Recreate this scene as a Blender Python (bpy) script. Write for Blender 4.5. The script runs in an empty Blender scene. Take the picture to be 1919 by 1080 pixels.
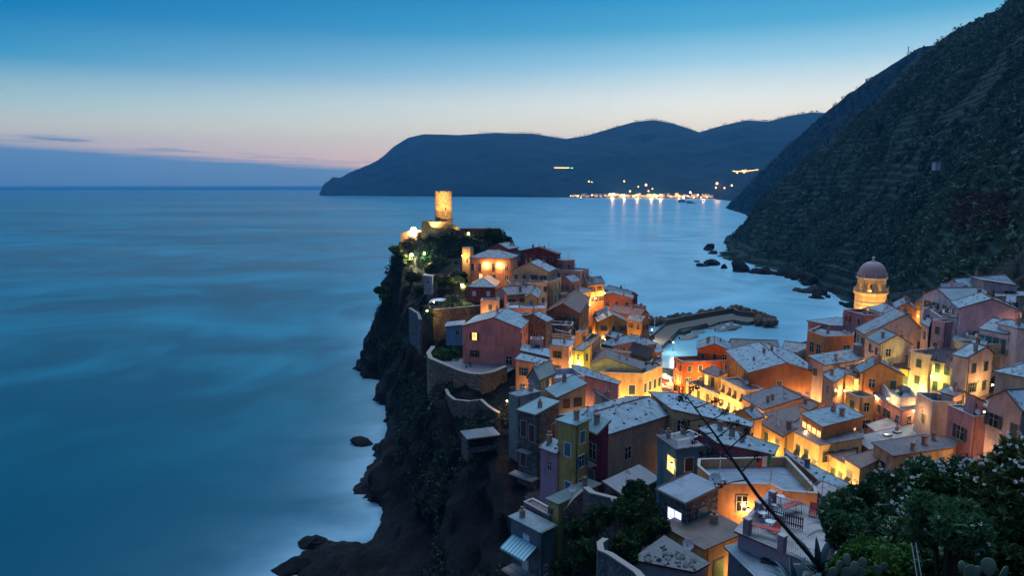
import bpy, math, random
import numpy as np
from mathutils import Vector, Matrix
random.seed(7)
S = bpy.context.scene
COL = S.collection
# ------------------------------------------------------------------ camera
K = 1.15                      # world scale
H = 62.0 * K                  # eye height above the sea
F = 1279.0
PITCH = math.atan(193 / F)
CP, SP = math.cos(PITCH), math.sin(PITCH)
cam_d = bpy.data.cameras.new('camera')
cam_d.lens = F / 1919 * 36; cam_d.sensor_width = 36
cam_d.clip_start = 0.1; cam_d.clip_end = 80000
cam = bpy.data.objects.new('camera', cam_d); COL.objects.link(cam)
cam.location = (0, 0, H); cam.rotation_euler = (math.pi / 2 - PITCH, 0, 0)
S.camera = cam
S.view_settings.view_transform = 'Standard'; S.view_settings.look = 'None'
S.view_settings.exposure = 0.0; S.view_settings.gamma = 1.0
S.render.engine = 'CYCLES'
cy = S.cycles
cy.use_denoising = True
try: cy.denoiser = 'OPENIMAGEDENOISE'
except Exception: pass
cy.max_bounces = 5; cy.diffuse_bounces = 3; cy.glossy_bounces = 2; cy.transmission_bounces = 2; cy.transparent_max_bounces = 6
cy.volume_bounces = 0; cy.sample_clamp_indirect = 4.0; cy.sample_clamp_direct = 0.0
cy.volume_max_steps = 64
cy.caustics_reflective = False; cy.caustics_refractive = False

# ------------------------------------------------------------------ world: dusk sky
def srgb(r, g, b):
    f = lambda c: ((c / 255 + 0.055) / 1.055) ** 2.4 if c > 10 else c / 255 / 12.92
    return (f(r), f(g), f(b), 1.0)
world = bpy.data.worlds.new('World'); S.world = world; world.use_nodes = True
wt = world.node_tree; wn = wt.nodes; wl = wt.links; wn.clear()
def N(t, typ, **kw):
    n = t.nodes.new(typ)
    for k, v in kw.items():
        if k == 'ins':
            for i, x in v.items(): n.inputs[i].default_value = x
        else: setattr(n, k, v)
    return n
def M_(t, op, a, b=None, c=None, clamp=False):
    n = t.nodes.new('ShaderNodeMath'); n.operation = op; n.use_clamp = clamp
    for i, x in enumerate((a, b, c)):
        if x is None: continue
        if isinstance(x, (int, float)): n.inputs[i].default_value = x
        else: t.links.new(x, n.inputs[i])
    return n.outputs[0]
def ramp(t, fac, stops, interp='LINEAR'):
    n = t.nodes.new('ShaderNodeValToRGB'); cr = n.color_ramp; cr.interpolation = interp
    while len(cr.elements) < len(stops): cr.elements.new(0.5)
    for e, (p, c) in zip(cr.elements, stops):
        e.position = p; e.color = c
    if fac is not None: t.links.new(fac, n.inputs[0])
    return n.outputs[0]
def mixc(t, fac, a, b, blend='MIX'):
    n = t.nodes.new('ShaderNodeMix'); n.data_type = 'RGBA'; n.blend_type = blend
    for i, x in ((0, fac), (6, a), (7, b)):
        if isinstance(x, (int, float)): n.inputs[i].default_value = x
        elif isinstance(x, tuple): n.inputs[i].default_value = x
        else: t.links.new(x, n.inputs[i])
    return n.outputs[2]
tc = N(wt, 'ShaderNodeTexCoord'); sep = N(wt, 'ShaderNodeSeparateXYZ'); wl.new(tc.outputs['Generated'], sep.inputs[0])
X_, Y_, Z_ = sep.outputs
elev = M_(wt, 'MULTIPLY', M_(wt, 'ARCSINE', Z_), 180 / math.pi)
azim = M_(wt, 'MULTIPLY', M_(wt, 'ARCTAN2', X_, Y_), 180 / math.pi)     # 0 ahead, + to the right
ef = M_(wt, 'DIVIDE', elev, 90.0, clamp=True)
e_ = lambda d: max(0.0, min(1.0, d / 90))
def SK(stops, dark=1.0):
    o = []
    for p_, c in stops:
        e = p_ * 90; f = [float(np.interp(e, [0, 3, 5, 6.7, 8.5, 10, 12, 90], v)) for v in ([2.1, 2.15, 2.0, 1.75, 1.25, .95, .62, .5], [1.5, 1.6, 1.6, 1.45, 1.15, 1.0, .87, .86], [1.05, 1.12, 1.15, 1.14, 1.05, 1.0, .9, .88])]
        o.append((p_, (c[0] * f[0] / 2.4, c[1] * f[1] / 2.4, c[2] * f[2] / 2.4, 1)))
    return o
left = ramp(wt, ef, SK([(0, srgb(150, 150, 160)), (e_(2.2), srgb(182, 177, 174)), (e_(3.6), srgb(186, 198, 186)), (e_(5.5), srgb(146, 184, 196)),
                     (e_(8.5), srgb(60, 147, 187)), (e_(11.5), srgb(18, 126, 178)), (e_(15), srgb(0, 112, 168)), (e_(26), srgb(0, 98, 152)), (1, srgb(14, 84, 130))]))
right = ramp(wt, ef, SK([(0, srgb(236, 196, 160)), (e_(2.0), srgb(226, 208, 188)), (e_(4.2), srgb(222, 226, 208)), (e_(6.5), srgb(208, 224, 228)),
                      (e_(9.5), srgb(168, 212, 228)), (e_(12), srgb(112, 184, 215)), (e_(15), srgb(56, 152, 202)), (e_(26), srgb(24, 120, 176)), (1, srgb(24, 96, 142))]))
# azimuth weight: 0 at the left edge, 1 from right of centre, falling again behind the camera
az_w = M_(wt, 'MULTIPLY_ADD', azim, 1 / 52, 37 / 52, clamp=True)
back = M_(wt, 'MULTIPLY_ADD', Y_, -2.0, 0.25, clamp=True)
az_b = M_(wt, 'MULTIPLY_ADD', M_(wt, 'ABSOLUTE', M_(wt, 'SUBTRACT', azim, 22)), -1 / 90, 150 / 90, clamp=True)
az_w = M_(wt, 'MULTIPLY', az_w, az_b)
sky = mixc(wt, az_w, left, right)
# low bank of cloud over the sea on the left, with thin streaks along its top
cv = N(wt, 'ShaderNodeCombineXYZ'); wl.new(M_(wt, 'MULTIPLY', azim, 0.10), cv.inputs[0]); wl.new(M_(wt, 'MULTIPLY_ADD', azim, 0.05, M_(wt, 'MULTIPLY', elev, 2.6)), cv.inputs[1])
nz = N(wt, 'ShaderNodeTexNoise', ins={2: 1.6, 3: 4.0, 4: 0.55}); wl.new(cv.outputs[0], nz.inputs[0])
bank_top = M_(wt, 'MULTIPLY_ADD', azim, -0.058, 0.92)
wob = M_(wt, 'MULTIPLY', M_(wt, 'SUBTRACT', nz.outputs[0], 0.5), 0.8)
bank = M_(wt, 'MULTIPLY', M_(wt, 'SUBTRACT', M_(wt, 'ADD', bank_top, wob), elev), 1.7, clamp=True)
bank = M_(wt, 'MULTIPLY', bank, M_(wt, 'MULTIPLY_ADD', azim, -1 / 12, 0.4, clamp=True))
streak = M_(wt, 'MULTIPLY', M_(wt, 'SUBTRACT', nz.outputs[0], 0.50), 9.0, clamp=True)
band = M_(wt, 'SUBTRACT', 1.0, M_(wt, 'MULTIPLY', M_(wt, 'ABSOLUTE', M_(wt, 'SUBTRACT', elev, M_(wt, 'ADD', bank_top, 0.28))), 2.6), clamp=True)
streak = M_(wt, 'MULTIPLY', M_(wt, 'MULTIPLY', streak, band), M_(wt, 'MULTIPLY_ADD', azim, -1 / 8, -0.9, clamp=True))
h_ = lambda c, r, g, b: (c[0] * r / 2.4, c[1] * g / 2.4, c[2] * b / 2.4, 1)
bankcol = ramp(wt, ef, [(0, h_(srgb(76, 126, 166), 1.9, 1.3, .97)), (e_(2.0), h_(srgb(92, 140, 176), 1.7, 1.35, 1.03)), (e_(4), h_(srgb(108, 150, 180), 1.7, 1.35, 1.03))])
sky = mixc(wt, M_(wt, 'MULTIPLY', bank, 0.93), sky, bankcol)
sky = mixc(wt, M_(wt, 'MULTIPLY', streak, 0.75), sky, h_(srgb(92, 130, 166), 1.8, 1.4, 1.05))
below = M_(wt, 'MULTIPLY', elev, -6.0, clamp=True)
sky = mixc(wt, below, sky, h_(srgb(40, 90, 120), 1, 1, 1))
sky = mixc(wt, M_(wt, 'MULTIPLY', back, 0.85), sky, ramp(wt, ef, [(p_, h_(c, 1.75, 1.75, 1.7)) for p_, c in [(0, srgb(70, 90, 120)), (e_(8), srgb(128, 104, 132)), (e_(20), srgb(110, 108, 144)), (e_(45), srgb(50, 100, 150)), (1, srgb(24, 92, 138))]]))
bg = N(wt, 'ShaderNodeBackground'); wl.new(sky, bg.inputs[0]); bg.inputs[1].default_value = 1.18 * 2.4
wo = N(wt, 'ShaderNodeOutputWorld'); wl.new(bg.outputs[0], wo.inputs[0])

# the afterglow: one very soft sun, high over the sea beyond the village
sun_d = bpy.data.lights.new('sun', 'SUN'); sun_d.energy = 2.6; sun_d.angle = math.radians(50); sun_d.color = (0.66, 0.83, 1.0)
sun = bpy.data.objects.new('sun', sun_d); COL.objects.link(sun)
sun.rotation_euler = Vector((0.10, 0.40, 0.91)).to_track_quat('Z', 'Y').to_euler()

# ------------------------------------------------------------------ projection helpers (pixels of the 1919x1080 photograph, depth in metres before K)
def ray(px, py):
    xr, yr = (px - 959.5) / F, (540 - py) / F
    return (xr, CP + yr * SP, -SP + yr * CP)
def W(px, py, d):
    x, y, z = ray(px, py); t = d * K / y
    return Vector((x * t, d * K, H + z * t))
def Wz(px, py, z=0.0):
    x, y, zz = ray(px, py); t = (z - H) / zz
    return Vector((x * t, y * t, z))
ZM = {0: (1200, 560, 6.854), 1: (680, 340, 3.857), 2: (860, 440, 4.153), 3: (780, 580, 3.857), 4: (1000, 600, 4.154), 5: (1220, 600, 4.153),
      6: (1500, 460, 4.153), 7: (1500, 640, 3.857), 8: (920, 740, 3.178), 9: (1180, 800, 3.857), 10: (1540, 780, 3.6), 11: (520, 580, 2.161), 12: (1020, 290, 4.17)}
def zp(z, p):
    if p is None: return None
    ox, oy, s = ZM[z]
    if isinstance(p, (int, float)): return ox + p / s
    return (ox + p[0] / s, oy + p[1] / s)

# ------------------------------------------------------------------ numpy noise
def _h(ix, iy, iz, seed):
    n = (ix * 374761393 + iy * 668265263 + iz * 2147483647 + seed * 1274126177) & 0xffffffff
    n = ((n ^ (n >> 13)) * 1274126177) & 0xffffffff
    n = (n ^ (n >> 16)) & 0xffffffff
    return (n % 100003) / 100003.0
def vnoise(P, seed=0):
    P = np.asarray(P, dtype=np.float64); i = np.floor(P).astype(np.int64); f = P - i; f = f * f * (3 - 2 * f)
    r = 0
    for dx in (0, 1):
        for dy in (0, 1):
            for dz in (0, 1):
                w = (f[:, 0] if dx else 1 - f[:, 0]) * (f[:, 1] if dy else 1 - f[:, 1]) * (f[:, 2] if dz else 1 - f[:, 2])
                r = r + w * _h(i[:, 0] + dx, i[:, 1] + dy, i[:, 2] + dz, seed)
    return r * 2 - 1
def fbm(P, seed=0, o=4, ridge=False):
    s = 0; a = 1.0; t = 0; P = np.asarray(P, dtype=np.float64)
    for k in range(o):
        n = vnoise(P * (2.03 ** k), seed + k * 17)
        if ridge: n = 1 - 2 * np.abs(n)
        s = s + a * n; t += a; a *= 0.5
    return s / t

# ------------------------------------------------------------------ object helpers
def tag(o, label=None, cat=None, group=None, kind=None):
    if label: o['label'] = label
    if cat: o['category'] = cat
    if group: o['group'] = group
    if kind: o['kind'] = kind
    return o
def empty(name, loc, rz=0.0, parent=None):
    o = bpy.data.objects.new(name, None); COL.objects.link(o); o.empty_display_size = 0.5
    o.location = loc; o.rotation_euler = (0, 0, rz)
    if parent: o.parent = parent
    return o
def link(name, mesh, parent=None, loc=None, rot=None, scale=None):
    o = bpy.data.objects.new(name, mesh); COL.objects.link(o)
    if parent: o.parent = parent
    if loc is not None: o.location = loc
    if rot is not None: o.rotation_euler = rot
    if scale is not None: o.scale = scale
    return o
def copy_tree(o, parent=None):
    c = o.copy(); COL.objects.link(c)
    if parent: c.parent = parent
    for ch in [x for x in KIDS.get(o.name, [])]: copy_tree(ch, c)
    return c
KIDS = {}
class MB:
    def __init__(s): s.v = []; s.f = []; s.m = []; s.uv = []
    def face(s, pts, m=0, uv=None):
        n = len(s.v); s.v += [tuple(p) for p in pts]; s.f.append(tuple(range(n, n + len(pts)))); s.m.append(m)
        s.uv.append(uv if uv else [(0, 0)] * len(pts))
    def box(s, c, d, m=0, R=None, taper=1.0):
        hx, hy, hz = d[0] / 2, d[1] / 2, d[2] / 2
        P = [Vector((sx * hx * (taper if sz > 0 else 1), sy * hy * (taper if sz > 0 else 1), sz * hz)) for sx in (-1, 1) for sy in (-1, 1) for sz in (-1, 1)]
        if R is not None: P = [R @ p for p in P]
        P = [p + Vector(c) for p in P]
        for q in ((0, 1, 3, 2), (4, 6, 7, 5), (0, 4, 5, 1), (2, 3, 7, 6), (0, 2, 6, 4), (1, 5, 7, 3)):
            s.face([P[i] for i in q], m, [(0, 0), (d[0], 0), (d[0], d[2]), (0, d[2])])
    def tube(s, pts, r, n=6, m=0, cap=True):
        pts = [Vector(p) for p in pts]; rs = r if isinstance(r, (list, tuple)) else [r] * len(pts)
        rings = []
        for i, p in enumerate(pts):
            d = (pts[min(i + 1, len(pts) - 1)] - pts[max(i - 1, 0)]).normalized()
            a = d.cross(Vector((0, 0, 1)) if abs(d.z) < 0.95 else Vector((1, 0, 0))).normalized(); b = d.cross(a)
            rings.append([p + (a * math.cos(2 * math.pi * k / n) + b * math.sin(2 * math.pi * k / n)) * rs[i] for k in range(n)])
        for i in range(len(rings) - 1):
            for k in range(n):
                s.face([rings[i][k], rings[i][(k + 1) % n], rings[i + 1][(k + 1) % n], rings[i + 1][k]], m)
        if cap:
            s.face(rings[0][::-1], m); s.face(rings[-1], m)
    def lathe(s, prof, n=24, m=0, c=(0, 0, 0), a0=0.0):
        for i in range(len(prof) - 1):
            (r0, z0), (r1, z1) = prof[i], prof[i + 1]
            for k in range(n):
                t0, t1 = a0 + 2 * math.pi * k / n, a0 + 2 * math.pi * (k + 1) / n
                q = [(r0, z0, t0), (r0, z0, t1), (r1, z1, t1), (r1, z1, t0)]
                P = [(c[0] + r * math.cos(t), c[1] + r * math.sin(t), c[2] + z) for r, z, t in q]
                if r0 < 1e-6: P = P[1:]
                elif r1 < 1e-6: P = P[:3]
                s.face(P, m, [(k, z0), (k + 1, z0), (k + 1, z1), (k, z1)][:len(P)])
    def mesh(s, name, mats):
        me = bpy.data.meshes.new(name); me.from_pydata(s.v, [], s.f)
        for m in (mats if isinstance(mats, (list, tuple)) else [mats]): me.materials.append(m)
        me.polygons.foreach_set('material_index', s.m)
        uv = me.uv_layers.new(name='UVMap'); uv.data.foreach_set('uv', [c for f in s.uv for p in f for c in p])
        me.update(); return me
    def build(s, name, mats, parent=None, smooth=False, loc=None, rot=None):
        me = s.mesh(name, mats)
        if smooth:
            weld(me); me.polygons.foreach_set('use_smooth', [True] * len(me.polygons))
        return link(name, me, parent, loc, rot)
def weld(me, d=1e-4):
    import bmesh
    b = bmesh.new(); b.from_mesh(me); bmesh.ops.remove_doubles(b, verts=b.verts, dist=d); b.to_mesh(me); b.free()
def np_mesh(name, V, Fc, mats, smooth=False, fattr=None, vattr=None):
    me = bpy.data.meshes.new(name); V = np.asarray(V, dtype=np.float32); Fc = np.asarray(Fc, dtype=np.int32)
    nf, k = Fc.shape
    me.vertices.add(len(V)); me.vertices.foreach_set('co', V.ravel())
    me.loops.add(nf * k); me.loops.foreach_set('vertex_index', Fc.ravel())
    me.polygons.add(nf); me.polygons.foreach_set('loop_start', np.arange(nf, dtype=np.int32) * k); me.polygons.foreach_set('loop_total', np.full(nf, k, dtype=np.int32))
    for m in (mats if isinstance(mats, (list, tuple)) else [mats]): me.materials.append(m)
    if fattr is not None:
        a = me.attributes.new('var', 'FLOAT', 'FACE'); a.data.foreach_set('value', np.asarray(fattr, dtype=np.float32))
    if vattr is not None:
        a = me.attributes.new('vv', 'FLOAT', 'POINT'); a.data.foreach_set('value', np.asarray(vattr, dtype=np.float32))
    me.update(calc_edges=True); me.validate()
    if smooth: me.polygons.foreach_set('use_smooth', [True] * nf)
    return me

# ------------------------------------------------------------------ materials
MC = {}
def newmat(name):
    m = bpy.data.materials.new(name); m.use_nodes = True; t = m.node_tree
    p = t.nodes['Principled BSDF']; return m, t, p
def cc(c, k=1.0): return (min(1, c[0] * k), min(1, c[1] * k), min(1, c[2] * k), 1.0)
def pos(t): return t.nodes.new('ShaderNodeNewGeometry').outputs['Position']
def mapn(t, vec, sc):
    n = t.nodes.new('ShaderNodeMapping'); t.links.new(vec, n.inputs[0]); n.inputs[3].default_value = sc; return n.outputs[0]
def noise_(t, vec, sc, det=3.0, rough=0.55):
    n = t.nodes.new('ShaderNodeTexNoise'); t.links.new(vec, n.inputs[0]); n.inputs[2].default_value = sc; n.inputs[3].default_value = det; n.inputs[4].default_value = rough; return n.outputs[0]
def bump(t, p, h, st, dist):
    b = t.nodes.new('ShaderNodeBump'); b.inputs[0].default_value = st; b.inputs[1].default_value = dist; t.links.new(h, b.inputs['Height']); t.links.new(b.outputs[0], p.inputs['Normal'])
def plaster(c, stain=0.35):
    key = ('pl', c, stain)
    if key in MC: return MC[key]
    m, t, p = newmat('plaster'); P = pos(t)
    big = noise_(t, P, 0.22, 5, 0.6); streak = noise_(t, mapn(t, P, (0.9, 0.9, 0.22)), 1.0, 5, 0.65); fine = noise_(t, P, 5.0, 3)
    col = mixc(t, M_(t, 'MULTIPLY', M_(t, 'SUBTRACT', streak, 0.47), 4.0, clamp=True), cc(c, 1.12), cc(c, 1 - stain * 1.25))
    col = mixc(t, M_(t, 'MULTIPLY', M_(t, 'SUBTRACT', big, 0.52), 5.0, clamp=True), col, (c[0] * .62 + .03, c[1] * .66 + .03, c[2] * .72 + .03, 1))
    pt = noise_(t, mapn(t, P, (1, 1, 0.7)), 0.55, 6, 0.72)
    col = mixc(t, M_(t, 'MULTIPLY', M_(t, 'SUBTRACT', pt, 0.57), 9.0, clamp=True), col, (c[0] * .45 + .05, c[1] * .45 + .05, c[2] * .5 + .05, 1))
    col = mixc(t, M_(t, 'MULTIPLY', fine, 0.3), col, cc(c, 0.55))
    t.links.new(col, p.inputs['Base Color']); p.inputs['Roughness'].default_value = 0.9; p.inputs['Specular IOR Level'].default_value = 0.2
    bump(t, p, M_(t, 'ADD', fine, big), 0.25, 0.04)
    MC[key] = m; return m
def stone(c, sc=2.2, name='rubble_stone'):
    key = ('st', c, sc)
    if key in MC: return MC[key]
    m, t, p = newmat(name); P = mapn(t, pos(t), (1, 1, 1.7))
    v = N(t, 'ShaderNodeTexVoronoi', ins={2: sc}); t.links.new(P, v.inputs[0])
    e = N(t, 'ShaderNodeTexVoronoi', feature='DISTANCE_TO_EDGE', ins={2: sc}); t.links.new(P, e.inputs[0])
    sx = N(t, 'ShaderNodeSeparateXYZ'); t.links.new(v.outputs['Color'], sx.inputs[0])
    col = ramp(t, sx.outputs[0], [(0, cc(c, 0.4)), (0.45, cc(c, 0.85)), (0.8, cc(c, 1.25)), (1, cc(c, 1.7))])
    big = noise_(t, pos(t), 0.3, 4)
    col = mixc(t, M_(t, 'MULTIPLY', M_(t, 'SUBTRACT', big, 0.45), 3, clamp=True), col, cc(c, 0.5))
    ed = M_(t, 'MULTIPLY', e.outputs[0], 9.0, clamp=True)
    col = mixc(t, ed, cc(c, 0.3), col)
    t.links.new(col, p.inputs['Base Color']); p.inputs['Roughness'].default_value = 0.95
    bump(t, p, ed, 0.8, 0.12); MC[key] = m; return m
def slate(c, kind='slab'):
    key = ('sl', c, kind)
    if key in MC: return MC[key]
    m, t, p = newmat('roof_' + kind)
    uv = t.nodes.new('ShaderNodeUVMap').outputs[0]; P = pos(t)
    br = N(t, 'ShaderNodeTexBrick'); t.links.new(uv, br.inputs[0])
    br.inputs['Color1'].default_value = cc(c, 1.06); br.inputs['Color2'].default_value = cc(c, 0.82); br.inputs['Mortar'].default_value = cc(c, 0.28)
    br.inputs['Scale'].default_value = 1.0; br.inputs['Mortar Size'].default_value = 0.035; br.inputs['Mortar Smooth'].default_value = 0.3
    if kind == 'slab': br.inputs['Brick Width'].default_value = 0.58; br.inputs['Row Height'].default_value = 1.15; br.inputs['Mortar'].default_value = cc(c, 1.3); br.inputs['Mortar Size'].default_value = 0.045  # pale joints put the light caught by slab edges into the colour
    elif kind == 'tile': br.inputs['Brick Width'].default_value = 0.34; br.inputs['Row Height'].default_value = 0.5
    elif kind == 'strip': br.inputs['Brick Width'].default_value = 0.42; br.inputs['Row Height'].default_value = 40.0; br.offset = 0.0; br.inputs['Mortar Size'].default_value = 0.05
    else: br.inputs['Brick Width'].default_value = 3.1; br.inputs['Row Height'].default_value = 2.3; br.inputs['Mortar Size'].default_value = 0.015
    big = noise_(t, P, 0.5, 5, 0.65); fine = noise_(t, P, 3.2, 4, 0.7)
    col = mixc(t, M_(t, 'MULTIPLY', M_(t, 'SUBTRACT', big, 0.47), 5.0, clamp=True), br.outputs[0], cc(c, 0.62))
    col = mixc(t, M_(t, 'MULTIPLY', M_(t, 'SUBTRACT', fine, 0.54), 3, clamp=True), col, (c[0] * .72, c[1] * .66, c[2] * .62, 1))
    vo = N(t, 'ShaderNodeTexVoronoi', ins={2: 2.4}); t.links.new(P, vo.inputs[0]); sx = N(t, 'ShaderNodeSeparateXYZ'); t.links.new(vo.outputs['Color'], sx.inputs[0])
    if kind in ('slab', 'tile'):
        col = mixc(t, M_(t, 'MULTIPLY', M_(t, 'SUBTRACT', 0.16, sx.outputs[1]), 12, clamp=True), col, cc(c, 0.4))
    t.links.new(col, p.inputs['Base Color']); p.inputs['Roughness'].default_value = 0.6
    hh = M_(t, 'ADD', M_(t, 'MULTIPLY', br.outputs['Fac'], -1.0), M_(t, 'MULTIPLY', fine, 0.5))
    bump(t, p, hh, 0.7, 0.08); MC[key] = m; return m
def plain(name, c, rough=0.7, metal=0.0, var=0.25, sc=2.0):
    key = ('pn', name, c)
    if key in MC: return MC[key]
    m, t, p = newmat(name); n = noise_(t, pos(t), sc, 4)
    t.links.new(mixc(t, n, cc(c, 1 + var), cc(c, 1 - var)), p.inputs['Base Color']); p.inputs['Roughness'].default_value = rough; p.inputs['Metallic'].default_value = metal
    MC[key] = m; return m
def glow(name, c, s):
    key = ('gl', name, c, s)
    if key in MC: return MC[key]
    m, t, p = newmat(name); n = noise_(t, pos(t), 1.3, 2)
    p.inputs['Base Color'].default_value = (.1, .1, .1, 1); p.inputs['Emission Color'].default_value = cc(c)
    t.links.new(M_(t, 'MULTIPLY_ADD', n, s, s * 0.5), p.inputs['Emission Strength'])
    if s <= 4: m.cycles.emission_sampling = 'NONE'
    MC[key] = m; return m
def leafmat(name, c0, c1, rough=0.6, trans=0.25, spec=0.08):
    key = ('lf', name)
    if key in MC: return MC[key]
    m, t, p = newmat(name); a = N(t, 'ShaderNodeAttribute', attribute_name='var')
    t.links.new(mixc(t, a.outputs['Fac'], cc(c0), cc(c1)), p.inputs['Base Color']); p.inputs['Roughness'].default_value = rough
    p.inputs['Specular IOR Level'].default_value = spec
    if trans:
        tr = N(t, 'ShaderNodeBsdfTranslucent'); t.links.new(mixc(t, a.outputs['Fac'], cc(c0), cc(c1)), tr.inputs[0])
        mx = N(t, 'ShaderNodeMixShader', ins={0: trans}); t.links.new(p.outputs[0], mx.inputs[1]); t.links.new(tr.outputs[0], mx.inputs[2]); t.links.new(mx.outputs[0], t.nodes['Material Output'].inputs[0])
    MC[key] = m; return m
def rockmat(name, c, green=0.0):
    key = ('rk', name)
    if key in MC: return MC[key]
    m, t, p = newmat(name); P = pos(t)
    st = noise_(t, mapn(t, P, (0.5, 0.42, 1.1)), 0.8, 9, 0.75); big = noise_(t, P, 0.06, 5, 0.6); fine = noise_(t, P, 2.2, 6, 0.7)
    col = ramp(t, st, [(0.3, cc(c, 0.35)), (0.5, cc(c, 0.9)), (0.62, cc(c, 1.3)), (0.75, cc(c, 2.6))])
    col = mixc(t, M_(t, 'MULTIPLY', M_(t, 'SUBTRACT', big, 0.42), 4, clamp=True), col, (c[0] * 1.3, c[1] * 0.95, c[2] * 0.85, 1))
    if green:
        g = M_(t, 'MULTIPLY', M_(t, 'SUBTRACT', noise_(t, P, 0.16, 6, 0.7), 1 - green), 8, clamp=True)
        nn = N(t, 'ShaderNodeSeparateXYZ'); t.links.new(t.nodes.new('ShaderNodeNewGeometry').outputs['Normal'], nn.inputs[0])
        col = mixc(t, g, col, mixc(t, fine, (0.003, 0.010, 0.007, 1), (0.010, 0.024, 0.013, 1)))
    t.links.new(col, p.inputs['Base Color']); p.inputs['Roughness'].default_value = 0.8; p.inputs['Specular IOR Level'].default_value = 0.06
    bump(t, p, M_(t, 'ADD', M_(t, 'MULTIPLY', st, 1.0), M_(t, 'MULTIPLY', fine, 0.45)), 1.0, 1.6); MC[key] = m; return m

PINK = (0.50, 0.20, 0.16); MAUVE = (0.56, 0.38, 0.40); PEACH = (0.55, 0.30, 0.18); YEL = (0.64, 0.44, 0.20); CREAM = (0.58, 0.41, 0.28)
OCHRE = (0.42, 0.24, 0.08); ORANGE = (0.52, 0.20, 0.08); BRICK = (0.30, 0.075, 0.05); MAROON = (0.20, 0.045, 0.055); WHITE = (0.70, 0.64, 0.62)
GREY = (0.26, 0.23, 0.21); TEAL = (0.10, 0.20, 0.24); DARKT = (0.10, 0.075, 0.06); REDOR = (0.55, 0.13, 0.04); GREEN = (0.33, 0.42, 0.24)
SL1 = (0.195, 0.27, 0.325); SL2 = (0.22, 0.26, 0.30); SL3 = (0.15, 0.13, 0.15); SLR = (0.22, 0.13, 0.12); SL0 = (0.235, 0.325, 0.39)
M_WOODG = plain('green_paint', (0.025, 0.06, 0.05), 0.6); M_WOODB = plain('brown_paint', (0.06, 0.035, 0.025), 0.7)
M_PANE = plain('window_glass', (0.012, 0.016, 0.02), 0.15); M_TRIM = plain('trim_stone', (0.42, 0.36, 0.32), 0.8); M_WTRIM = plain('white_trim', (0.6, 0.62, 0.64), 0.7)
M_METAL = plain('grey_metal', (0.35, 0.36, 0.38), 0.4, 0.7); M_DMETAL = plain('dark_metal', (0.05, 0.05, 0.055), 0.5, 0.5)
M_EDGE = plain('ridge_tile', (0.16, 0.075, 0.055), 0.8, sc=4); M_VENT = plain('vent_tile', (0.11, 0.06, 0.05), 0.85); M_CHIM = plaster((0.40, 0.25, 0.20)); M_DISH = plain('dish_paint', (0.55, 0.53, 0.53), 0.5)
M_LIT = glow('lit_room', (1.0, 0.50, 0.14), 2.2); M_LITB = glow('lit_room_cool', (0.55, 0.62, 1.0), 2.0); M_LITY = glow('lit_room_yellow', (1.0, 0.72, 0.18), 1.6)
M_BULB = glow('lamp_bulb', (1.0, 0.55, 0.2), 60.0); M_BULBY = glow('lamp_bulb_yellow', (1.0, 0.85, 0.35), 50.0)
M_TERR = slate((0.24, 0.27, 0.31), 'pane')
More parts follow.
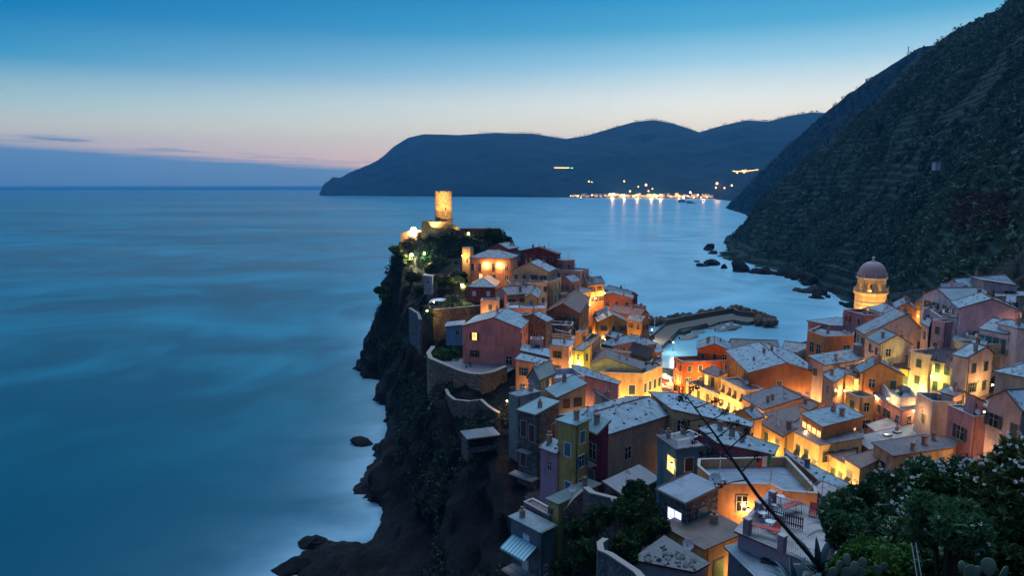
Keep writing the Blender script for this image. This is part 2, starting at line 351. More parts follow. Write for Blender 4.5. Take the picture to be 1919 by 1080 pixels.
# ------------------------------------------------------------------ windows (cached meshes)
WM = {}
def window_meshes(kind, w, h, sc, near):
    key = (kind, round(w, 2), round(h, 2), sc, near)
    if key in WM: return WM[key]
    shut = {'g': M_WOODG, 'b': M_WOODB, 't': plain('teal_paint', (0.05, 0.16, 0.17), 0.6), 'w': M_WTRIM, 'l': plain('leaf_green_paint', (0.10, 0.26, 0.05), 0.6)}[sc[0]]
    trim = M_WTRIM if len(sc) > 1 and sc[1] == 'w' else M_TRIM
    pm = {'l': M_LIT, 'L': M_LIT, 'B': M_LITB, 'Y': M_LITY}.get(kind, M_PANE)
    f = MB(); fw = 0.13 if len(sc) > 1 else 0.09
    f.box((-w / 2 - fw / 2, -0.03, 0), (fw, 0.10, h + 2 * fw), 0); f.box((w / 2 + fw / 2, -0.03, 0), (fw, 0.10, h + 2 * fw), 0)
    f.box((0, -0.03, h / 2 + fw / 2), (w, 0.10, fw), 0)
    if kind != 'd': f.box((0, -0.06, -h / 2 - fw / 2), (w + 0.1, 0.17, fw), 0)
    else: f.box((0, -0.03, -h / 2 - fw / 2), (w, 0.10, fw), 0)
    pn = MB(); pn.box((0, 0.0, 0), (w, 0.06, h), 0)
    bars = pn
    for x in ((0,) if kind not in ('c', 'a') else ()): bars.box((x, -0.045, 0), (0.06, 0.03, h), 1)
    if kind in ('p', 'L', 'B', 'Y', 'o', 'l') and h > 1.0: bars.box((0, -0.044, h * 0.12), (w, 0.026, 0.05), 1)
    sh = []
    sw = w / 2 * 0.98
    def leafpanel(closed_side):
        s = MB(); s.box((0, 0, 0), (sw, 0.045, h), 0)
        n = int(h / 0.22)
        for i in range(n): s.box((0, -0.032, -h / 2 + (i + 0.5) * h / n), (sw * 0.8, 0.018, 0.10), 0)
        return s
    if kind in ('o', 'l'):
        for sgn in (-1, 1): sh.append((leafpanel(sgn), (sgn * (w / 2 + sw / 2 + 0.02), -0.11, 0), (0, 0, sgn * -0.08)))
    if kind in ('c', 'd'):
        for sgn in (-1, 1): sh.append((leafpanel(sgn), (sgn * sw / 2, -0.07, 0), (0, 0, 0)))
    if kind == 'a':
        for sgn in (-1, 1):
            s = MB(); s.box((0, 0, 0), (sw, 0.05, h * 0.5), 0); sh.append((s, (sgn * (w / 2 - sw / 2), -0.06, h * 0.25), (0, 0, 0)))
            s = MB(); s.box((0, 0, -h * 0.25), (sw, 0.05, h * 0.5), 0); sh.append((s, (sgn * (w / 2 - sw / 2), -0.10, 0), (math.radians(-38), 0, 0)))
    r = [f.mesh('window', trim), pn.mesh('pane', [pm, trim if kind != 'p' else M_WTRIM])] + [(s.mesh('shutter', shut), l, ro) for s, l, ro in sh]
    WM[key] = r; return r
def put_window(root, face, Lx, My, hz, u, v, w, h, kind, sc, near=True):
    ms = window_meshes(kind, w, h, sc, near)
    if face == 'R': loc, rz = (u * Lx, 0.0, hz - v), 0.0
    else: loc, rz = (0.0, u * My, hz - v), -math.pi / 2
    win = link('window' if kind != 'd' else 'door', ms[0], root, loc, (0, 0, rz))
    link('pane', ms[1], win)
    for s, l, ro in ms[2:]: link('shutter', s, win, l, ro)
    return win

# ------------------------------------------------------------------ houses
HOUSES = []
def house(label, z, A, B, C, d, h, roof, rise, wall, rmat=None, L=None, R=None, win=(), A2=None, C2=None, ro=0.5, sc='g', ch=0, dish=0, vents=0, cat='house', name='house', par=0.9, rail='', ant=0, wmat=None, M=None, Lm=None, over=0.35, grp='houses of the village', edge=True, pergola=None, found=5):
    HOUSES.append(dict(locals()))
def layout(q):
    z = q['z']; B = zp(z, q['B']); A = zp(z, q['A']); C = zp(z, q['C'])
    b = W(B[0], B[1], q['d']); zz = b.z; b2 = Vector((b.x, b.y))
    pt = lambda p: (lambda w: Vector((w.x, w.y)))(Wz(p[0], p[1], zz))
    def solve(e, px):
        k = (px - 959.5) / F; D0 = b.y * CP + (H - zz) * SP
        den = e.x - k * e.y * CP
        t = (k * D0 - b.x) / den if abs(den) > 1e-6 else -1
        return t
    if not isinstance(A, tuple) and not isinstance(C, tuple):
        if A is not None: A = (A, B[1] - 0.8)
        else: C = (C, B[1] - 0.8)
    tA, tC = isinstance(A, tuple), isinstance(C, tuple)
    if tA and tC:
        if abs(A[0] - B[0]) > abs(C[0] - B[0]): C = C[0]; tC = False
        else: A = A[0]; tA = False
    if tC:
        e1 = pt(C) - b2; L = e1.length; e1.normalize(); e2 = Vector((-e1.y, e1.x))
        Mm = solve(e2, A) if A is not None else 8 * K
    elif tA:
        e2 = pt(A) - b2; Mm = e2.length; e2.normalize(); e1 = Vector((e2.y, -e2.x))
        L = solve(e1, C) if C is not None else 8 * K
    if q['M']: Mm = q['M'] * K
    if q['Lm']: L = q['Lm'] * K
    bad = ''
    if not (1.2 < Mm < 30): bad += ' M=%.1f' % Mm; Mm = 8.0
    if not (1.2 < L < 34): bad += ' L=%.1f' % L; L = 8.0
    q.update(b=b2, e1=e1, e2=e2, Lx=L, My=Mm, ze=zz, yaw=math.atan2(e1.y, e1.x), zb=zz - q['h'] * K)
    print('%-60s yaw %4.0f L %5.1f M %5.1f ze %5.1f zb %5.1f %s' % (q['label'][:60], math.degrees(q['yaw']), L, Mm, zz, q['zb'], bad))
def prism_profile(mb, prof, across, length, axis, o_e, o_g, t):
    """roof slab: prof [(s,z)...] across; extruded along `axis`"""
    P = list(prof)
    def ext(p, q, o):      # extend beyond p away from q
        dx = p[0] - q[0]; k = o / abs(dx) if dx else 0
        return (p[0] + dx * k, p[1] + (p[1] - q[1]) * k)
    P = [ext(P[0], P[1], o_e)] + P[1:-1] + [ext(P[-1], P[-2], o_e)]
    top = [(s, z + t) for s, z in P]; bot = [(s, z) for s, z in P]
    a, b = -o_g, length + o_g
    mk = (lambda s, l, z: (l, s, z)) if axis == 'x' else (lambda s, l, z: (s, l, z))
    dist = [0]
    for i in range(len(top) - 1): dist.append(dist[-1] + math.hypot(top[i + 1][0] - top[i][0], top[i + 1][1] - top[i][1]))
    for i in range(len(top) - 1):
        mb.face([mk(top[i][0], a, top[i][1]), mk(top[i][0], b, top[i][1]), mk(top[i + 1][0], b, top[i + 1][1]), mk(top[i + 1][0], a, top[i + 1][1])], 0,
                [(a, dist[i]), (b, dist[i]), (b, dist[i + 1]), (a, dist[i + 1])])
        mb.face([mk(bot[i][0], a, bot[i][1]), mk(bot[i + 1][0], a, bot[i + 1][1]), mk(bot[i + 1][0], b, bot[i + 1][1]), mk(bot[i][0], b, bot[i][1])], 1)
        for e in (a, b): mb.face([mk(bot[i][0], e, bot[i][1]), mk(bot[i + 1][0], e, bot[i + 1][1]), mk(top[i + 1][0], e, top[i + 1][1]), mk(top[i][0], e, top[i][1])], 1)
    for i in (0, -1): mb.face([mk(bot[i][0], a, bot[i][1]), mk(bot[i][0], b, bot[i][1]), mk(top[i][0], b, top[i][1]), mk(top[i][0], a, top[i][1])], 1)
    return top, mk, a, b
def railing(mb, P, h=1.0, n=None, gap=0.16, r=0.02):
    for i in range(len(P) - 1):
        a, b = Vector(P[i]), Vector(P[i + 1]); Ld = (b - a).length
        mb.tube([a + Vector((0, 0, h)), b + Vector((0, 0, h))], r * 1.4, 4); mb.tube([a + Vector((0, 0, 0.12)), b + Vector((0, 0, 0.12))], r, 4)
        k = max(1, int(Ld / gap))
        for j in range(k + 1):
            p = a.lerp(b, j / k); mb.tube([p + Vector((0, 0, 0.0)), p + Vector((0, 0, h))], r * (1.5 if j in (0, k) else 0.7), 4, cap=False)
def chimney_mesh(kind):
    key = ('chim', kind)
    if key in WM: return WM[key]
    b = MB(); b.box((0, 0, 0.35), (0.6, 0.5, 1.3)); b.box((0, 0, 1.03), (0.75, 0.65, 0.08))
    if kind == 0:
        for sx in (-1, 1):
            for sy in (-1, 1): b.box((sx * 0.22, sy * 0.18, 1.17), (0.12, 0.12, 0.2))
        b.box((0, 0, 1.31), (0.8, 0.7, 0.09), 1)
    else:
        b.tube([(0, 0, 1.05), (0, 0, 1.5)], 0.16, 8); b.tube([(0, 0, 1.5), (0, 0, 1.58)], [0.3, 0.05], 8, 1)
    WM[key] = b.mesh('chimney', [M_CHIM, M_EDGE]); return WM[key]
def dish_mesh():
    if 'dish' in WM: return WM['dish']
    b = MB(); b.tube([(0, 0, -0.5), (0, 0, 0.3)], 0.03, 5, 1)
    prof = [(0.0001, 0.0), (0.2, 0.02), (0.36, 0.07), (0.46, 0.12), (0.44, 0.13), (0.2, 0.05), (0.0001, 0.02)]
    n0 = len(b.v); b.lathe(prof, 16, 0)
    R = Matrix.Rotation(math.radians(65), 3, 'X')
    for i in range(n0, len(b.v)): b.v[i] = tuple(R @ Vector(b.v[i]) + Vector((0, -0.06, 0.35)))
    b.tube([(0, -0.1, 0.05), (0, -0.55, 0.5)], 0.02, 4, 1); b.box((0, -0.55, 0.52), (0.08, 0.12, 0.08), 1)
    WM['dish'] = b.mesh('satellite_dish', [M_DISH, M_DMETAL]); return WM['dish']
def antenna_mesh():
    if 'ant' in WM: return WM['ant']
    b = MB(); b.tube([(0, 0, 0), (0, 0, 2.6)], 0.025, 5)
    for zz_, l in ((2.5, 1.2), (2.0, 0.9)):
        b.tube([(-l / 2, 0, zz_), (l / 2, 0, zz_)], 0.015, 4)
        for k in range(6): b.tube([(-l / 2 + l * k / 5, -0.25, zz_), (-l / 2 + l * k / 5, 0.25, zz_)], 0.01, 3)
    WM['ant'] = b.mesh('antenna', M_DMETAL); return WM['ant']
def vent_mesh():
    if 'vent' in WM: return WM['vent']
    b = MB(); b.box((0, 0, 0.06), (0.34, 0.40, 0.15), 0, None, 0.7); WM['vent'] = b.mesh('roof_vent', M_VENT); return WM['vent']
def build_house(q):
    rnd = random.Random(q['label']); rf = q['roof']; L, Mm, h, r = q['Lx'], q['My'], q['h'] * K, q['rise'] * K
    root = empty(q['name'], (q['b'].x, q['b'].y, q['zb']), q['yaw']); tag(root, q['label'], q['cat'], q['grp'])
    wm = q['wmat'] or plaster(q['wall']); rm = q['rmat'] or slate(SL1); zb = -q['found']
    w = MB(); e = 0.0
    prof = None
    if rf in ('gx', 'sY', 'sy'):
        prof = {'gx': [(0, h), (q['ro'] * Mm, h + r), (Mm, h)], 'sY': [(0, h), (Mm, h + r)], 'sy': [(0, h + r), (Mm, h)]}[rf]; ax = 'x'
    elif rf in ('gy', 'sX', 'sx'):
        prof = {'gy': [(0, h), (q['ro'] * L, h + r), (L, h)], 'sX': [(0, h), (L, h + r)], 'sx': [(0, h + r), (L, h)]}[rf]; ax = 'y'
    if prof:
        length = L if ax == 'x' else Mm; wid = Mm if ax == 'x' else L
        mk = (lambda s, l, z_: (l, s, z_)) if ax == 'x' else (lambda s, l, z_: (s, l, z_))
        for l in (0, length): w.face([mk(0, l, zb)] + [mk(wid, l, zb)] + [mk(s, l, z_) for s, z_ in prof[::-1]])
        w.face([mk(0, 0, zb), mk(0, length, zb), mk(0, length, prof[0][1]), mk(0, 0, prof[0][1])])
        w.face([mk(wid, 0, zb), mk(wid, length, zb), mk(wid, length, prof[-1][1]), mk(wid, 0, prof[-1][1])])
        w.build('wall', wm, root)
        m = MB(); top, mk2, a, b = prism_profile(m, [(s, z_ + 0.01) for s, z_ in prof], wid, length, ax, q['over'], q['over'] * 0.6, 0.16)
        roof = m.build('roof', [rm, M_EDGE], root)
        if q['edge']:
            eg = MB(); rr = 0.085
            for en in (a + 0.1, b - 0.1): eg.tube([mk2(s, en, z_ + 0.03) for s, z_ in top], rr, 5)
            for i in range(1, len(top) - 1): eg.tube([mk2(top[i][0], a, top[i][1] + 0.05), mk2(top[i][0], b, top[i][1] + 0.05)], 0.12, 6)
            eg.build('ridge_tiles', M_EDGE, roof)
            gt = MB(); s, z_ = top[0]; gt.tube([mk2(s - 0.05 if s < wid / 2 else s + 0.05, a, z_ - 0.14), mk2(s - 0.05 if s < wid / 2 else s + 0.05, b, z_ - 0.14)], 0.07, 5); gt.build('gutter', M_DMETAL, roof)
        def roof_pt(s, l):
            for i in range(len(top) - 1):
                if top[i][0] <= s <= top[i + 1][0]:
                    f = (s - top[i][0]) / (top[i + 1][0] - top[i][0]); return mk2(s, l, top[i][1] * (1 - f) + top[i + 1][1] * f)
            return mk2(s, l, top[0][1])
        slope = math.atan2(top[1][1] - top[0][1], top[1][0] - top[0][0])
    elif rf == 'hip':
        for pts in ([(0, 0), (L, 0)], [(L, 0), (L, Mm)], [(L, Mm), (0, Mm)], [(0, Mm), (0, 0)]):
            w.face([(pts[0][0], pts[0][1], zb), (pts[1][0], pts[1][1], zb), (pts[1][0], pts[1][1], h), (pts[0][0], pts[0][1], h)])
        w.build('wall', wm, root)
        o = q['over']; z0 = h + 0.01; t = 0.14; mm = min(L, Mm) / 2
        c = [(-o, -o), (L + o, -o), (L + o, Mm + o), (-o, Mm + o)]
        if L > Mm: r0, r1 = (mm, Mm / 2), (L - mm, Mm / 2)
        else: r0, r1 = (L / 2, mm), (L / 2, Mm - mm)
        zt = h + r
        m = MB(); T = [(x, y, z0 + t) for x, y in c]; Bt = [(x, y, z0) for x, y in c]; R0, R1 = (r0[0], r0[1], zt), (r1[0], r1[1], zt)
        if L > Mm: fs = [[T[0], T[1], R1, R0], [T[1], T[2], R1], [T[2], T[3], R0, R1], [T[3], T[0], R0]]
        else: fs = [[T[0], T[1], R0], [T[1], T[2], R1, R0], [T[2], T[3], R1], [T[3], T[0], R0, R1]]
        for f in fs:
            a_, b_ = Vector(f[0]), Vector(f[1]); ex = (b_ - a_).normalized(); nn = ex.cross(Vector(f[2]) - a_).normalized(); ey = nn.cross(ex)
            m.face(f, 0, [((Vector(p) - a_).dot(ex), (Vector(p) - a_).dot(ey)) for p in f])
        for i in range(4): m.face([Bt[i], Bt[(i + 1) % 4], T[(i + 1) % 4], T[i]], 1)
        m.face(Bt, 1); roof = m.build('roof', [rm, M_EDGE], root)
        eg = MB()
        for p, r_ in ((T[0], R0), (T[1], R1 if L > Mm else R0), (T[2], R1), (T[3], R0 if L > Mm else R1), (R0, R1)):
            if (Vector(p) - Vector(r_)).length > 0.05: eg.tube([p, r_], 0.1, 5)
        eg.build('ridge_tiles', M_EDGE, roof)
        def roof_pt(s, l, L=L, Mm=Mm, z0=z0, t=t, o=o, r=r, mm=mm, h=h):
            dd = min(s + o, L + o - s, l + o, Mm + o - l); return (s, l, z0 + t + min(1, dd / (mm + o)) * (r - t))
        slope = 0.2; ax = 'y'; length, wid = Mm, L
    else:
        zd = h - q['par'] * K if q['par'] else h; t = 0.22
        O = [(0, 0), (L, 0), (L, Mm), (0, Mm)]; I = [(t, t), (L - t, t), (L - t, Mm - t), (t, Mm - t)]
        for i in range(4):
            a_, b_ = O[i], O[(i + 1) % 4]; c_, d_ = I[i], I[(i + 1) % 4]
            w.face([(*a_, zb), (*b_, zb), (*b_, h), (*a_, h)])
            if q['par']:
                w.face([(*c_, zd), (*d_, zd), (*d_, h), (*c_, h)]); w.face([(*a_, h), (*b_, h), (*d_, h), (*c_, h)])
        w.build('wall', wm, root)
        m = MB()
        if q['par']:
            m.face([(*p, zd) for p in I], 0, I); m.face([(*p, zd - 0.3) for p in I], 1)
            roof = m.build('terrace_floor', [rm, wm], root)
            cp = MB(); oo = 0.06
            Oo = [(-oo, -oo), (L + oo, -oo), (L + oo, Mm + oo), (-oo, Mm + oo)]; Io = [(t + oo, t + oo), (L - t - oo, t + oo), (L - t - oo, Mm - t - oo), (t + oo, Mm - t - oo)]
            for i in range(4):
                j = (i + 1) % 4
                for zt_ in (h + 0.003, h + 0.07): cp.face([(*Oo[i], zt_), (*Oo[j], zt_), (*Io[j], zt_), (*Io[i], zt_)])
                cp.face([(*Oo[i], h + 0.003), (*Oo[j], h + 0.003), (*Oo[j], h + 0.07), (*Oo[i], h + 0.07)]); cp.face([(*Io[i], h + 0.003), (*Io[j], h + 0.003), (*Io[j], h + 0.07), (*Io[i], h + 0.07)])
            cp.build('coping', M_TRIM, root)
        else:
            o = q['over']; m.box((L / 2, Mm / 2, h + 0.12), (L + 2 * o, Mm + 2 * o, 0.2), 0); roof = m.build('roof', [rm], root)
        def roof_pt(s, l, zd=zd): return (s, l, zd + (0 if q['par'] else 0.22))
        slope = 0; ax = 'y'; length, wid = Mm, L
    # windows
    sty = 3.0 * K
    def grid(face, spec):
        cols, rows = spec[0], spec[1]; kind = spec[2] if len(spec) > 2 else 'c'; ww = spec[3] if len(spec) > 3 else 0.95; hh = spec[4] if len(spec) > 4 else 1.55
        wid_ = L if face == 'R' else Mm
        cols = max(1, min(cols, int(wid_ / (ww * K * (2.0 if kind == 'o' else 1.55)))))
        for i in range(cols):
            for j in range(rows):
                k = rnd.choice(kind)
                u = (i + 0.5) / cols + rnd.uniform(-0.03, 0.03)
                vv = 1.75 * K + j * sty
                if vv + hh > h + 1.5: continue
                put_window(root, face, L, Mm, h, u, vv, ww * K, hh * K, k, q['sc'])
    if q['L']: grid('L', q['L'])
    if q['R']: grid('R', q['R'])
    for f, u, v, ww, hh, k in q['win']: put_window(root, f, L, Mm, h, u, v * K, ww * K, hh * K, k, q['sc'])
    for face, spec in (('L', q['L']), ('R', q['R'])):
        wid_ = L if face == 'R' else Mm
        if spec is None and not any(w_[0] == face for w_ in q['win']) and wid_ > 2.8 and q['h'] > 3.4 and rnd.random() < .92:
            grid(face, (max(1, min(4, int(wid_ / 2.9))), min(3, int(q['h'] / 3.0)), 'cpoc', .95, 1.45))
    place = lambda a_, b_: roof_pt(a_ * wid, b_ * length)
    for i in range(q['ch'] + (1 if q['roof'] != 'poly' and rnd.random() < .6 else 0)):
        p = place(rnd.uniform(0.15, 0.85), rnd.uniform(0.12, 0.88)); s_ = rnd.uniform(0.75, 1.1)
        link('chimney', chimney_mesh(rnd.randint(0, 1)), root, (p[0], p[1], p[2] - 0.05), (0, 0, 0), (s_, s_, s_ * rnd.uniform(.8, 1.2)))
    for i in range(q['dish'] + (1 if rnd.random() < .35 else 0)):
        p = place(rnd.uniform(0.1, 0.9), rnd.uniform(0.05, 0.5)); link('satellite_dish', dish_mesh(), root, (p[0], p[1], p[2] + 0.45), (0, 0, -q['yaw'] + rnd.uniform(-0.5, 0.9)))
    for i in range(q['ant'] + (1 if rnd.random() < .4 else 0)):
        p = place(rnd.uniform(0.2, 0.8), rnd.uniform(0.2, 0.8)); link('antenna', antenna_mesh(), root, p, (0, 0, rnd.uniform(0, 3)))
    if q['vents'] and prof:
        nn = q['vents']; cols = max(2, int(round(math.sqrt(nn * length / max(wid, 1))))); rows = max(1, int(math.ceil(nn / cols)))
        for i in range(cols):
            for j in range(rows):
                s = (j + 0.5) / rows + rnd.uniform(-.06, .06); l = (i + 0.5 + 0.25 * (j % 2)) / cols + rnd.uniform(-.04, .04)
                if not (0.04 < s < 0.96 and 0.03 < l < 0.97): continue
                p = place(s, l)
                sl = slope if (len(top) == 2 or s * wid < top[1][0]) else -math.atan2(top[1][1] - top[2][1], top[2][0] - top[1][0]) if len(top) > 2 else slope
                rot = (sl, 0, 0) if ax == 'x' else (0, -sl, 0)
                link('roof_vent', vent_mesh(), roof, p, rot)
    if q['rail']:
        mb = MB(); zr = h + (0.07 if q['par'] else 0.22); i_ = 0.12
        cs = {'L': [(i_, Mm - i_, zr), (i_, i_, zr)], 'R': [(i_, i_, zr), (L - i_, i_, zr)], 'E': [(L - i_, i_, zr), (L - i_, Mm - i_, zr)], 'B': [(L - i_, Mm - i_, zr), (i_, Mm - i_, zr)]}
        for s_ in q['rail']: railing(mb, cs[s_], 0.75 if q['par'] else 1.0, gap=0.25 if q['d'] > 80 else 0.15)
        mb.build('railing', M_METAL, root)
    # rain pipe down the front corner
    if rnd.random() < 0.7 and q['d'] < 190:
        pp = MB(); pp.tube([(0.35, -0.07, h - 0.15), (0.35, -0.07, 0)], 0.05, 5); pp.build('drainpipe', M_DMETAL, root)
    q['root'] = root
    return root

def inside_any(p, me):
    for o in HOUSES:
        if o is me: continue
        if o['roof'] == 'poly':
            V_ = o['V']; c = False; j = len(V_) - 1
            for i in range(len(V_)):
                if (V_[i].y > p.y) != (V_[j].y > p.y) and p.x < (V_[j].x - V_[i].x) * (p.y - V_[i].y) / (V_[j].y - V_[i].y) + V_[i].x: c = not c
                j = i
            if c: return True
        else:
            r = Vector((p.x, p.y)) - o['b']; u, v = r.dot(o['e1']), r.dot(o['e2'])
            if -.3 < u < o['Lx'] + .3 and -.3 < v < o['My'] + .3: return True
    return False
def annex(q, root, rnd, L, Mm, h):
    # low extensions leaning against a house, with their own slate roof and window
    if q['h'] < 5 or q['b'].x / q['b'].y < 0.0 or q['d'] > 205 or q['d'] < 75: return
    for face, wid in (('R', L), ('L', Mm)):
        if wid < 4.2 or rnd.random() > .62: continue
        for _ in range(5):
            w_ = wid * rnd.uniform(.3, .6); u0 = rnd.uniform(.2, max(.25, wid - w_ - .2)); dep = rnd.uniform(1.6, 3.0); hh = h * rnd.uniform(.35, .62)
            if face == 'R': pts = [(u0, -dep), (u0 + w_, -dep), (u0 + w_, 0), (u0, 0)]
            else: pts = [(-dep, u0 + w_), (-dep, u0), (0, u0), (0, u0 + w_)]
            if any(inside_any(q['b'] + q['e1'] * x + q['e2'] * y, q) for x, y in pts[:2] + [((pts[0][0] + pts[1][0]) / 2, (pts[0][1] + pts[1][1]) / 2)]): continue
            c = rnd.choice([PEACH, CREAM, MAUVE, YEL, (.5, .28, .2), GREY, OCHRE, WHITE]); b = MB(); zb = -q['found']; dz = rnd.uniform(.25, .7)
            T = [(*pts[0], hh), (*pts[1], hh), (*pts[2], hh + dz), (*pts[3], hh + dz)]
            for i in range(3):
                j = i + 1; b.face([(*pts[i], zb), (*pts[j], zb), T[j], T[i]])
            b.face([(*pts[3], zb), (*pts[0], zb), T[0], T[3]])
            an = b.build('annex', plaster(c), root)
            if rnd.random() < .7:
                m = MB(); cx, cy = (pts[0][0] + pts[2][0]) / 2, (pts[0][1] + pts[2][1]) / 2; E = [Vector(((x - cx) * 1.12 + cx if i < 2 or True else x, (y - cy) * 1.12 + cy, z_)) for i, (x, y, z_) in enumerate(T)]
                E[2] = Vector(T[2]); E[3] = Vector(T[3]); u_ = Vector((0, 0, .14)); ex = (E[1] - E[0]).normalized(); l0 = (E[3] - E[0]).length
                m.face([p + u_ for p in E], 0, [(0, 0), ((E[1] - E[0]).length, 0), ((E[2] - E[3]).length, l0), (0, l0)])
                for i in range(3): m.face([E[i], E[i + 1], E[i + 1] + u_, E[i] + u_], 1)
                m.face([E[3], E[0], E[0] + u_, E[3] + u_], 1); m.build('roof', [rnd.choice([RS1, RS2, RSR, RS3]), M_EDGE], an)
            else:
                m = MB(); m.face([(x, y, hh + dz + .02) if i > 1 else (x, y, hh + .02) for i, (x, y) in enumerate(pts)], 0, [(0, 0), (w_, 0), (w_, dep), (0, dep)]); m.build('terrace', M_TERR, an)
                m = MB(); railing(m, [(*pts[3], hh + .05 + dz), (*pts[0], hh + .05), (*pts[1], hh + .05), (*pts[2], hh + .05 + dz)], 1.0, gap=.3, r=.025); m.build('railing', M_METAL, an)
            ms = window_meshes(rnd.choice('cpo'), .8 * K, 1.15 * K, q['sc'], True); mx, my = (pts[0][0] + pts[1][0]) / 2, (pts[0][1] + pts[1][1]) / 2
            wn = link('window', ms[0], an, (mx, my, hh - 1.4 * K), (0, 0, 0 if face == 'R' else -math.pi / 2))
            break
def terrace_things(root, rnd, pts, z_, n):
    for i in range(n):
        k = rnd.random(); a, b_ = pts[rnd.randrange(len(pts))], pts[rnd.randrange(len(pts))]; f = rnd.uniform(.2, .8); x, y = a[0] * f + b_[0] * (1 - f), a[1] * f + b_[1] * (1 - f); b = MB()
        if k < .45:
            b.lathe([(.001, 0), (.2, 0), (.28, .42), (.22, .42), (.001, .36)], 8); b.build('flower_pot', M_EDGE, root, loc=(x, y, z_)); leaves_small(root, (x, y, z_ + .6), rnd)
        elif k < .75: b.box((0, 0, .4), (.9, .38, .75)); b.box((0, -.2, .4), (.6, .03, .6), 1); b.build('air_unit', [M_DISH, M_DMETAL], root, loc=(x, y, z_), rot=(0, 0, rnd.uniform(0, 3)))
        else: b.tube([(0, 0, 0), (0, 0, 1.0)], .42, 12); b.tube([(0, 0, 1.0), (0, 0, 1.12)], [.42, .1], 12); b.build('water_tank', plain('tank', (.12, .16, .2), .5), root, loc=(x, y, z_))
def leaves_small(root, c, rnd):
    if 'potleaf' not in WM:
        r = np.random.default_rng(2); Vv = []; 
        for i in range(60):
            p = r.normal(size=3) * .22; a = r.normal(size=3) * .1; b = r.normal(size=3) * .06; Vv += [p - a, p + b, p + a, p - b]
        WM['potleaf'] = np_mesh('pot_plant', Vv, np.arange(240).reshape(-1, 4), leafmat('pot_leaves', (.01, .04, .015), (.05, .12, .03), .5, .2), fattr=r.random(60))
    link('pot_plant', WM['potleaf'], root, c)
def build_poly(q):
    rnd = random.Random(q['label']); h = q['h'] * K; o = Vector((q['V'][0].x, q['V'][0].y, q['zb']))
    root = empty('house', o); tag(root, q['label'], 'house', 'houses of the village'); q['root'] = root
    V = [v - o for v in q['V']]; n = len(V); c = sum(V, Vector()) / n; wm = plaster(q['wall']); par = q.get('par', 0); t = 0.22
    if q['flip']: inward = -1
    ccw = not q['flip']
    def nrm(i):      # outward normal of edge i
        a, b = V[i], V[(i + 1) % n]; d = Vector((b.x - a.x, b.y - a.y, 0)).normalized(); return Vector((d.y, -d.x, 0)) if ccw else Vector((-d.y, d.x, 0))
    def offs(k):
        out = []
        for i in range(n):
            n0, n1 = nrm(i - 1), nrm(i); m = (n0 + n1); m = m / max(0.35, m.length_squared / 2) / 1.0 if m.length > 1e-3 else n0
            out.append(V[i] + m * k)
        return out
    w = MB()
    for i in range(n):
        a, b = V[i], V[(i + 1) % n]; w.face([(a.x, a.y, -5), (b.x, b.y, -5), b, a])
    if par:
        I = offs(-t); pd = par * K
        for i in range(n):
            j = (i + 1) % n; w.face([V[i], V[j], I[j], I[i]]); w.face([I[i], I[j], I[j] - Vector((0, 0, pd)), I[i] - Vector((0, 0, pd))])
        w.build('wall', wm, root)
        m = MB(); m.face([p - Vector((0, 0, pd)) for p in I], 0, [(p.x, p.y) for p in I]); m.face([p - Vector((0, 0, pd + .3)) for p in I], 0); m.build('terrace_floor', q['rmat'], root); roofz = -pd
        cp = MB(); A_, B_ = offs(0.06), offs(-t - .06); u0, u1 = Vector((0, 0, .004)), Vector((0, 0, .08))
        for i in range(n):
            j = (i + 1) % n; cp.face([A_[i] + u1, A_[j] + u1, B_[j] + u1, B_[i] + u1]); cp.face([A_[i] + u0, A_[j] + u0, A_[j] + u1, A_[i] + u1]); cp.face([B_[i] + u0, B_[j] + u0, B_[j] + u1, B_[i] + u1])
        cp.build('coping', M_TRIM, root); base = V; roof = root
    else:
        w.build('wall', wm, root); E = offs(0.3); m = MB(); a = V[0]; ex = (V[1] - V[0]).normalized(); ey = Vector((-ex.y, ex.x, 0)); u = Vector((0, 0, .17)); l = Vector((0, 0, .01))
        m.face([p + u for p in E], 0, [((p - a).dot(ex), (p - a).dot(ey)) for p in E]); m.face([p + l for p in E], 1)
        for i in range(n): j = (i + 1) % n; m.face([E[i] + l, E[j] + l, E[j] + u, E[i] + u], 1)
        roof = m.build('roof', [q['rmat'], M_EDGE if not q.get('slab') else q['rmat']], root); roofz = .17
        if not q.get('slab'):
            e = MB()
            for i in range(n): e.tube([E[i] + u, E[(i + 1) % n] + u], .08, 5)
            e.build('ridge_tiles', M_EDGE, roof)
    if par and 'empty terrace' not in q['label']: terrace_things(root, rnd, [tuple(c + (v - c) * .75)[:2] for v in V], -0.0 + c.z - par * K, rnd.randint(3, 5))
    def inside():
        for _ in range(200):
            k = [rnd.random() for _ in V]; s = sum(k); p = sum((v * (x / s) for v, x in zip(V, k)), Vector())
            p = c + (p - c) * rnd.uniform(1.0, 1.9)
            cr = [((V[(i + 1) % n] - V[i]).x * (p - V[i]).y - (V[(i + 1) % n] - V[i]).y * (p - V[i]).x) * (1 if ccw else -1) for i in range(n)]
            if all(x > 0.5 for x in cr): return p
        return c
    done = []
    def free(md):
        for _ in range(40):
            p = inside()
            if all((p - x).length > md for x in done): done.append(p); return p
        return None
    for i in range(q.get('ch', 0)):
        p = free(2.2)
        if p: s_ = rnd.uniform(.8, 1.1); link('chimney', chimney_mesh(q.get('chk', rnd.randint(0, 1))), root, (p.x, p.y, p.z + roofz - .1), (0, 0, .5), (s_, s_, s_))
    for i in range(q.get('dish', 0)):
        p = free(2)
        if p: link('satellite_dish', dish_mesh(), root, (p.x, p.y, p.z + roofz + .45), (0, 0, rnd.uniform(-.5, .9)))
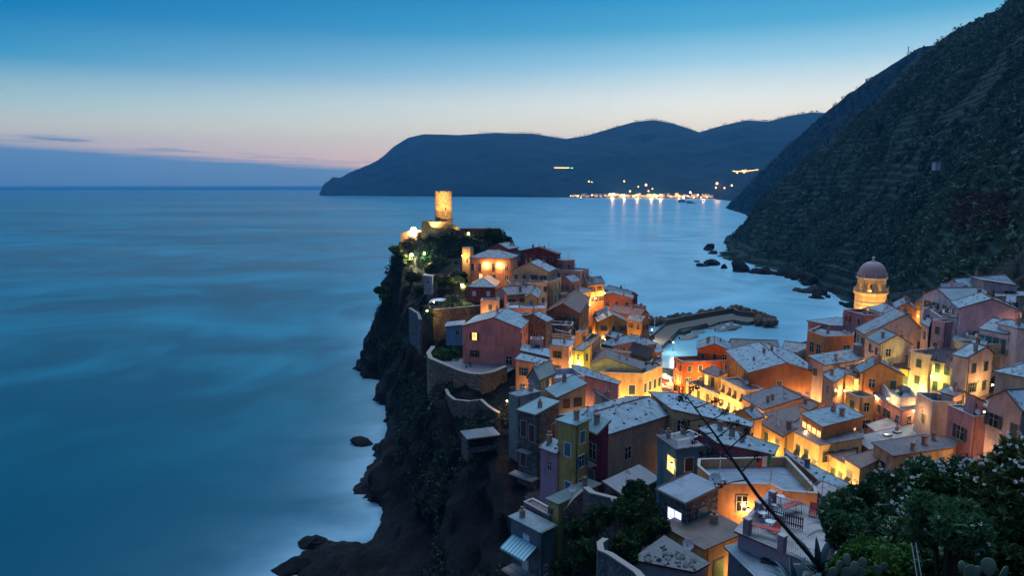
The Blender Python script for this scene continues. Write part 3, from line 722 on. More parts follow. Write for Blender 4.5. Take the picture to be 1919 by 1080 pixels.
    for i in range(q.get('vents', 0)):
        p = free(1.3)
        if p: link('roof_vent', vent_mesh(), root, (p.x, p.y, p.z + roofz), (0, 0, math.atan2(V[1].y - V[0].y, V[1].x - V[0].x)))
    for s_ in q.get('sky', []):
        pp = zp(q['z'], s_); w3 = Wz(pp[0], pp[1], q['ze'] + .25) - o
        b = MB(); b.box((0, 0, .08), (1.3, .9, .16)); sk = b.build('skylight', M_DMETAL, root, loc=w3, rot=(0, 0, math.atan2(V[1].y - V[0].y, V[1].x - V[0].x)))
        b = MB(); b.box((0, 0, .18), (1.05, .65, .03)); b.build('pane', plain('sky_glass', (.55, .62, .68), .1), sk)
    for e_, u_, v_, ww, hh, kd in q.get('win', []):
        a, b = V[e_], V[(e_ + 1) % n]; nn = nrm(e_); p = a.lerp(b, u_); ms = window_meshes(kd, ww * K, hh * K, q.get('sc', 'g'), True)
        win = link('window', ms[0], root, (p.x, p.y, p.z - v_ * K), (0, 0, math.atan2(nn.y, nn.x) + math.pi / 2)); link('pane', ms[1], win)
        for s_, l_, r_ in ms[2:]: link('shutter', s_, win, l_, r_)
    for e_ in range(n):
        a, b = V[e_], V[(e_ + 1) % n]; nn = nrm(e_); ln_ = (b - a).length; mid = (a + b) / 2 + o
        if ln_ > 2.6 and nn.dot(Vector((-mid.x, -mid.y, 0)).normalized()) > .25 and q['h'] > 3.9 and not any(w_[0] == e_ for w_ in q.get('win', [])):
            k_ = max(1, min(5, int(ln_ / 2.9)))
            for i, vv_ in [(a_, v_) for a_ in range(k_) for v_ in ((1.9, 4.9) if q['h'] > 6 else (1.9,))]:
                p = a.lerp(b, (i + .5) / k_ + rnd.uniform(-.04, .04)); ms = window_meshes(rnd.choice('cpo'), .95 * K, 1.45 * K, q.get('sc', 'g'), True)
                win = link('window', ms[0], root, (p.x, p.y, p.z - vv_ * K), (0, 0, math.atan2(nn.y, nn.x) + math.pi / 2)); link('pane', ms[1], win)
                for s_, l_, r_ in ms[2:]: link('shutter', s_, win, l_, r_)
    if q.get('rail'):
        for e_ in q['rail']:
            I = offs(-.12); b = MB(); up = Vector((0, 0, .1 if par else .18)); railing(b, [I[e_] + up, I[(e_ + 1) % n] + up], 0.9, gap=.2); b.build('railing', M_METAL, root)
    return root
# ------------------------------------------------------------------ the houses: zoom id, left eave end, near eave corner, right eave end, depth, height...
RS1 = slate(SL1); RS0 = slate(SL0); RS2 = slate(SL2); RS3 = slate(SL3); RSR = slate(SLR, 'tile'); RST = slate(SL1, 'strip'); RSP = slate(SL2, 'pane'); RS3T = slate(SL3, 'tile'); RTEAL = slate((0.2, 0.34, 0.38), 'strip')
ST1 = stone((0.17, 0.14, 0.12)); ST2 = stone((0.24, 0.19, 0.13)); ST3 = stone((0.14, 0.15, 0.15))
# castle headland
house('orange three storey house below the castle with two lamps burning on its front', 1, 773, (1068, 560), (1118, 538), 188, 9.5, 'hip', 2.0, (0.50, 0.22, 0.11), RS2, sc='b',
      win=[('L', .93, 2.6, .9, 2.0, 'c'), ('L', .75, 2.6, .9, 2.3, 'd'), ('L', .42, 2.6, .9, 2.3, 'd'), ('L', .1, 2.6, .9, 1.3, 'p'), ('L', .73, 5.4, .9, 1.7, 'L'), ('L', .40, 5.5, .9, 2.0, 'd'), ('L', .1, 5.3, .9, 1.3, 'p'), ('L', .1, 8.1, .9, 1.3, 'p'), ('R', .5, 2.5, .9, 1.3, 'c'), ('R', .5, 5.5, .9, 1.3, 'c')])
house('low brick red house with hipped slate roof in front of the orange lamp-lit house', 1, 762, (955, 768), 1005, 178, 3.6, 'hip', 1.9, BRICK, RS2, sc='w', win=[('L', .25, 1.7, .9, 1.2, 'c'), ('L', .78, 1.7, .9, 1.2, 'c')])
house('small ochre block with flat top lit up left of the orange lamp-lit house', 1, (718, 480), (775, 485), 800, 196, 6, 'flat', 0, YEL, RS2, par=0, over=0, sc='b', win=[('L', .4, 3.5, .7, 1.2, 'p')])
house('dark red house with slate roof under the trees at the castle terrace end', 2, 240, (380, 112), (458, 98), 203, 6, 'gx', 1.4, (0.27, 0.09, 0.06), RS1, ch=1, R=(2, 1, 'p'))
house('wide maroon house with gabled roof highest on the sea side of the ridge', 2, (480, 128), (765, 150), 790, 210, 7, 'gx', 1.6, (0.22, 0.04, 0.045), RS3, ch=1)
house('small pink block with terrace on the far edge beside the wide maroon house', 2, (768, 195), (808, 205), 832, 205, 6, 'flat', 0, (0.36, 0.16, 0.13), RS2, par=0, rail='LR', Lm=4)
house('tall cream house with dark shutters and broad pale slate roof mid ridge', 2, 410, (692, 290), (750, 262), 182, 11, 'gx', 2.3, (0.52, 0.36, 0.20), RS0, R=(2, 3, 'c', .9, 1.7), ch=2, dish=1, vents=8, sc='g')
house('cream block with open roof terrace below the broad pale slate roof', 2, (398, 378), (690, 372), 755, 177, 9, 'flat', 0, CREAM, RS3, L=(7, 1, 'pd', .8, 1.4), win=[('L', .12, 4.9, .8, 1.7, 'c'), ('L', .28, 4.9, .8, 1.7, 'c')], par=0.9, sc='g')
house('cream and ochre house end with two columns of dark shuttered windows', 2, 715, (735, 362), (797, 335), 179, 9, 'flat', 0, (0.55, 0.38, 0.2), RS2, R=(2, 3, 'c', .9, 1.7), par=0.6)
house('blank pale pink house box with flat top against the sea', 2, (750, 272), (946, 284), 952, 200, 6, 'flat', 0, (0.45, 0.30, 0.26), RS2, par=0.4)
house('pinkish house with blue slate roof under the blank pale box', 2, 782, (868, 366), (940, 352), 190, 9, 'gx', 1.3, (0.40, 0.22, 0.18), RS1, R=(2, 2, 'c', .7, 1.2), L=(2, 1, 'p', .8, 1.2), ch=1)
house('orange lamplit row of windows under slates near the sea edge', 2, 955, (1004, 388), (1130, 372), 201, 9, 'gx', 1.6, (0.58, 0.27, 0.09), RS1, R=(4, 2, 'o', .8, 1.4), ch=2, dish=1, sc='b')
house('cream house stepping down the lamplit lane in the middle of the ridge', 2, 890, (914, 462), (1030, 432), 193, 8, 'gx', 0.9, (0.58, 0.34, 0.15), RS2, R=(4, 2, 'p', .8, 1.2), sc='b')
house('low ochre house with small shuttered windows squeezed below the tall cream house', 2, 772, (800, 468), (850, 450), 185, 6, 'flat', 0, (0.48, 0.32, 0.13), RS3, R=(2, 1, 'c', .8, 1.5), par=0.5)
house('brown house with wide dark reddish tiled gable in the middle of the ridge', 2, (684, 602), (932, 612), 1012, 167, 6, 'gx', 2.2, (0.17, 0.09, 0.07), RSR, ch=1)
house('long brick house with low slates last but one on the headland edge', 2, (1135, 420), (1330, 476), 1345, 224, 8, 'gy', 1.0, (0.36, 0.12, 0.07), RS2, ch=1, Lm=3)
house('orange red house with dark pipe down its middle near the headland tip', 2, (1045, 490), (1348, 500), 1372, 212, 9, 'gx', 1.5, (0.48, 0.14, 0.07), RS2, ch=1, dish=1)
house('small salmon house last at the tip of the headland', 2, (1352, 553), (1420, 562), 1427, 215, 7, 'flat', 0, (0.48, 0.17, 0.11), RS2, par=0.3, ch=1, L=(1, 1, 'p', .7, 1.0), Lm=3)
house('narrow orange house with bright lamplit side in the lane below the orange red house', 2, 1040, (1082, 640), (1168, 600), 190, 9, 'gx', 1.0, (0.56, 0.24, 0.08), RS2, R=(3, 2, 'p', .8, 1.2))
house('amber walled house with hipped slates in front of the headland tip', 2, (1088, 682), (1310, 682), 1330, 183, 7, 'gx', 1.9, (0.38, 0.22, 0.06), RS1, ch=0)
house('amber house end turned to the harbour under patchy slates', 2, (1310, 655), (1426, 680), 1434, 192, 8, 'gy', 1.4, (0.36, 0.22, 0.07), RS1, vents=5, Lm=3)
house('dark slated house between the orange red house and the amber ones', 2, (1180, 592), (1415, 632), 1424, 201, 7, 'gy', 1.6, (0.34, 0.13, 0.08), RS3, ch=2, Lm=4)
# middle of the ridge, nearer
house('salmon block with white framed roof terrace in the middle of the ridge', 2, (370, 572), (676, 575), 690, 150, 5.5, 'flat', 0, (0.52, 0.26, 0.18), slate((0.45, 0.5, 0.56), 'pane'), par=0.5, rail='LR', ch=1)
house('slate roofed house with grey stair box just above the salmon terrace block', 2, (376, 470), (618, 452), 628, 163, 6, 'gy', 1.3, (0.36, 0.2, 0.15), RS3, ch=2, dish=1)
house('tiny orange lit gabled room on top of the salmon terrace block', 2, (512, 492), (608, 494), 640, 156, 3.4, 'gx', 0.9, (0.6, 0.28, 0.08), RS2, sc='b', win=[('L', .45, 1.2, .7, 1.2, 'p')])
house('glowing peach box house with flat white-rimmed roof beside the lit lane', 2, (168, 512), (314, 514), 324, 160, 5, 'flat', 0, (0.62, 0.36, 0.18), slate(SL0, 'pane'), par=0.3)
house('large rose pink house with pale slate gable over the stone bastion', 3, (335, 124), (750, 142), (775, 88), 130, 7.9, 'gx', 1.9, (0.58, 0.22, 0.17), RS0, ro=0.45, Lm=11, sc='b', edge=True, vents=0,
      win=[('L', .79, 1.9, .95, 1.5, 'l'), ('L', .79, 5.4, .95, 1.4, 'o'), ('L', .19, 6.4, 1.2, 1.6, 'p')])
house('stone house with blue slates and a pink balcony right behind the rose pink house', 3, (700, 70), (936, 92), 944, 137, 6, 'gx', 1.3, GREY, RS0, wmat=stone((0.24, 0.15, 0.10)), ro=0.4, win=[('L', .3, 3, 1.0, 1.3, 'p')], vents=4, Lm=3.5)
house('pink walled balcony block below the stone house behind the rose pink house', 3, (828, 217), (920, 217), 936, 128, 5, 'flat', 0, (0.5, 0.25, 0.24), RS2, par=0.9, Lm=2)
house('plain peach house with lit narrow side in the lane below the ridge', 3, (940, 262), (1104, 275), (1152, 205), 137, 9, 'flat', 0, (0.62, 0.38, 0.23), RS2, par=0, over=0.1, R=(3, 2, 'c', .7, 1.2))
house('ochre house with sunken roof terrace above the plain peach house', 3, (938, 190), (1118, 212), (1152, 140), 145, 6, 'flat', 0, (0.46, 0.24, 0.07), RS1, par=1.0)
house('grey stone house with flat blue roof behind the ochre sunken terrace', 3, (942, 112), (1126, 118), 1136, 152, 4, 'flat', 0, GREY, RS1, wmat=ST1, par=0.5, ch=2)
house('yellow green lit sliver of house at the lane below the plain peach house', 2, (903, 895), (968, 905), 978, 139, 6, 'sX', 0.5, (0.45, 0.48, 0.06), RS2, sc='b', win=[('L', .6, 1.6, .6, .9, 'p')], Lm=3)
house('peach house with round arched ivy and small terrace right of the plain peach house', 4, (325, 95), (373, 100), 385, 150, 8, 'flat', 0, (0.55, 0.28, 0.12), RS0, par=0.2, Lm=3)
house('brown terraced house with planted balcony left of the wide hipped slates', 4, 372, (455, 182), (522, 115), 149, 7, 'flat', 0, (0.36, 0.22, 0.14), RS3, par=0.9, R=(2, 1, 'p', .8, 1.4), rail='LR')
house('house under wide low slates with small skylights in front of the amber houses', 4, 525, (610, 206), (800, 165), 171, 5, 'hip', 1.5, (0.33, 0.2, 0.14), RS0, ch=2, dish=1, cat='house')
house('house under bright blue slates reaching the harbour edge', 4, 700, (872, 200), (955, 188), 176, 6, 'hip', 1.4, (0.4, 0.25, 0.16), RS0, ch=2, ant=1)
house('amber house with thick dark slate roof above the big yellow house', 4, (750, 240), (912, 288), (952, 248), 160, 8, 'gy', 1.8, (0.45, 0.24, 0.05), RS3T, R=(1, 2, 'p', .8, 1.3), vents=0)
house('low pink terrace block between the peach lane and the amber slate roof', 4, (488, 222), (745, 258), 760, 158, 5, 'flat', 0, (0.5, 0.30, 0.28), RS2, par=0.8)
house('pale green gabled attic house with dark roof on top of the big yellow house', 4, (372, 372), (850, 392), 884, 145, 3.2, 'gx', 2.6, (0.30, 0.44, 0.26), RS3, ro=0.62, over=0.7, ch=2, found=0.5)
# near the neck of the ridge
house('white rimmed roof terrace block at the left end of the mauve pink house', 4, (45, 416), (128, 460), (398, 436), 112, 5.5, 'flat', 0, (0.45, 0.36, 0.44), slate((0.4, 0.5, 0.6), 'pane'), par=0.9, ch=1)
house('cream gabled loggia house with brown lattice and blue slates', 4, (97, 537), (195, 607), 405, 98, 4.2, 'sX', 1.5, (0.42, 0.30, 0.16), RTEAL, sc='b', win=[('R', .28, 1.0, 1.2, 1.5, 'c'), ('R', .7, 1.0, 1.4, 1.5, 'c'), ('L', .3, 1.2, .6, .9, 'c'), ('L', .75, 1.2, .6, .9, 'c')])
house('grey stone house with shallow blue roof and tall shuttered doors over the cliff', 3, (735, 668), (872, 765), (1032, 700), 92, 11, 'sX', 0.5, GREY, RTEAL, wmat=ST3, sc='b', win=[('L', .68, 2.6, 1.0, 2.4, 'd'), ('L', .25, 2.9, 1.0, 2.4, 'd'), ('L', .7, 7, 1.0, 2.4, 'd'), ('R', .3, 6.6, .9, 1.7, 'c'), ('R', .75, 3.5, .9, 2.4, 'd')], ant=0)
house('small teal gabled house between the ochre lean-to and the white rimmed terrace', 3, 810, (880, 498), (1000, 445), 107, 5, 'gx', 1.5, TEAL, RTEAL)
house('greenish terrace block with glass screens above the grey stone cliff house', 3, (702, 606), (733, 640), (898, 600), 99, 10, 'flat', 0, (0.22, 0.25, 0.23), RS2, par=0.0, over=0.05, rail='LRB', M=2.2)
house('narrow olive yellow house with two white framed windows on the cliff side', 8, (400, 158), (503, 188), (585, 98), 77, 16, 'flat', 0, (0.42, 0.32, 0.10), RTEAL, par=0, over=0.3, sc='tw', win=[('L', .42, 3.2, .9, 1.6, 'c'), ('L', .37, 8.0, .9, 1.5, 'c')])
house('tiny wedge roofed cream dormer house beside the mauve pink house', 4, (412, 572), (530, 690), 575, 93, 3, 'sx', 1.6, (0.38, 0.30, 0.22), slate((0.07, 0.09, 0.12), 'strip'), M=3.2, Lm=2.6)
house('dark maroon house with ribbed slates and an antenna mast next to the olive yellow house', 8, (512, 168), (642, 232), 700, 78.5, 13, 'sX', 1.0, (0.15, 0.03, 0.045), RTEAL, sc='t', win=[('L', .68, 2.4, .8, 2.0, 'p'), ('L', .25, 2.6, 1.3, 2.0, 'p'), ('L', .3, 6.2, 1.3, 2.4, 'd')], ant=2)
house('big stained plaster house with pale slates and one dark window', 8, 722, (676, 240), (1082, 112), 80, 11, 'gx', 1.1, (0.40, 0.26, 0.17), RS1, sc='g', win=[('R', .33, 3.4, 1.1, 1.6, 'p')], vents=18, Lm=None, M=8.5)
house('small mauve house with slate lean-to roof hanging left of the olive yellow house', 8, (296, 312), (398, 350), 430, 78.5, 8.5, 'sX', 0.5, (0.40, 0.24, 0.30), RS1, Lm=1.6, sc='b', win=[('L', .45, 2.0, .6, 1.1, 'p')], vents=3)
house('stone house with grey ribbed lean-to roof above the dark garden', 8, (675, 468), (785, 606), (1000, 500), 72, 8, 'sY', 0.6, GREY, slate((0.20, 0.21, 0.24), 'strip'), wmat=ST1)
house('grey concrete house with striped blue awning overhanging the cliff', 8, (120, 735), (300, 828), 380, 68, 9, 'flat', 0, (0.14, 0.17, 0.18), slate((0.15, 0.2, 0.23), 'pane'), par=0, over=0.3, sc='w', win=[('R', .35, 4.5, .5, 1.0, 'p')])
house('reddish roof terrace block with pale rail behind the striped awning house', 8, (196, 640), (345, 722), 400, 71, 4, 'flat', 0, (0.20, 0.15, 0.17), slate((0.22, 0.12, 0.12), 'pane'), par=0.1, rail='L')
house('tiny yellow house with dark flat roof beside the reddish roof terrace', 8, (343, 628), (403, 655), 432, 70.5, 4.4, 'flat', 0, (0.5, 0.36, 0.10), slate((0.08, 0.12, 0.13), 'pane'), par=0, over=0.35, sc='b', win=[('L', .75, 1.2, .7, .8, 'p')])
house('teal house with one bright yellow window under a railed terrace', 9, (205, 75), (338, 170), (440, 90), 67, 8, 'flat', 0, (0.07, 0.17, 0.20), RS3, par=0, over=0.2, sc='b', rail='L', Lm=3.0, win=[('L', .25, 1.9, 1.4, 1.6, 'Y')])
house('small dark red house cube with white coping on the teal house terrace', 9, 338, (348, 108), (525, 68), 69, 3.0, 'flat', 0, (0.26, 0.05, 0.06), RS1, par=0.15, M=2.0, found=0)
# street front left row
house('small cream house with pale slates at the end of the long pale slate house', 5, 655, (786, 768), (865, 748), 93, 5, 'gx', 0.8, (0.55, 0.34, 0.14), RS1)
house('ochre patched house with dark red lean-to roof beside the lit street', 5, (862, 800), (1040, 905), 1064, 90, 8, 'sX', 0.7, (0.46, 0.28, 0.08), RSR, Lm=1.5)
# street, far row (facades to the left)
house('vermilion house with white stripes and slate gable by the square', 5, 350, (366, 228), (620, 244), 168, 12, 'gy', 1.5, (0.58, 0.12, 0.02), RS2, ch=2, dish=1, M=9)
house('vermilion lower storeys with railed corner terrace facing the square', 5, 180, (250, 330), (628, 312), 163, 14, 'flat', 0, (0.58, 0.14, 0.03), RS3, par=0.8, sc='gw', L=(2, 3, 'c', .9, 1.8), M=None)
house('long low dark blue slated house along the harbour water', 5, 600, (632, 226), (1000, 240), 188, 6, 'gx', 2.0, (0.16, 0.2, 0.26), RS3, sc='t', win=[('R', .45, 1.4, 1.5, 2.0, 'Y'), ('R', .1, 1.4, 1.6, 1.8, 'p'), ('R', .75, 1.4, 1.8, 1.8, 'p')], M=7, vents=0)
house('dark slated wing at the right end of the long low harbour house', 5, 1004, (1020, 238), (1215, 262), 182, 5, 'gx', 1.8, (0.22, 0.2, 0.2), RS2, M=7)
house('veranda house with reddish slates beside the vermilion house', 5, (398, 400), (522, 442), (602, 392), 141, 5, 'sX', 0.6, (0.6, 0.38, 0.12), RSR, sc='g', win=[('L', .3, 1.6, 1.0, 2.2, 'd'), ('L', .7, 1.6, 1.0, 2.2, 'L')])
house('long yellow street front with balcony below the vermilion house', 5, (275, 480), (540, 585), 640, 136, 9, 'flat', 0, (0.64, 0.45, 0.22), RSP, par=0.8, L=(4, 2, 'c', .9, 1.7), sc='b')
house('large brown gabled house with broad blue slates in the middle of the town', 5, (592, 335), (768, 414), (1330, 424), 128, 11, 'gy', 2.0, (0.27, 0.13, 0.06), RS0, sc='g', vents=26, ch=2, dish=1, L=(3, 1, 'd', .9, 2.2), win=[('R', .42, 2.2, 1.0, 1.5, 'c'), ('L', .2, 6, .9, 1.5, 'c')])
house('yellow balcony storeys below the large brown gabled house', 5, (545, 458), (735, 552), 880, 124, 10, 'flat', 0, (0.66, 0.48, 0.24), RS3, par=0.3, L=(4, 2, 'a', .9, 1.6), sc='b', rail='L')
house('salmon gabled house with dark roof and clutter of vents in front of the brown gable', 5, (712, 612), (885, 702), (1350, 668), 112, 9, 'gy', 1.7, (0.52, 0.27, 0.18), RS3, L=(4, 2, 'p', .8, 1.1), dish=2, ch=2, sc='w', ro=0.62)
house('salmon parapet house behind the reddish lean-to roof', 7, 240, (262, 745), (380, 708), 93, 5, 'flat', 0, (0.58, 0.26, 0.14), RS3, par=0.9, M=2.5)
house('round fronted cream terrace house with stubby pillars', 7, (330, 392), (430, 408), (540, 398), 109, 7, 'flat', 0, (0.5, 0.34, 0.18), RS2, par=0.7, rail='')
house('glass veranda room with green door under a thin flat roof', 7, (392, 252), (575, 262), 612, 114, 3.6, 'flat', 0, (0.55, 0.42, 0.12), RSR, par=0, over=0.4, sc='l', win=[('L', .68, 1.5, 2.6, 2.0, 'Y'), ('L', .2, 1.6, 1.2, 2.2, 'd')], Lm=4)
house('grey stained tower house with white left face right of the flower boxes', 7, (838, 362), (958, 438), (1115, 440), 96, 10, 'flat', 0, (0.42, 0.36, 0.33), RS3, par=0.9, sc='g', win=[('L', .45, 3.2, .9, 1.4, 'c'), ('R', .3, 7, .7, .6, 'p')], ch=1)
house('pink house with open green shutters near the flowering shrub', 7, (1068, 462), (1250, 545), (1358, 540), 87, 8, 'flat', 0, (0.50, 0.25, 0.24), RS2, par=0.2, sc='g', win=[('L', .42, 3.0, 1.3, 1.9, 'o')], rail='')
house('little pink stair house with slate cap on the pink house terrace', 7, (1195, 400), (1256, 442), (1325, 442), 88, 3.4, 'sx', 0.7, (0.50, 0.30, 0.30), RS1)
house('cream pink house with blue slates at the far right above the flowering tree', 7, (1362, 412), (1600, 500), (1680, 520), 80, 9, 'gx', 1.7, (0.54, 0.38, 0.32), RS0, sc='g', win=[('L', .78, 2.6, 1.3, 1.7, 'o'), ('L', .15, 2.9, 1.1, 1.9, 'c')], vents=6, Lm=9)
house('large white house with wide blue slates at the right edge', 6, (1300, 872), (1520, 986), (1745, 1032), 90, 8, 'hip', 2.0, (0.58, 0.42, 0.28), RS0, sc='g', win=[('L', .68, 3.0, 1.1, 2.8, 'd'), ('L', .12, 3.3, 1.0, 2.8, 'd'), ('R', .42, 2.4, 1.7, 2.0, 'c')], ch=1, Lm=12)
house('cream attic house with slate gable behind the large white house', 6, (1190, 806), (1305, 876), (1500, 845), 98, 6, 'gy', 1.2, (0.62, 0.50, 0.38), RS0, ro=0.7, rail='', dish=1)
house('tall narrow cream house front with dark roof left of the pink laundry balcony', 6, (1032, 868), (1192, 900), 1230, 107, 10, 'gy', 1.5, (0.58, 0.46, 0.36), RS3, L=(4, 2, 'c', .8, 1.6), sc='g')
house('big mauve pink gabled house high on the right', 6, 1232, (1250, 492), (1725, 520), 118, 9, 'gy', 1.9, (0.60, 0.38, 0.40), RS0, M=7.5, sc='g', win=[('R', .74, 2.2, .9, 1.7, 'c')], vents=10, ch=2)
house('pale house with long grey roof behind the mauve pink gable', 6, 1150, (1170, 434), (1520, 430), 130, 6, 'gx', 1.8, (0.56, 0.50, 0.52), RST, M=8, ch=1)
house('topmost house on the right with long pale roof below the hillside', 6, 1205, (1290, 362), (1690, 322), 141, 6, 'gx', 2.2, (0.58, 0.42, 0.42), RS0, M=6, ch=1)
house('brownish pink house at the right edge beside the topmost long roof', 6, (1510, 312), (1690, 318), (1850, 300), 137, 5, 'sY', 0.8, (0.46, 0.35, 0.34), RS2, M=6)
house('row of white rooms with four teal doors under slates', 6, 1380, (1396, 645), (1620, 690), 112, 4.4, 'gx', 1.4, WHITE, RS1, M=6, sc='t', win=[('R', .1, 2.2, 1.0, 2.4, 'd'), ('R', .36, 2.2, 1.0, 2.4, 'd'), ('R', .62, 2.2, 1.0, 2.4, 'd'), ('R', .86, 2.2, .9, 2.4, 'd')])
house('white house with stone side at the right edge above the wide blue slates', 6, 1640, (1695, 652), (1790, 650), 106, 8, 'hip', 1.0, WHITE, RS1, L=(1, 2, 'c', .8, 1.5), M=4)
house('low cream house with small teal window below the mauve pink block', 6, (1090, 690), (1190, 742), (1292, 775), 111, 5, 'flat', 0, (0.5, 0.42, 0.26), RS2, par=0.4, sc='t', win=[('R', .2, 1.6, .8, 1.1, 'c')], rail='R')
house('square mauve house block with flat roof left of the mauve pink gable', 6, (1092, 585), (1122, 600), (1226, 592), 120, 7, 'flat', 0, (0.56, 0.34, 0.36), RS2, par=0.9, M=2.5)
house('pink house front with small windows left of the square mauve house block', 6, (1010, 505), (1098, 562), 1135, 124, 8, 'flat', 0, (0.58, 0.38, 0.36), RS1, Lm=3, L=(3, 2, 'p', .8, 1.3), par=0.5, ch=1)
house('greyish mauve house with flat roof next to the yellow gable by the church', 6, (960, 455), (1030, 500), (1120, 470), 132, 8, 'flat', 0, (0.52, 0.40, 0.44), RS1, L=(2, 2, 'p', .7, 1.2), par=0.4, dish=2, ch=2)
house('yellow gabled house right of the church tower', 6, 850, (878, 462), (965, 470), 158, 8, 'gy', 1.2, (0.58, 0.36, 0.10), RS1, M=8)
house('small house with orange lit gable under slates right of the church tower', 6, 715, (752, 490), (905, 500), 154, 8, 'gy', 1.3, (0.48, 0.22, 0.10), RS1, M=8, ch=1)
house('slate roofed house with jumble of chimneys at the foot of the church tower', 6, 590, (640, 530), (805, 530), 150, 7, 'hip', 1.6, (0.35, 0.16, 0.16), RS0, M=6, ch=3, dish=1)
house('maroon house with dark window and planted roof at the church foot', 6, (488, 530), (502, 545), (645, 540), 141, 8, 'flat', 0, (0.36, 0.15, 0.16), RS3, par=0.6, ch=2, sc='b', win=[('R', .35, 1.9, 1.1, 1.6, 'p')])
house('grey cream gabled house with one long slate slope in front of the church', 6, 480, (512, 694), (1000, 712), 130, 9, 'gy', 4.2, (0.52, 0.43, 0.34), RS2, ro=0.62, M=6, ch=1, sc='b', ant=1)
house('dark blue flat roofed house left of the cream house with one small window', 6, (415, 752), (442, 785), (612, 788), 131, 6, 'flat', 0, (0.12, 0.13, 0.18), slate((0.25, 0.38, 0.5), 'strip'), par=0, over=0.2)
house('cream gabled house with one small window in the middle of the right quarter', 6, 610, (628, 768), (862, 772), 119, 9, 'gy', 1.6, (0.64, 0.50, 0.36), RST, M=5.5, sc='b', win=[('R', .26, 1.6, .8, 1.3, 'p')], ch=1)
house('cream house with walled terrace adjoining the small window gable', 6, 835, (845, 822), (1008, 862), 117, 11, 'flat', 0, (0.64, 0.49, 0.36), RS3, par=0.9, M=8)
house('long narrow slate roofed house in front of the orange waterfront house', 6, 158, (182, 935), (620, 862), 125, 5, 'sY', 0.8, (0.35, 0.3, 0.26), RS1, M=3.5, ch=1, dish=1, vents=10)
house('orange gabled house with pale chimney in the middle of the right quarter', 6, 440, (482, 992), (800, 1012), 113, 5, 'gy', 1.9, (0.60, 0.26, 0.09), RST, ro=0.4, M=4, ch=2, dish=1)
house('yellow house with green shutter right of the orange gable with pale chimney', 6, 690, (702, 948), (905, 968), 118, 8, 'gx', 0.9, (0.60, 0.40, 0.12), RSR, M=7, sc='g', win=[('R', .55, 2.2, 1.2, 1.5, 'c'), ('R', .55, 5.2, 1.2, 1.5, 'c')])
# foreground
house('stone walled house with grey shed roof and cold blue lit window', 9, (214, 350), (420, 556), (640, 474), 56, 5.2, 'sX', 0.35, GREY, slate((0.20, 0.24, 0.29), 'pane'), wmat=ST3, sc='t', win=[('L', .42, 2.3, 1.6, 2.2, 'B')])
house('mauve and yellow house with plain brown sheet roof and bright green shutters', 9, (240, 712), (545, 890), (840, 828), 52, 5, 'sX', 0.12, (0.58, 0.38, 0.14), slate((0.13, 0.09, 0.08), 'pane'), over=0.35, sc='l', win=[('R', .35, 2.3, 1.1, 1.7, 'c'), ('R', .62, 4.1, .6, .6, 'p')], edge=False)

ZM[13] = (1240, 640, 3.375)
def phouse(label, z, pts, d, h, wall, rmat, i0=0, **k):
    """irregular house: pts = roof corners in zoom pixels, near corner first and then clockwise seen from above... any order round the outline; optional third value lifts a corner"""
    HOUSES.append(dict(label=label, z=z, pts=pts, d=d, h=h, wall=wall, rmat=rmat, i0=i0, roof='poly', **k))
phouse('long pale slate roofed house running down to the lit street beside the stained plaster house', 5, [(170, 702), (770, 836), (786, 812), (268, 588), (0, 572)], 86, 6, (0.50, 0.34, 0.18), RS0, vents=20)
phouse('house with three square chimneys on a worn slate roof above the big flat terrace', 5, [(528, 966), (944, 1052), (972, 992), (500, 826), (386, 856)], 71, 4, (0.22, 0.10, 0.13), RS1, vents=10, ch=3, chk=0)
phouse('long thin slate roofed house between the big flat terrace and the lit street', 13, [(1005, 892), (1200, 957), (1226, 942), (850, 742), (775, 690), (800, 722), (900, 800)], 73, 6, (0.32, 0.22, 0.16), RS1, vents=8, ch=1)
phouse('low mauve slate roofed house right of the iron railed terrace', 13, [(1075, 1040), (1190, 1075), (1212, 985), (1020, 905), (985, 940)], 60, 5, (0.34, 0.24, 0.24), slate((0.32, 0.26, 0.28)))
phouse('orange house with glowing glass veranda and tiled slates in the middle of the street', 7, [(160, 621), (453, 547), (300, 462), (14, 532)], 93, 4.6, (0.56, 0.25, 0.10), RS1, vents=0, ch=2, sc='w', win=[(3, .14, 1.9, 1.0, 2.1, 'L'), (3, .38, 1.9, 1.0, 2.1, 'L'), (3, .62, 1.9, 1.0, 2.1, 'L'), (3, .86, 1.9, 1.0, 2.1, 'L'), (0, .8, 1.6, .45, .45, 'L')])
phouse('yellow storeys under the glowing glass veranda', 7, [(138, 752), (448, 702), (440, 640), (0, 585), (-100, 628)], 91, 10, (0.66, 0.48, 0.24), RS3, slab=1, sc='g', win=[(4, .15, 2.4, .9, 1.6, 'a'), (4, .4, 2.4, .9, 1.6, 'a'), (4, .65, 2.4, .9, 1.6, 'a'), (4, .15, 5.2, .9, 1.6, 'a'), (4, .4, 5.2, .9, 1.6, 'a'), (4, .65, 5.2, .9, 1.6, 'a'), (4, .88, 3.4, .9, 1.6, 'a')])
phouse('yellow house with hipped purple slates on the bend of the lit street', 5, [(1060, 826), (1236, 712), (1110, 680), (885, 738)], 101, 10, (0.66, 0.47, 0.24), RSR, sc='b', win=[(3, .2, 2.0, .9, 1.3, 'c'), (3, .72, 2.0, .9, 1.3, 'c'), (3, .2, 5.0, .9, 1.3, 'c'), (3, .72, 5.0, .9, 1.3, 'c')])
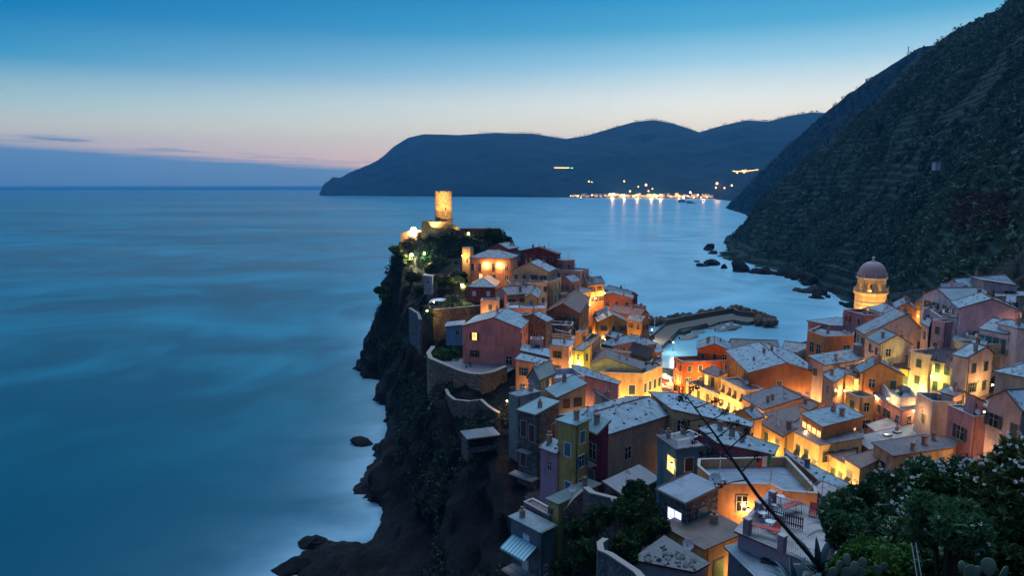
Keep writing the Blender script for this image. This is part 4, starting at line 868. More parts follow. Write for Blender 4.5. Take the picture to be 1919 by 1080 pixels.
phouse('pale yellow street house with reddish flat lean-to roof and square chimney', 7, [(325, 888), (388, 850), (380, 745), (345, 702), (122, 762)], 88, 10, (0.66, 0.47, 0.24), RSR, ch=1, chk=0, sc='g', win=[(4, .12, 2.6, .85, 1.5, 'c'), (4, .36, 2.5, .85, 1.5, 'c'), (4, .62, 2.4, .85, 1.5, 'a'), (4, .87, 2.4, .85, 1.5, 'a'), (4, .3, 5.6, .85, 1.5, 'a'), (4, .8, 5.6, .85, 1.5, 'a')])
phouse('yellow street house with brown strip roof nearest the flowering shrub', 7, [(430, 920), (548, 862), (542, 795), (324, 852)], 84, 10, (0.66, 0.48, 0.25), RSR, sc='g', win=[(3, .35, 2.2, 1.0, 1.9, 'a'), (3, .35, 5.4, 1.0, 1.9, 'a')])
phouse('red walled lean-to with pale slates stepping down beside the rose pink house', 3, [(966, 350), (950, 290), (775, 258), (758, 302)], 121, 4, (0.36, 0.10, 0.06), RS0, vents=5)
phouse('ochre walled lean-to with pale slates above the bastion foot', 3, [(952, 406), (974, 378), (760, 326), (720, 366)], 114, 7, (0.50, 0.27, 0.12), RS0, vents=5)
phouse('dark slated roof house directly over the plain peach house', 3, [(1080, 282), (1100, 248), (955, 216), (936, 224)], 139, 3, (0.5, 0.28, 0.18), RS3, ch=1)
phouse('long mauve pink house with slates sloping behind its blank wall', 4, [(656, 504), (668, 490), (352, 360), (296, 358), (392, 434)], 118, 8, (0.58, 0.32, 0.32), RS1, vents=10, win=[(4, .9, 9, .1, .1, 'p')])
phouse('big yellow house with cream cornice and framed green window above the square', 4, [(850, 420), (1002, 358), (965, 325), (700, 330), (515, 408)], 142, 13, (0.66, 0.42, 0.17), RS3, par=.4, sc='gw', win=[(4, .76, 3.6, 1.3, 2.0, 'c'), (4, .3, 8, 1.1, 1.8, 'c'), (0, .14, 3.4, 1.1, 2.0, 'c'), (0, .38, 3.4, 1.1, 2.0, 'c'), (0, .62, 3.4, 1.1, 2.0, 'c'), (0, .86, 3.4, 1.1, 2.0, 'c'), (0, .2, 7, 1.1, 2.0, 'c'), (0, .5, 7, 1.1, 2.0, 'c'), (0, .8, 7, 1.1, 2.0, 'c')])
phouse('narrow yellow balcony block squeezed between the big yellow house and the harbour', 4, [(912, 372), (1004, 330), (1002, 285), (945, 280), (905, 330)], 152, 9, (0.60, 0.34, 0.12), RS3, par=.5, rail=(0,), sc='b')
phouse('brown harbour end house with rough slate roof beside the quay', 4, [(940, 262), (1000, 248), (985, 205), (930, 195)], 172, 9, (0.32, 0.17, 0.12), RS1)
phouse('low house under jumbled slate patches in front of the long narrow slate roof', 6, [(200, 1060), (395, 1040), (470, 965), (640, 878), (600, 866), (185, 942)], 119, 6, (0.42, 0.26, 0.16), RS1, vents=12, ch=3, dish=2)
phouse('pink roof terrace house with glass rail between the mauve block and the white rooms', 6, [(1195, 735), (1290, 770), (1300, 700), (1235, 690)], 116, 5, (0.50, 0.34, 0.32), RS2, rail=(0,), slab=1)
phouse('small cream roof house left of the pink front with small windows', 6, [(945, 610), (1000, 640), (1010, 575), (960, 560)], 127, 6, (0.52, 0.38, 0.28), RS2, ch=1)
phouse('tiny slate roofed salmon house in front of the amber house with hipped slates', 4, [(560, 120), (640, 150), (690, 115), (610, 90)], 178, 5, (0.45, 0.2, 0.14), RS1, ch=1)
phouse('small brown house with flat terrace between the tiled gable and the peach lane', 2, [(745, 740), (860, 765), (890, 720), (780, 690)], 152, 5, (0.34, 0.2, 0.15), RS3, par=.6, ch=1)
phouse('little ochre house with slates under the orange red house with dark pipe', 2, [(1060, 600), (1170, 585), (1165, 560), (1062, 575)], 203, 6, (0.44, 0.24, 0.10), RS1)
phouse('small cream roof terrace house squeezed left of the square mauve house block', 6, [(1108, 528), (1168, 540), (1172, 485), (1118, 476)], 127, 5, (0.60, 0.50, 0.44), RS2, par=.5)
phouse('small white house with slate cap between the mauve block and the mauve pink gable', 6, [(1172, 560), (1230, 572), (1236, 520), (1180, 510)], 121, 6, WHITE, RS1, ch=1)
phouse('long pale peach house wall below the topmost long roof', 6, [(1530, 402), (1740, 398), (1740, 366), (1505, 362)], 134, 4, (0.64, 0.46, 0.38), RS2)
phouse('tiny white house with slate cap behind the mauve pink gable at the right', 6, [(1600, 445), (1662, 452), (1668, 400), (1612, 388)], 127, 4, WHITE, RS1)
phouse('slate roofed house behind the greyish mauve house near the hillside', 6, [(940, 438), (1045, 468), (1110, 440), (1000, 422)], 150, 6, (0.50, 0.38, 0.34), RS1, ch=2, dish=1)
phouse('small ochre house with three chimneys left of the glass veranda room', 7, [(330, 235), (392, 250), (400, 205), (345, 192)], 117, 6, (0.55, 0.34, 0.18), RS2, ch=2)
phouse('low slate roofed house tucked left of the round fronted terrace house', 7, [(172, 248), (240, 300), (330, 245), (270, 200)], 118, 6, (0.42, 0.30, 0.22), RS1, dish=1, ch=1)
phouse('cream house with cluttered roof behind the little pink stair house', 7, [(1010, 372), (1105, 400), (1190, 360), (1110, 320)], 98, 6, (0.60, 0.47, 0.38), RS2, ch=2, dish=1)
phouse('low pink house with slates between the row of white rooms and the cream attic', 6, [(1330, 790), (1420, 800), (1440, 755), (1350, 748)], 106, 6, (0.60, 0.42, 0.40), RS1, ch=1)
phouse('pale house front with small terrace above the low cream house', 6, [(1290, 700), (1370, 715), (1378, 665), (1300, 655)], 115, 6, (0.60, 0.52, 0.46), RS2, par=.5)
phouse('narrow peach house against the left side of the cream small window gable', 6, [(560, 830), (612, 840), (618, 790), (570, 785)], 122, 6, (0.60, 0.38, 0.24), RS1)
phouse('brown roofed little house between the salmon gable and the orange veranda house', 7, [(0, 470), (60, 500), (120, 470), (60, 440)], 103, 6, (0.52, 0.34, 0.22), RSR, ch=1)
phouse('house with plain dark brown roof behind the two skylights', 7, [(560, 670), (895, 602), (745, 528), (488, 612)], 100, 4.5, (0.45, 0.3, 0.2), RSP)
phouse('house with blue grey slates and two skylights above the yellow street houses', 7, [(500, 787), (965, 690), (858, 598), (384, 703)], 93, 4.5, (0.5, 0.3, 0.16), RST, sky=[(700, 660), (632, 682)], dish=1, ch=1)
phouse('yellow walled house with mossy dark roof and pale turreted chimneys', 7, [(672, 832), (1100, 772), (1135, 718), (905, 688), (530, 745)], 84, 7, (0.63, 0.45, 0.26), RS3T, ch=3, chk=0, dish=1, sc='b', win=[(4, .55, 2.4, 1.0, 1.7, 'c')])
phouse('white block with flower boxes and white fabric shade', 7, [(725, 415), (840, 402), (800, 338), (660, 288), (573, 284), (640, 368)], 104, 3.4, WHITE, RS2, par=0.9)
phouse('pink house with sloping side wall below the white flower box block', 7, [(738, 505), (842, 478), (838, 440), (560, 372), (540, 388)], 103, 7, (0.46, 0.24, 0.25), RSP)
phouse('orange waterfront house with big dark window and cluttered top terrace', 6, [(190, 712), (415, 702), (425, 655), (170, 622), (58, 665)], 139, 10, (0.56, 0.22, 0.08), RS2, par=0.5, sc='b', rail=(0, 4), ch=1, win=[(0, .78, 3.0, 1.4, 2.0, 'p'), (4, .3, 3.2, 1.4, 2.2, 'p'), (4, .7, 3.2, 1.4, 2.2, 'p')])
phouse('slate roofed shed room on the terrace of the orange waterfront house', 6, [(235, 628), (425, 636), (425, 598), (290, 566), (60, 592)], 148, 3.0, (0.45, 0.24, 0.22), RS1)
phouse('broad flat roofed peach house with walled empty terrace and green white red flag', 13, [(358, 903), (690, 907), (765, 950), (985, 966), (975, 930), (790, 733), (232, 747), (228, 790)], 60, 8, (0.58, 0.30, 0.14), slate((0.20, 0.25, 0.32), 'pane'), par=0.9, sc='l', capw=0.8)
phouse('white walled low house with rubble strewn flat roof at the bottom', 9, [(455, 1050), (548, 1000), (255, 818), (48, 968)], 47, 4.5, (0.50, 0.42, 0.42), slate((0.10, 0.10, 0.11), 'pane'), slab=1)
phouse('pink pillared terrace house with tiled floor and iron railings in the foreground', 9, [(785, 768), (1395, 1030), (1480, 900), (1430, 640), (1010, 500)], 46, 6, (0.36, 0.28, 0.30), slate((0.34, 0.29, 0.29), 'pane'), slab=1)
phouse('house with flat blue grey roof below the iron railed terrace', 9, [(716, 890), (960, 1130), (1330, 1120), (1300, 1000), (860, 840)], 46, 5, (0.20, 0.17, 0.19), slate((0.17, 0.22, 0.27), 'pane'), slab=1)
def layout_poly(q):
    P = [zp(q['z'], p[:2]) for p in q['pts']]; z0 = W(P[0][0], P[0][1], q['d']).z
    V = [Wz(p[0], p[1], z0 + (r[2] * K if len(r) > 2 else 0)) for p, r in zip(P, q['pts'])]
    area = sum(V[i].x * V[(i + 1) % len(V)].y - V[(i + 1) % len(V)].x * V[i].y for i in range(len(V)))
    q['flip'] = area < 0
    q.update(V=V, ze=z0, zb=z0 - q['h'] * K, b=Vector((V[0].x, V[0].y)))
    print('%-60s poly ze %5.1f zb %5.1f y %s' % (q['label'][:60], z0, q['zb'], [round(v.y) for v in V]))
for q in HOUSES:
    if q['roof'] == 'poly': layout_poly(q)
    else: layout(q)

# ------------------------------------------------------------------ land
def P3(px, py, d): w = W(px, py, d); return (w.x, w.y, w.z)
def PZ(px, py, z=0): w = Wz(px, py, z); return (w.x, w.y, w.z)
ctrl = []
coast = [(500, 1150), (535, 1078), (575, 1030), (600, 1008), (645, 1008), (691, 996), (714, 966), (700, 945), (680, 915), (686, 876), (698, 845), (712, 802), (728, 797), (733, 779), (726, 760), (717, 719), (719, 672), (717, 645)]
CO = [PZ(*c)[:2] for c in coast] + [(-58 * K, 300 * K), (-25 * K, 312 * K), (20 * K, 292 * K), ] + [PZ(*c)[:2] for c in [(1212, 655), (1230, 668), (1240, 697), (1263, 698), (1290, 682), (1340, 670), (1400, 657), (1480, 652), (1510, 638), (1560, 600), (1597, 572)]]
for x, y in CO: ctrl.append((x, y, -0.3))
# offshore
for i, (x, y) in enumerate(CO):
    a = Vector(CO[max(0, i - 1)]); b = Vector(CO[min(len(CO) - 1, i + 1)]); n = Vector((b.y - a.y, -(b.x - a.x))).normalized()
    if i == 0: n = Vector((-1, 0.2)).normalized()
    ctrl.append((x - n.x * 7, y - n.y * 7, -7)) if False else None
    ctrl.append((x - n.x * 9, y - n.y * 9, -7.0))
for p in [(745, 452, 236), (775, 441, 236), (830, 441, 236), (900, 441, 236), (940, 445, 238), (960, 462, 236), (722, 484, 236), (708, 530, 238), (703, 575, 240), (705, 610, 246),
          (760, 500, 222), (800, 515, 207), (850, 500, 202), (780, 560, 190), (795, 600, 172), (770, 620, 176), (750, 660, 178), (735, 700, 187), (755, 745, 165), (722, 560, 232), (735, 620, 215),
          (800, 742, 127), (830, 750, 122), (870, 758, 118), (910, 775, 112), (940, 800, 104), (745, 800, 150), (722, 860, 140), (780, 850, 122), (840, 840, 110), (905, 850, 96),
          (800, 905, 112), (860, 920, 99), (925, 940, 87), (950, 1000, 78), (760, 960, 114), (820, 1000, 101), (900, 1040, 88), (740, 1020, 106), (800, 1075, 94), (880, 1078, 86),
          (720, 1079, 99), (950, 1079, 76), (1060, 1020, 68), (1100, 900, 72), (1200, 960, 60), (1230, 1030, 54), (1120, 1060, 55)]: ctrl.append(P3(*p))
for px_, py_, z_ in [(560, 1050, 2), (620, 1022, 3), (600, 1050, 3), (640, 1040, 4.5), (680, 1030, 6), (720, 1000, 8), (640, 1075, 5), (590, 1078, 3), (560, 1095, 2), (690, 1060, 8), (740, 960, 8), (735, 900, 7), (730, 860, 8)]: ctrl.append(PZ(px_, py_, z_ * K))
for x, y, z in [(-30, 60, 2), (-60, 60, -8), (-30, 40, 8), (-12, 40, 22), (-15, 20, 32), (0, 30, 30), (10, 34, 29), (-45, 20, 5), (-60, 0, 8), (0, 0, 60), (5, 6, 56.3), (-6, 6, 55), (4, 14, 48), (10, 10, 53.6), (16, 13, 52.5), (14, 22, 47), (24, 22, 50),
                (34, 30, 50), (30, 8, 55), (60, 30, 60), (60, 60, 48), (90, 60, 56), (90, 100, 46), (110, 130, 50), (130, 160, 56), (0, -20, 66), (40, -20, 72), (-40, -20, 40), (24, 38, 31), (40, 50, 36),
                # valley floor: the street from the near right down to the square
                (62, 92, 13), (60, 105, 10), (55, 125, 7.5), (50, 145, 5.5), (46, 160, 3), (42, 180, 1.5), (44, 172, 2), (60, 192, 1.5), (70, 140, 8), (80, 165, 6), (95, 190, 12), (75, 190, 4),
                # rock under the church and beyond
                (105, 215, 10), (118, 225, 12), (130, 245, 14), (150, 265, 20), (120, 190, 26)]: ctrl.append((x * K, y * K, z * K))
for q in HOUSES:
    if q['roof'] == 'poly':
        for p in q['V']: ctrl.append((p.x, p.y, q['zb'] - 0.4))
        continue
    for u, v in ((0, 0), (1, 0), (0, 1), (1, 1)):
        p = q['b'] + q['e1'] * q['Lx'] * u + q['e2'] * q['My'] * v; ctrl.append((p.x, p.y, q['zb'] - 0.4))
ctrl = np.array(ctrl)
# merge near-duplicates (keep the lowest)
keep = []
for i in np.argsort(ctrl[:, 2]):
    if all((ctrl[i, 0] - ctrl[j, 0]) ** 2 + (ctrl[i, 1] - ctrl[j, 1]) ** 2 > 9.0 for j in keep): keep.append(i)
ctrl = ctrl[keep]
n = len(ctrl); D = np.sqrt(((ctrl[:, None, :2] - ctrl[None, :, :2]) ** 2).sum(-1))
Amat = np.zeros((n + 1, n + 1)); Amat[:n, :n] = D - np.eye(n) * 1.2; Amat[n, :n] = 1; Amat[:n, n] = 1
sol = np.linalg.solve(Amat, np.append(ctrl[:, 2], 0))
def ground(x, y):
    x = np.atleast_1d(x).astype(float); y = np.atleast_1d(y).astype(float); out = np.empty(len(x))
    for s in range(0, len(x), 20000):
        dd = np.sqrt((x[s:s + 20000, None] - ctrl[None, :, 0]) ** 2 + (y[s:s + 20000, None] - ctrl[None, :, 1]) ** 2); out[s:s + 20000] = dd @ sol[:-1] + sol[-1]
    return out
def groundz(x, y): return float(ground([x], [y])[0])
xs = np.concatenate([np.arange(-90, 14, 0.8), np.arange(14, 120, 1.3), np.arange(120, 262, 2.2)]); ys = np.concatenate([np.arange(-30, 30, 2.0), np.arange(30, 372, 1.1), np.arange(372, 450, 2.5)])
GX, GY = np.meshgrid(xs, ys); gx, gy = GX.ravel(), GY.ravel(); gz = ground(gx, gy)
hz = GX * 0 + gz.reshape(GX.shape)
# keep the ground under every house
dist_h = np.full(len(gx), 99.0)
for q in HOUSES:
    if q['roof'] == 'poly':
        X0 = min(v.x for v in q['V']); X1 = max(v.x for v in q['V']); Y0 = min(v.y for v in q['V']); Y1 = max(v.y for v in q['V'])
        dd = np.hypot(np.maximum(np.maximum(X0 - gx, gx - X1), 0), np.maximum(np.maximum(Y0 - gy, gy - Y1), 0)); dist_h = np.minimum(dist_h, dd)
        gz = np.where(dd < 6, np.minimum(gz, q['zb'] - .2 + np.maximum(dd - 1, 0) * 1.4), gz); continue
    rx, ry = gx - q['b'].x, gy - q['b'].y
    u = rx * q['e1'].x + ry * q['e1'].y; v = rx * q['e2'].x + ry * q['e2'].y
    ex = np.maximum(np.maximum(-u, u - q['Lx']), 0); ey = np.maximum(np.maximum(-v, v - q['My']), 0); dd = np.hypot(ex, ey)
    dist_h = np.minimum(dist_h, dd)
    lim = q['zb'] - 0.2 + np.maximum(dd - 1.0, 0) * 1.4
    gz = np.where(dd < 9, np.minimum(gz, lim), gz)
gz = np.clip(gz, -8, 75 * K)
def pix(x, y, z): d_ = y * CP + (H - z) * SP; return 959.5 + F * x / d_, 540 - F * (y * SP + (z - H) * CP) / d_
ysh = PZ(1250, 698)[1]; pxg, pyg = pix(gx, gy, gz); mk0 = (gy > 118 * K) & (gy < 262 * K) & (pxg > 1222) & (pxg < 1276) & (pyg < 768)
gz = np.where(mk0, np.minimum(gz, np.where(gy > ysh - 2, -3.0, 2.4)), gz)
G2 = gz.reshape(GX.shape)
dzdx = np.gradient(G2, axis=1) / np.gradient(GX, axis=1); dzdy = np.gradient(G2, axis=0) / np.gradient(GY, axis=0)
nx, ny = -dzdx.ravel(), -dzdy.ravel(); nl = np.sqrt(nx ** 2 + ny ** 2 + 1); nx, ny, nzv = nx / nl, ny / nl, 1 / nl
steep = np.clip((1 - nzv) * 1.8, 0.0, 1)
amp = np.where(mk0, 0, 1) * np.clip(dist_h / 5.5 - 0.15, 0, 1) * (0.55 + 0.45 * steep)
PP = np.stack([gx, gy, gz], 1)
n1 = fbm(PP / np.array([17, 17, 26]), 3, 3) * 3.4 + fbm(PP / np.array([6.5, 6.5, 9]), 5, 5, ridge=True) * 3.0 + fbm(PP / 2.2, 9, 3, ridge=True) * 1.15
# diagonal rock strata
st = np.sin((gz * 0.8 + gx * 0.5 + gy * 0.25 + fbm(PP / 12, 21, 3) * 5) * 1.1) * 0.5
disp = np.minimum(n1 - 2.4 + st, 2.4) * amp
V = np.stack([gx + nx * disp, gy + ny * disp, gz + nzv * disp], 1)
ny_, nx_ = GX.shape; idx = np.arange(ny_ * nx_).reshape(ny_, nx_)
Fq = np.stack([idx[:-1, :-1].ravel(), idx[:-1, 1:].ravel(), idx[1:, 1:].ravel(), idx[1:, :-1].ravel()], 1)
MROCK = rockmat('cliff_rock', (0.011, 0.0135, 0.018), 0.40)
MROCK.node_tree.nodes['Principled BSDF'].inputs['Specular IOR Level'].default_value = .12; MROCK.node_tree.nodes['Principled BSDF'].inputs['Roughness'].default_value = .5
town = np.clip(1.6 - dist_h / 3.5, 0, 1) * np.clip((nzv - .45) * 4, 0, 1) * (gz > 0.6) * (gx / np.maximum(gy, 1) > 0.02)
tk = MROCK.node_tree; bs_ = tk.nodes['Principled BSDF']; src_ = bs_.inputs['Base Color'].links[0].from_socket; at_ = N(tk, 'ShaderNodeAttribute', attribute_name='vv')
tk.links.new(mixc(tk, at_.outputs['Fac'], src_, mixc(tk, noise_(tk, pos(tk), 1.4, 5), (.20, .16, .13, 1), (.08, .065, .055, 1))), bs_.inputs['Base Color'])
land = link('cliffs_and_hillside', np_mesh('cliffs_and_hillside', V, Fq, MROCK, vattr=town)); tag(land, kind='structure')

# lofted hills: columns of (px, base(py,d), crest(py,d))
def loft(name, cols, nu, nv, amp_, sc, mat, back, curve=1.0, seed=1, terr=0.0, base_drop=12.0, bulge=0.0, flat_scale=1.0):
    cols = sorted(cols); px = np.array([c[0] for c in cols]); b = np.array([W(c[0], c[1], c[2])[:] for c in cols]); t = np.array([W(c[3] if len(c) > 5 else c[0], c[-2], c[-1])[:] for c in cols])
    U = np.linspace(0, 1, nu); par = np.linspace(0, 1, len(cols))
    bb = np.stack([np.interp(U, par, b[:, k]) for k in range(3)], 1); tt = np.stack([np.interp(U, par, t[:, k]) for k in range(3)], 1)
    rows = []
    vs = np.concatenate([[-0.06], np.linspace(0, 1, nv), 1 + np.linspace(0, 1, max(4, nv // 6))[1:] * back])
    for v in vs:
        if v <= 1:
            vz = max(v, 0) ** curve; p = bb * (1 - v) + tt * v; p[:, 2] = bb[:, 2] * (1 - vz) + tt[:, 2] * vz
            if v < 0: p = bb.copy(); p[:, 2] -= base_drop
            p[:, 2] += bulge * math.sin(math.pi * max(v, 0)) * (tt[:, 2] - bb[:, 2])
        else:
            k = v - 1; p = tt + (tt - bb) * k; p[:, 2] = tt[:, 2] - (tt[:, 2] - bb[:, 2]) * k * 1.1
        rows.append(p)
    Pn = np.concatenate(rows); nr = len(rows)
    a_ = np.ones(len(Pn)); 
    nse = fbm(Pn / sc, seed, 6, ridge=True)
    n2 = fbm(Pn / (sc * 0.25), seed + 40, 4)
    vrow = np.repeat(np.clip(vs, 0, 1), nu)
    ampv = amp_ * (0.25 + 0.75 * np.sin(np.pi * np.clip(vrow, 0, 1)) ** 0.5) * np.where(vrow > .9, .6, 1) + (amp_ * .35 * np.clip(1 - vrow * 12, 0, 1) if name == 'near_hill' else 0)
    dirn = np.array([-0.35, -0.75, 0.55]); d0 = (nse * 1.0 + n2 * 0.35) * ampv
    V = Pn + dirn[None, :] * d0[:, None]
    if terr:
        ph = V[:, 2] / terr; fr = ph - np.floor(ph); m = np.clip((fbm(Pn / (sc * 1.5), seed + 9, 2) - 0.02) * 5, 0, 1)
        V[:, 2] += (np.where(fr < 0.75, -fr * 0.75, -0.56 + (fr - 0.75) * 2.2)) * terr * m * 0.6
    idx = np.arange(nr * nu).reshape(nr, nu)
    Fq = np.stack([idx[:-1, :-1].ravel(), idx[:-1, 1:].ravel(), idx[1:, 1:].ravel(), idx[1:, :-1].ravel()], 1)
    o = link(name, np_mesh(name, V, Fq, mat, smooth=True)); tag(o, kind='structure')
    return V.reshape(nr, nu, 3), vs
MHILL = rockmat('hillside_scrub', (0.012, 0.018, 0.021), 0.56)
th_ = MHILL.node_tree; bs_ = th_.nodes['Principled BSDF']; src_ = bs_.inputs['Base Color'].links[0].from_socket; sz_ = N(th_, 'ShaderNodeSeparateXYZ'); th_.links.new(pos(th_), sz_.inputs[0])
bz = M_(th_, 'ADD', sz_.outputs[2], M_(th_, 'MULTIPLY', noise_(th_, pos(th_), .02, 3), 10)); fr_ = M_(th_, 'FRACT', M_(th_, 'DIVIDE', bz, 5.0)); mk_ = M_(th_, 'MULTIPLY', M_(th_, 'SUBTRACT', fr_, .55), 6, clamp=True)
th_.links.new(mixc(th_, mk_, src_, mixc(th_, noise_(th_, pos(th_), .3, 4), (.012, .040, .040, 1), (.038, .084, .074, 1))), bs_.inputs['Base Color'])
# near hill on the right
near_cols = [(1321, 464, 725, 1323, 473, 728), (1345, 497, 560, 1345, 464, 740), (1395, 508, 520, 1402, 415, 730), (1440, 512, 500, 1431, 367, 715), (1480, 516, 485, 1460, 343, 700), (1520, 533, 440, 1508, 301, 680), (1545, 560, 390, 1555, 263, 655),
             (1598, 575, 355, 1608, 210, 630), (1640, 572, 320, 1645, 187, 612), (1690, 560, 285, 1700, 123, 590), (1740, 552, 250, 1777, 66, 560), (1800, 540, 215, 1879, 13, 520), (1860, 525, 185, 1960, -49, 480), (1930, 505, 165, 2080, -129, 440), (2050, 480, 150, 2260, -249, 400), (2250, 440, 140, 2500, -409, 360)]
VH, vsH = loft('near_hill', near_cols, 520, 300, 11.0, 60.0, MHILL, 0.8, curve=1.12, seed=11, terr=2.4, base_drop=14)
MMID = rockmat('mid_hill_scrub', (0.010, 0.018, 0.024), 0.4)
mid_cols = [(1364, 397, 1900, 1364, 394, 1905), (1372, 404, 1700, 1382, 372, 1800), (1395, 416, 1400, 1428, 324, 1650), (1420, 426, 1250, 1465, 287, 1550), (1450, 430, 1150, 1502, 253, 1450), (1500, 440, 1050, 1551, 208, 1350), (1560, 440, 1000, 1619, 156, 1250), (1620, 440, 950, 1670, 122, 1180), (1680, 430, 900, 1721, 91, 1120), (1740, 430, 870, 1760, 84, 1080), (1780, 430, 850, 1800, 80, 1060)]
loft_mid = loft('middle_hill', mid_cols, 200, 110, 22.0, 120.0, MMID, 0.8, curve=1.15, seed=31)
far2 = [(1325, 381, 3100, 1326, 380, 3110), (1345, 383, 2900, 1356, 367, 3050), (1365, 386, 2700, 1392, 342, 2900), (1390, 388, 2600, 1428, 312, 2800), (1430, 388, 2500, 1480, 272, 2700), (1500, 388, 2400, 1560, 225, 2600)]
loft('far_slope', far2, 90, 60, 26.0, 200.0, MMID, 0.8, seed=51)
crest = [(600, 366), (608, 346), (625, 333), (640, 334), (648, 330), (655, 326), (668, 318), (674, 317), (690, 311), (712, 299), (738, 275), (765, 259), (795, 252), (860, 254), (930, 249), (1000, 251), (1060, 261), (1100, 254), (1150, 239), (1190, 228), (1225, 224), (1260, 231), (1310, 248), (1350, 237), (1400, 226), (1440, 228), (1480, 217), (1520, 210), (1545, 211), (1600, 216)]
def far_base(px): t = (px - 600) / 1000; return (366.5 + 6.0 * min(1, t * 1.3), 5600 - 1250 * min(1, max(0, t) * 1.35))
fc = []
for px, py in crest:
    by, bd = far_base(px); k = min(1, (366 - py) / 90)
    dz0 = Wz(px, by, 0).y / K
    fc.append((px, by, dz0, px, py, dz0 + 40 + 1000 * max(k, 0.02)))
MFAR = rockmat('far_hill_scrub', (0.004, 0.009, 0.012), 0.3)
VF, vsF = loft('monte_ridge', fc, 420, 90, 75.0, 700.0, MFAR, 0.6, curve=1.0, seed=71, base_drop=10, bulge=0.05)

# ------------------------------------------------------------------ sea
m, t, p = newmat('sea_water'); Pp = pos(t)
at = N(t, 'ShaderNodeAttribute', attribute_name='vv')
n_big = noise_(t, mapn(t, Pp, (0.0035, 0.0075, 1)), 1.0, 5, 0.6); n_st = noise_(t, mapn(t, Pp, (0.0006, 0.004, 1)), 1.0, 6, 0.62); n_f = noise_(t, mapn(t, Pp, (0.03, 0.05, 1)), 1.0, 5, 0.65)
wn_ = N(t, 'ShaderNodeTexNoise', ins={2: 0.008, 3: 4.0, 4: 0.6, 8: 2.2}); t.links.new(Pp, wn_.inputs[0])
pale_mask = M_(t, 'MULTIPLY', M_(t, 'SUBTRACT', M_(t, 'ADD', M_(t, 'MULTIPLY', n_big, 0.5), M_(t, 'MULTIPLY', wn_.outputs[0], 0.5)), 0.44), 3.0, clamp=True)
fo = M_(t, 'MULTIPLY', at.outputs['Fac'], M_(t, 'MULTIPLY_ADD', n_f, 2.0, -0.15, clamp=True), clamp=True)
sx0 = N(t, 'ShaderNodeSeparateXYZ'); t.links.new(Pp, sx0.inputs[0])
pale_mask = M_(t, 'MULTIPLY', pale_mask, M_(t, 'MULTIPLY_ADD', sx0.outputs[1], 1 / 170, -.72, clamp=True))  # near water darkened in its colour for the weaker sky reflection
col = mixc(t, pale_mask, (0.0, 0.072, 0.112, 1), (0.016, 0.33, 0.46, 1))
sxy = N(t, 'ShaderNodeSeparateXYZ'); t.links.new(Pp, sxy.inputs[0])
bay_bright = M_(t, 'MULTIPLY', M_(t, 'MULTIPLY_ADD', M_(t, 'DIVIDE', sxy.outputs[0], sxy.outputs[1]), 2.2, 0.62, clamp=True), M_(t, 'MULTIPLY_ADD', sxy.outputs[1], 1 / 260, -0.35, clamp=True))
col = mixc(t, M_(t, 'MULTIPLY', bay_bright, M_(t, 'MULTIPLY_ADD', wn_.outputs[0], 1.2, 0.1, clamp=True)), col, (0.24, 0.52, 0.66, 1))  # sky brightness over the bay put into the water colour by position
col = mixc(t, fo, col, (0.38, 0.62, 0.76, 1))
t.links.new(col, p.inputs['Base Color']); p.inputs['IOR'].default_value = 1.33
t.links.new(M_(t, 'MULTIPLY_ADD', n_st, 0.26, M_(t, 'MULTIPLY_ADD', pale_mask, 0.10, 0.20)), p.inputs['Roughness'])
bump(t, p, n_st, 0.2, 0.5)
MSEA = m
def axis(lo, hi, step, far, side):
    c = list(np.arange(lo, hi, step)); v = hi; s = step
    while v < far: s *= 1.35; v += s; c.append(v)
    v = lo; s = step; pre = []
    lim = -far if side else lo - 400
    while v > lim: s *= 1.35; v -= s; pre.append(v)
    return np.array(pre[::-1] + c)
sxs = axis(-160, 330, 2.5, 9600, True); sys_ = axis(-20, 460, 2.5, 9600, False)
SX, SY = np.meshgrid(sxs, sys_); sx_, sy_ = SX.ravel(), SY.ravel()
cp = []
for i in range(len(CO) - 1):
    a, b = np.array(CO[i]), np.array(CO[i + 1]); k = max(1, int(np.linalg.norm(b - a) / 2)); cp += [a + (b - a) * j / k for j in range(k)]
hc = [PZ(*c)[:2] for c in [(1321, 465), (1345, 499), (1395, 509), (1440, 514), (1480, 518), (1520, 535), (1541, 560), (1570, 570), (1598, 575)]]
for i in range(len(hc) - 1):
    a, b = np.array(hc[i]), np.array(hc[i + 1]); k = max(1, int(np.linalg.norm(b - a) / 4)); cp += [a + (b - a) * j / k for j in range(k)]
cp = np.array(cp)
foam = np.zeros(len(sx_)); near = (sx_ > -260) & (sx_ < 420) & (sy_ > 20) & (sy_ < 900); ii = np.where(near)[0]
for s in range(0, len(ii), 20000):
    j = ii[s:s + 20000]; dd = np.sqrt(((sx_[j][:, None] - cp[None, :, 0]) ** 2 + (sy_[j][:, None] - cp[None, :, 1]) ** 2)).min(1)
    foam[j] = np.exp(-dd / 6.0) * 0.62 + np.exp(-dd / 22.0) * 0.18
harb = (sx_ > 40 * K) & (sx_ < 120 * K) & (sy_ > 205 * K) & (sy_ < 262 * K); foam[harb] *= 0.35
sidx = np.arange(SX.size).reshape(SX.shape)
SF = np.stack([sidx[:-1, :-1].ravel(), sidx[:-1, 1:].ravel(), sidx[1:, 1:].ravel(), sidx[1:, :-1].ravel()], 1)
sea = link('sea', np_mesh('sea', np.stack([sx_, sy_, sx_ * 0], 1), SF, MSEA, smooth=True, vattr=foam)); tag(sea, kind='structure')
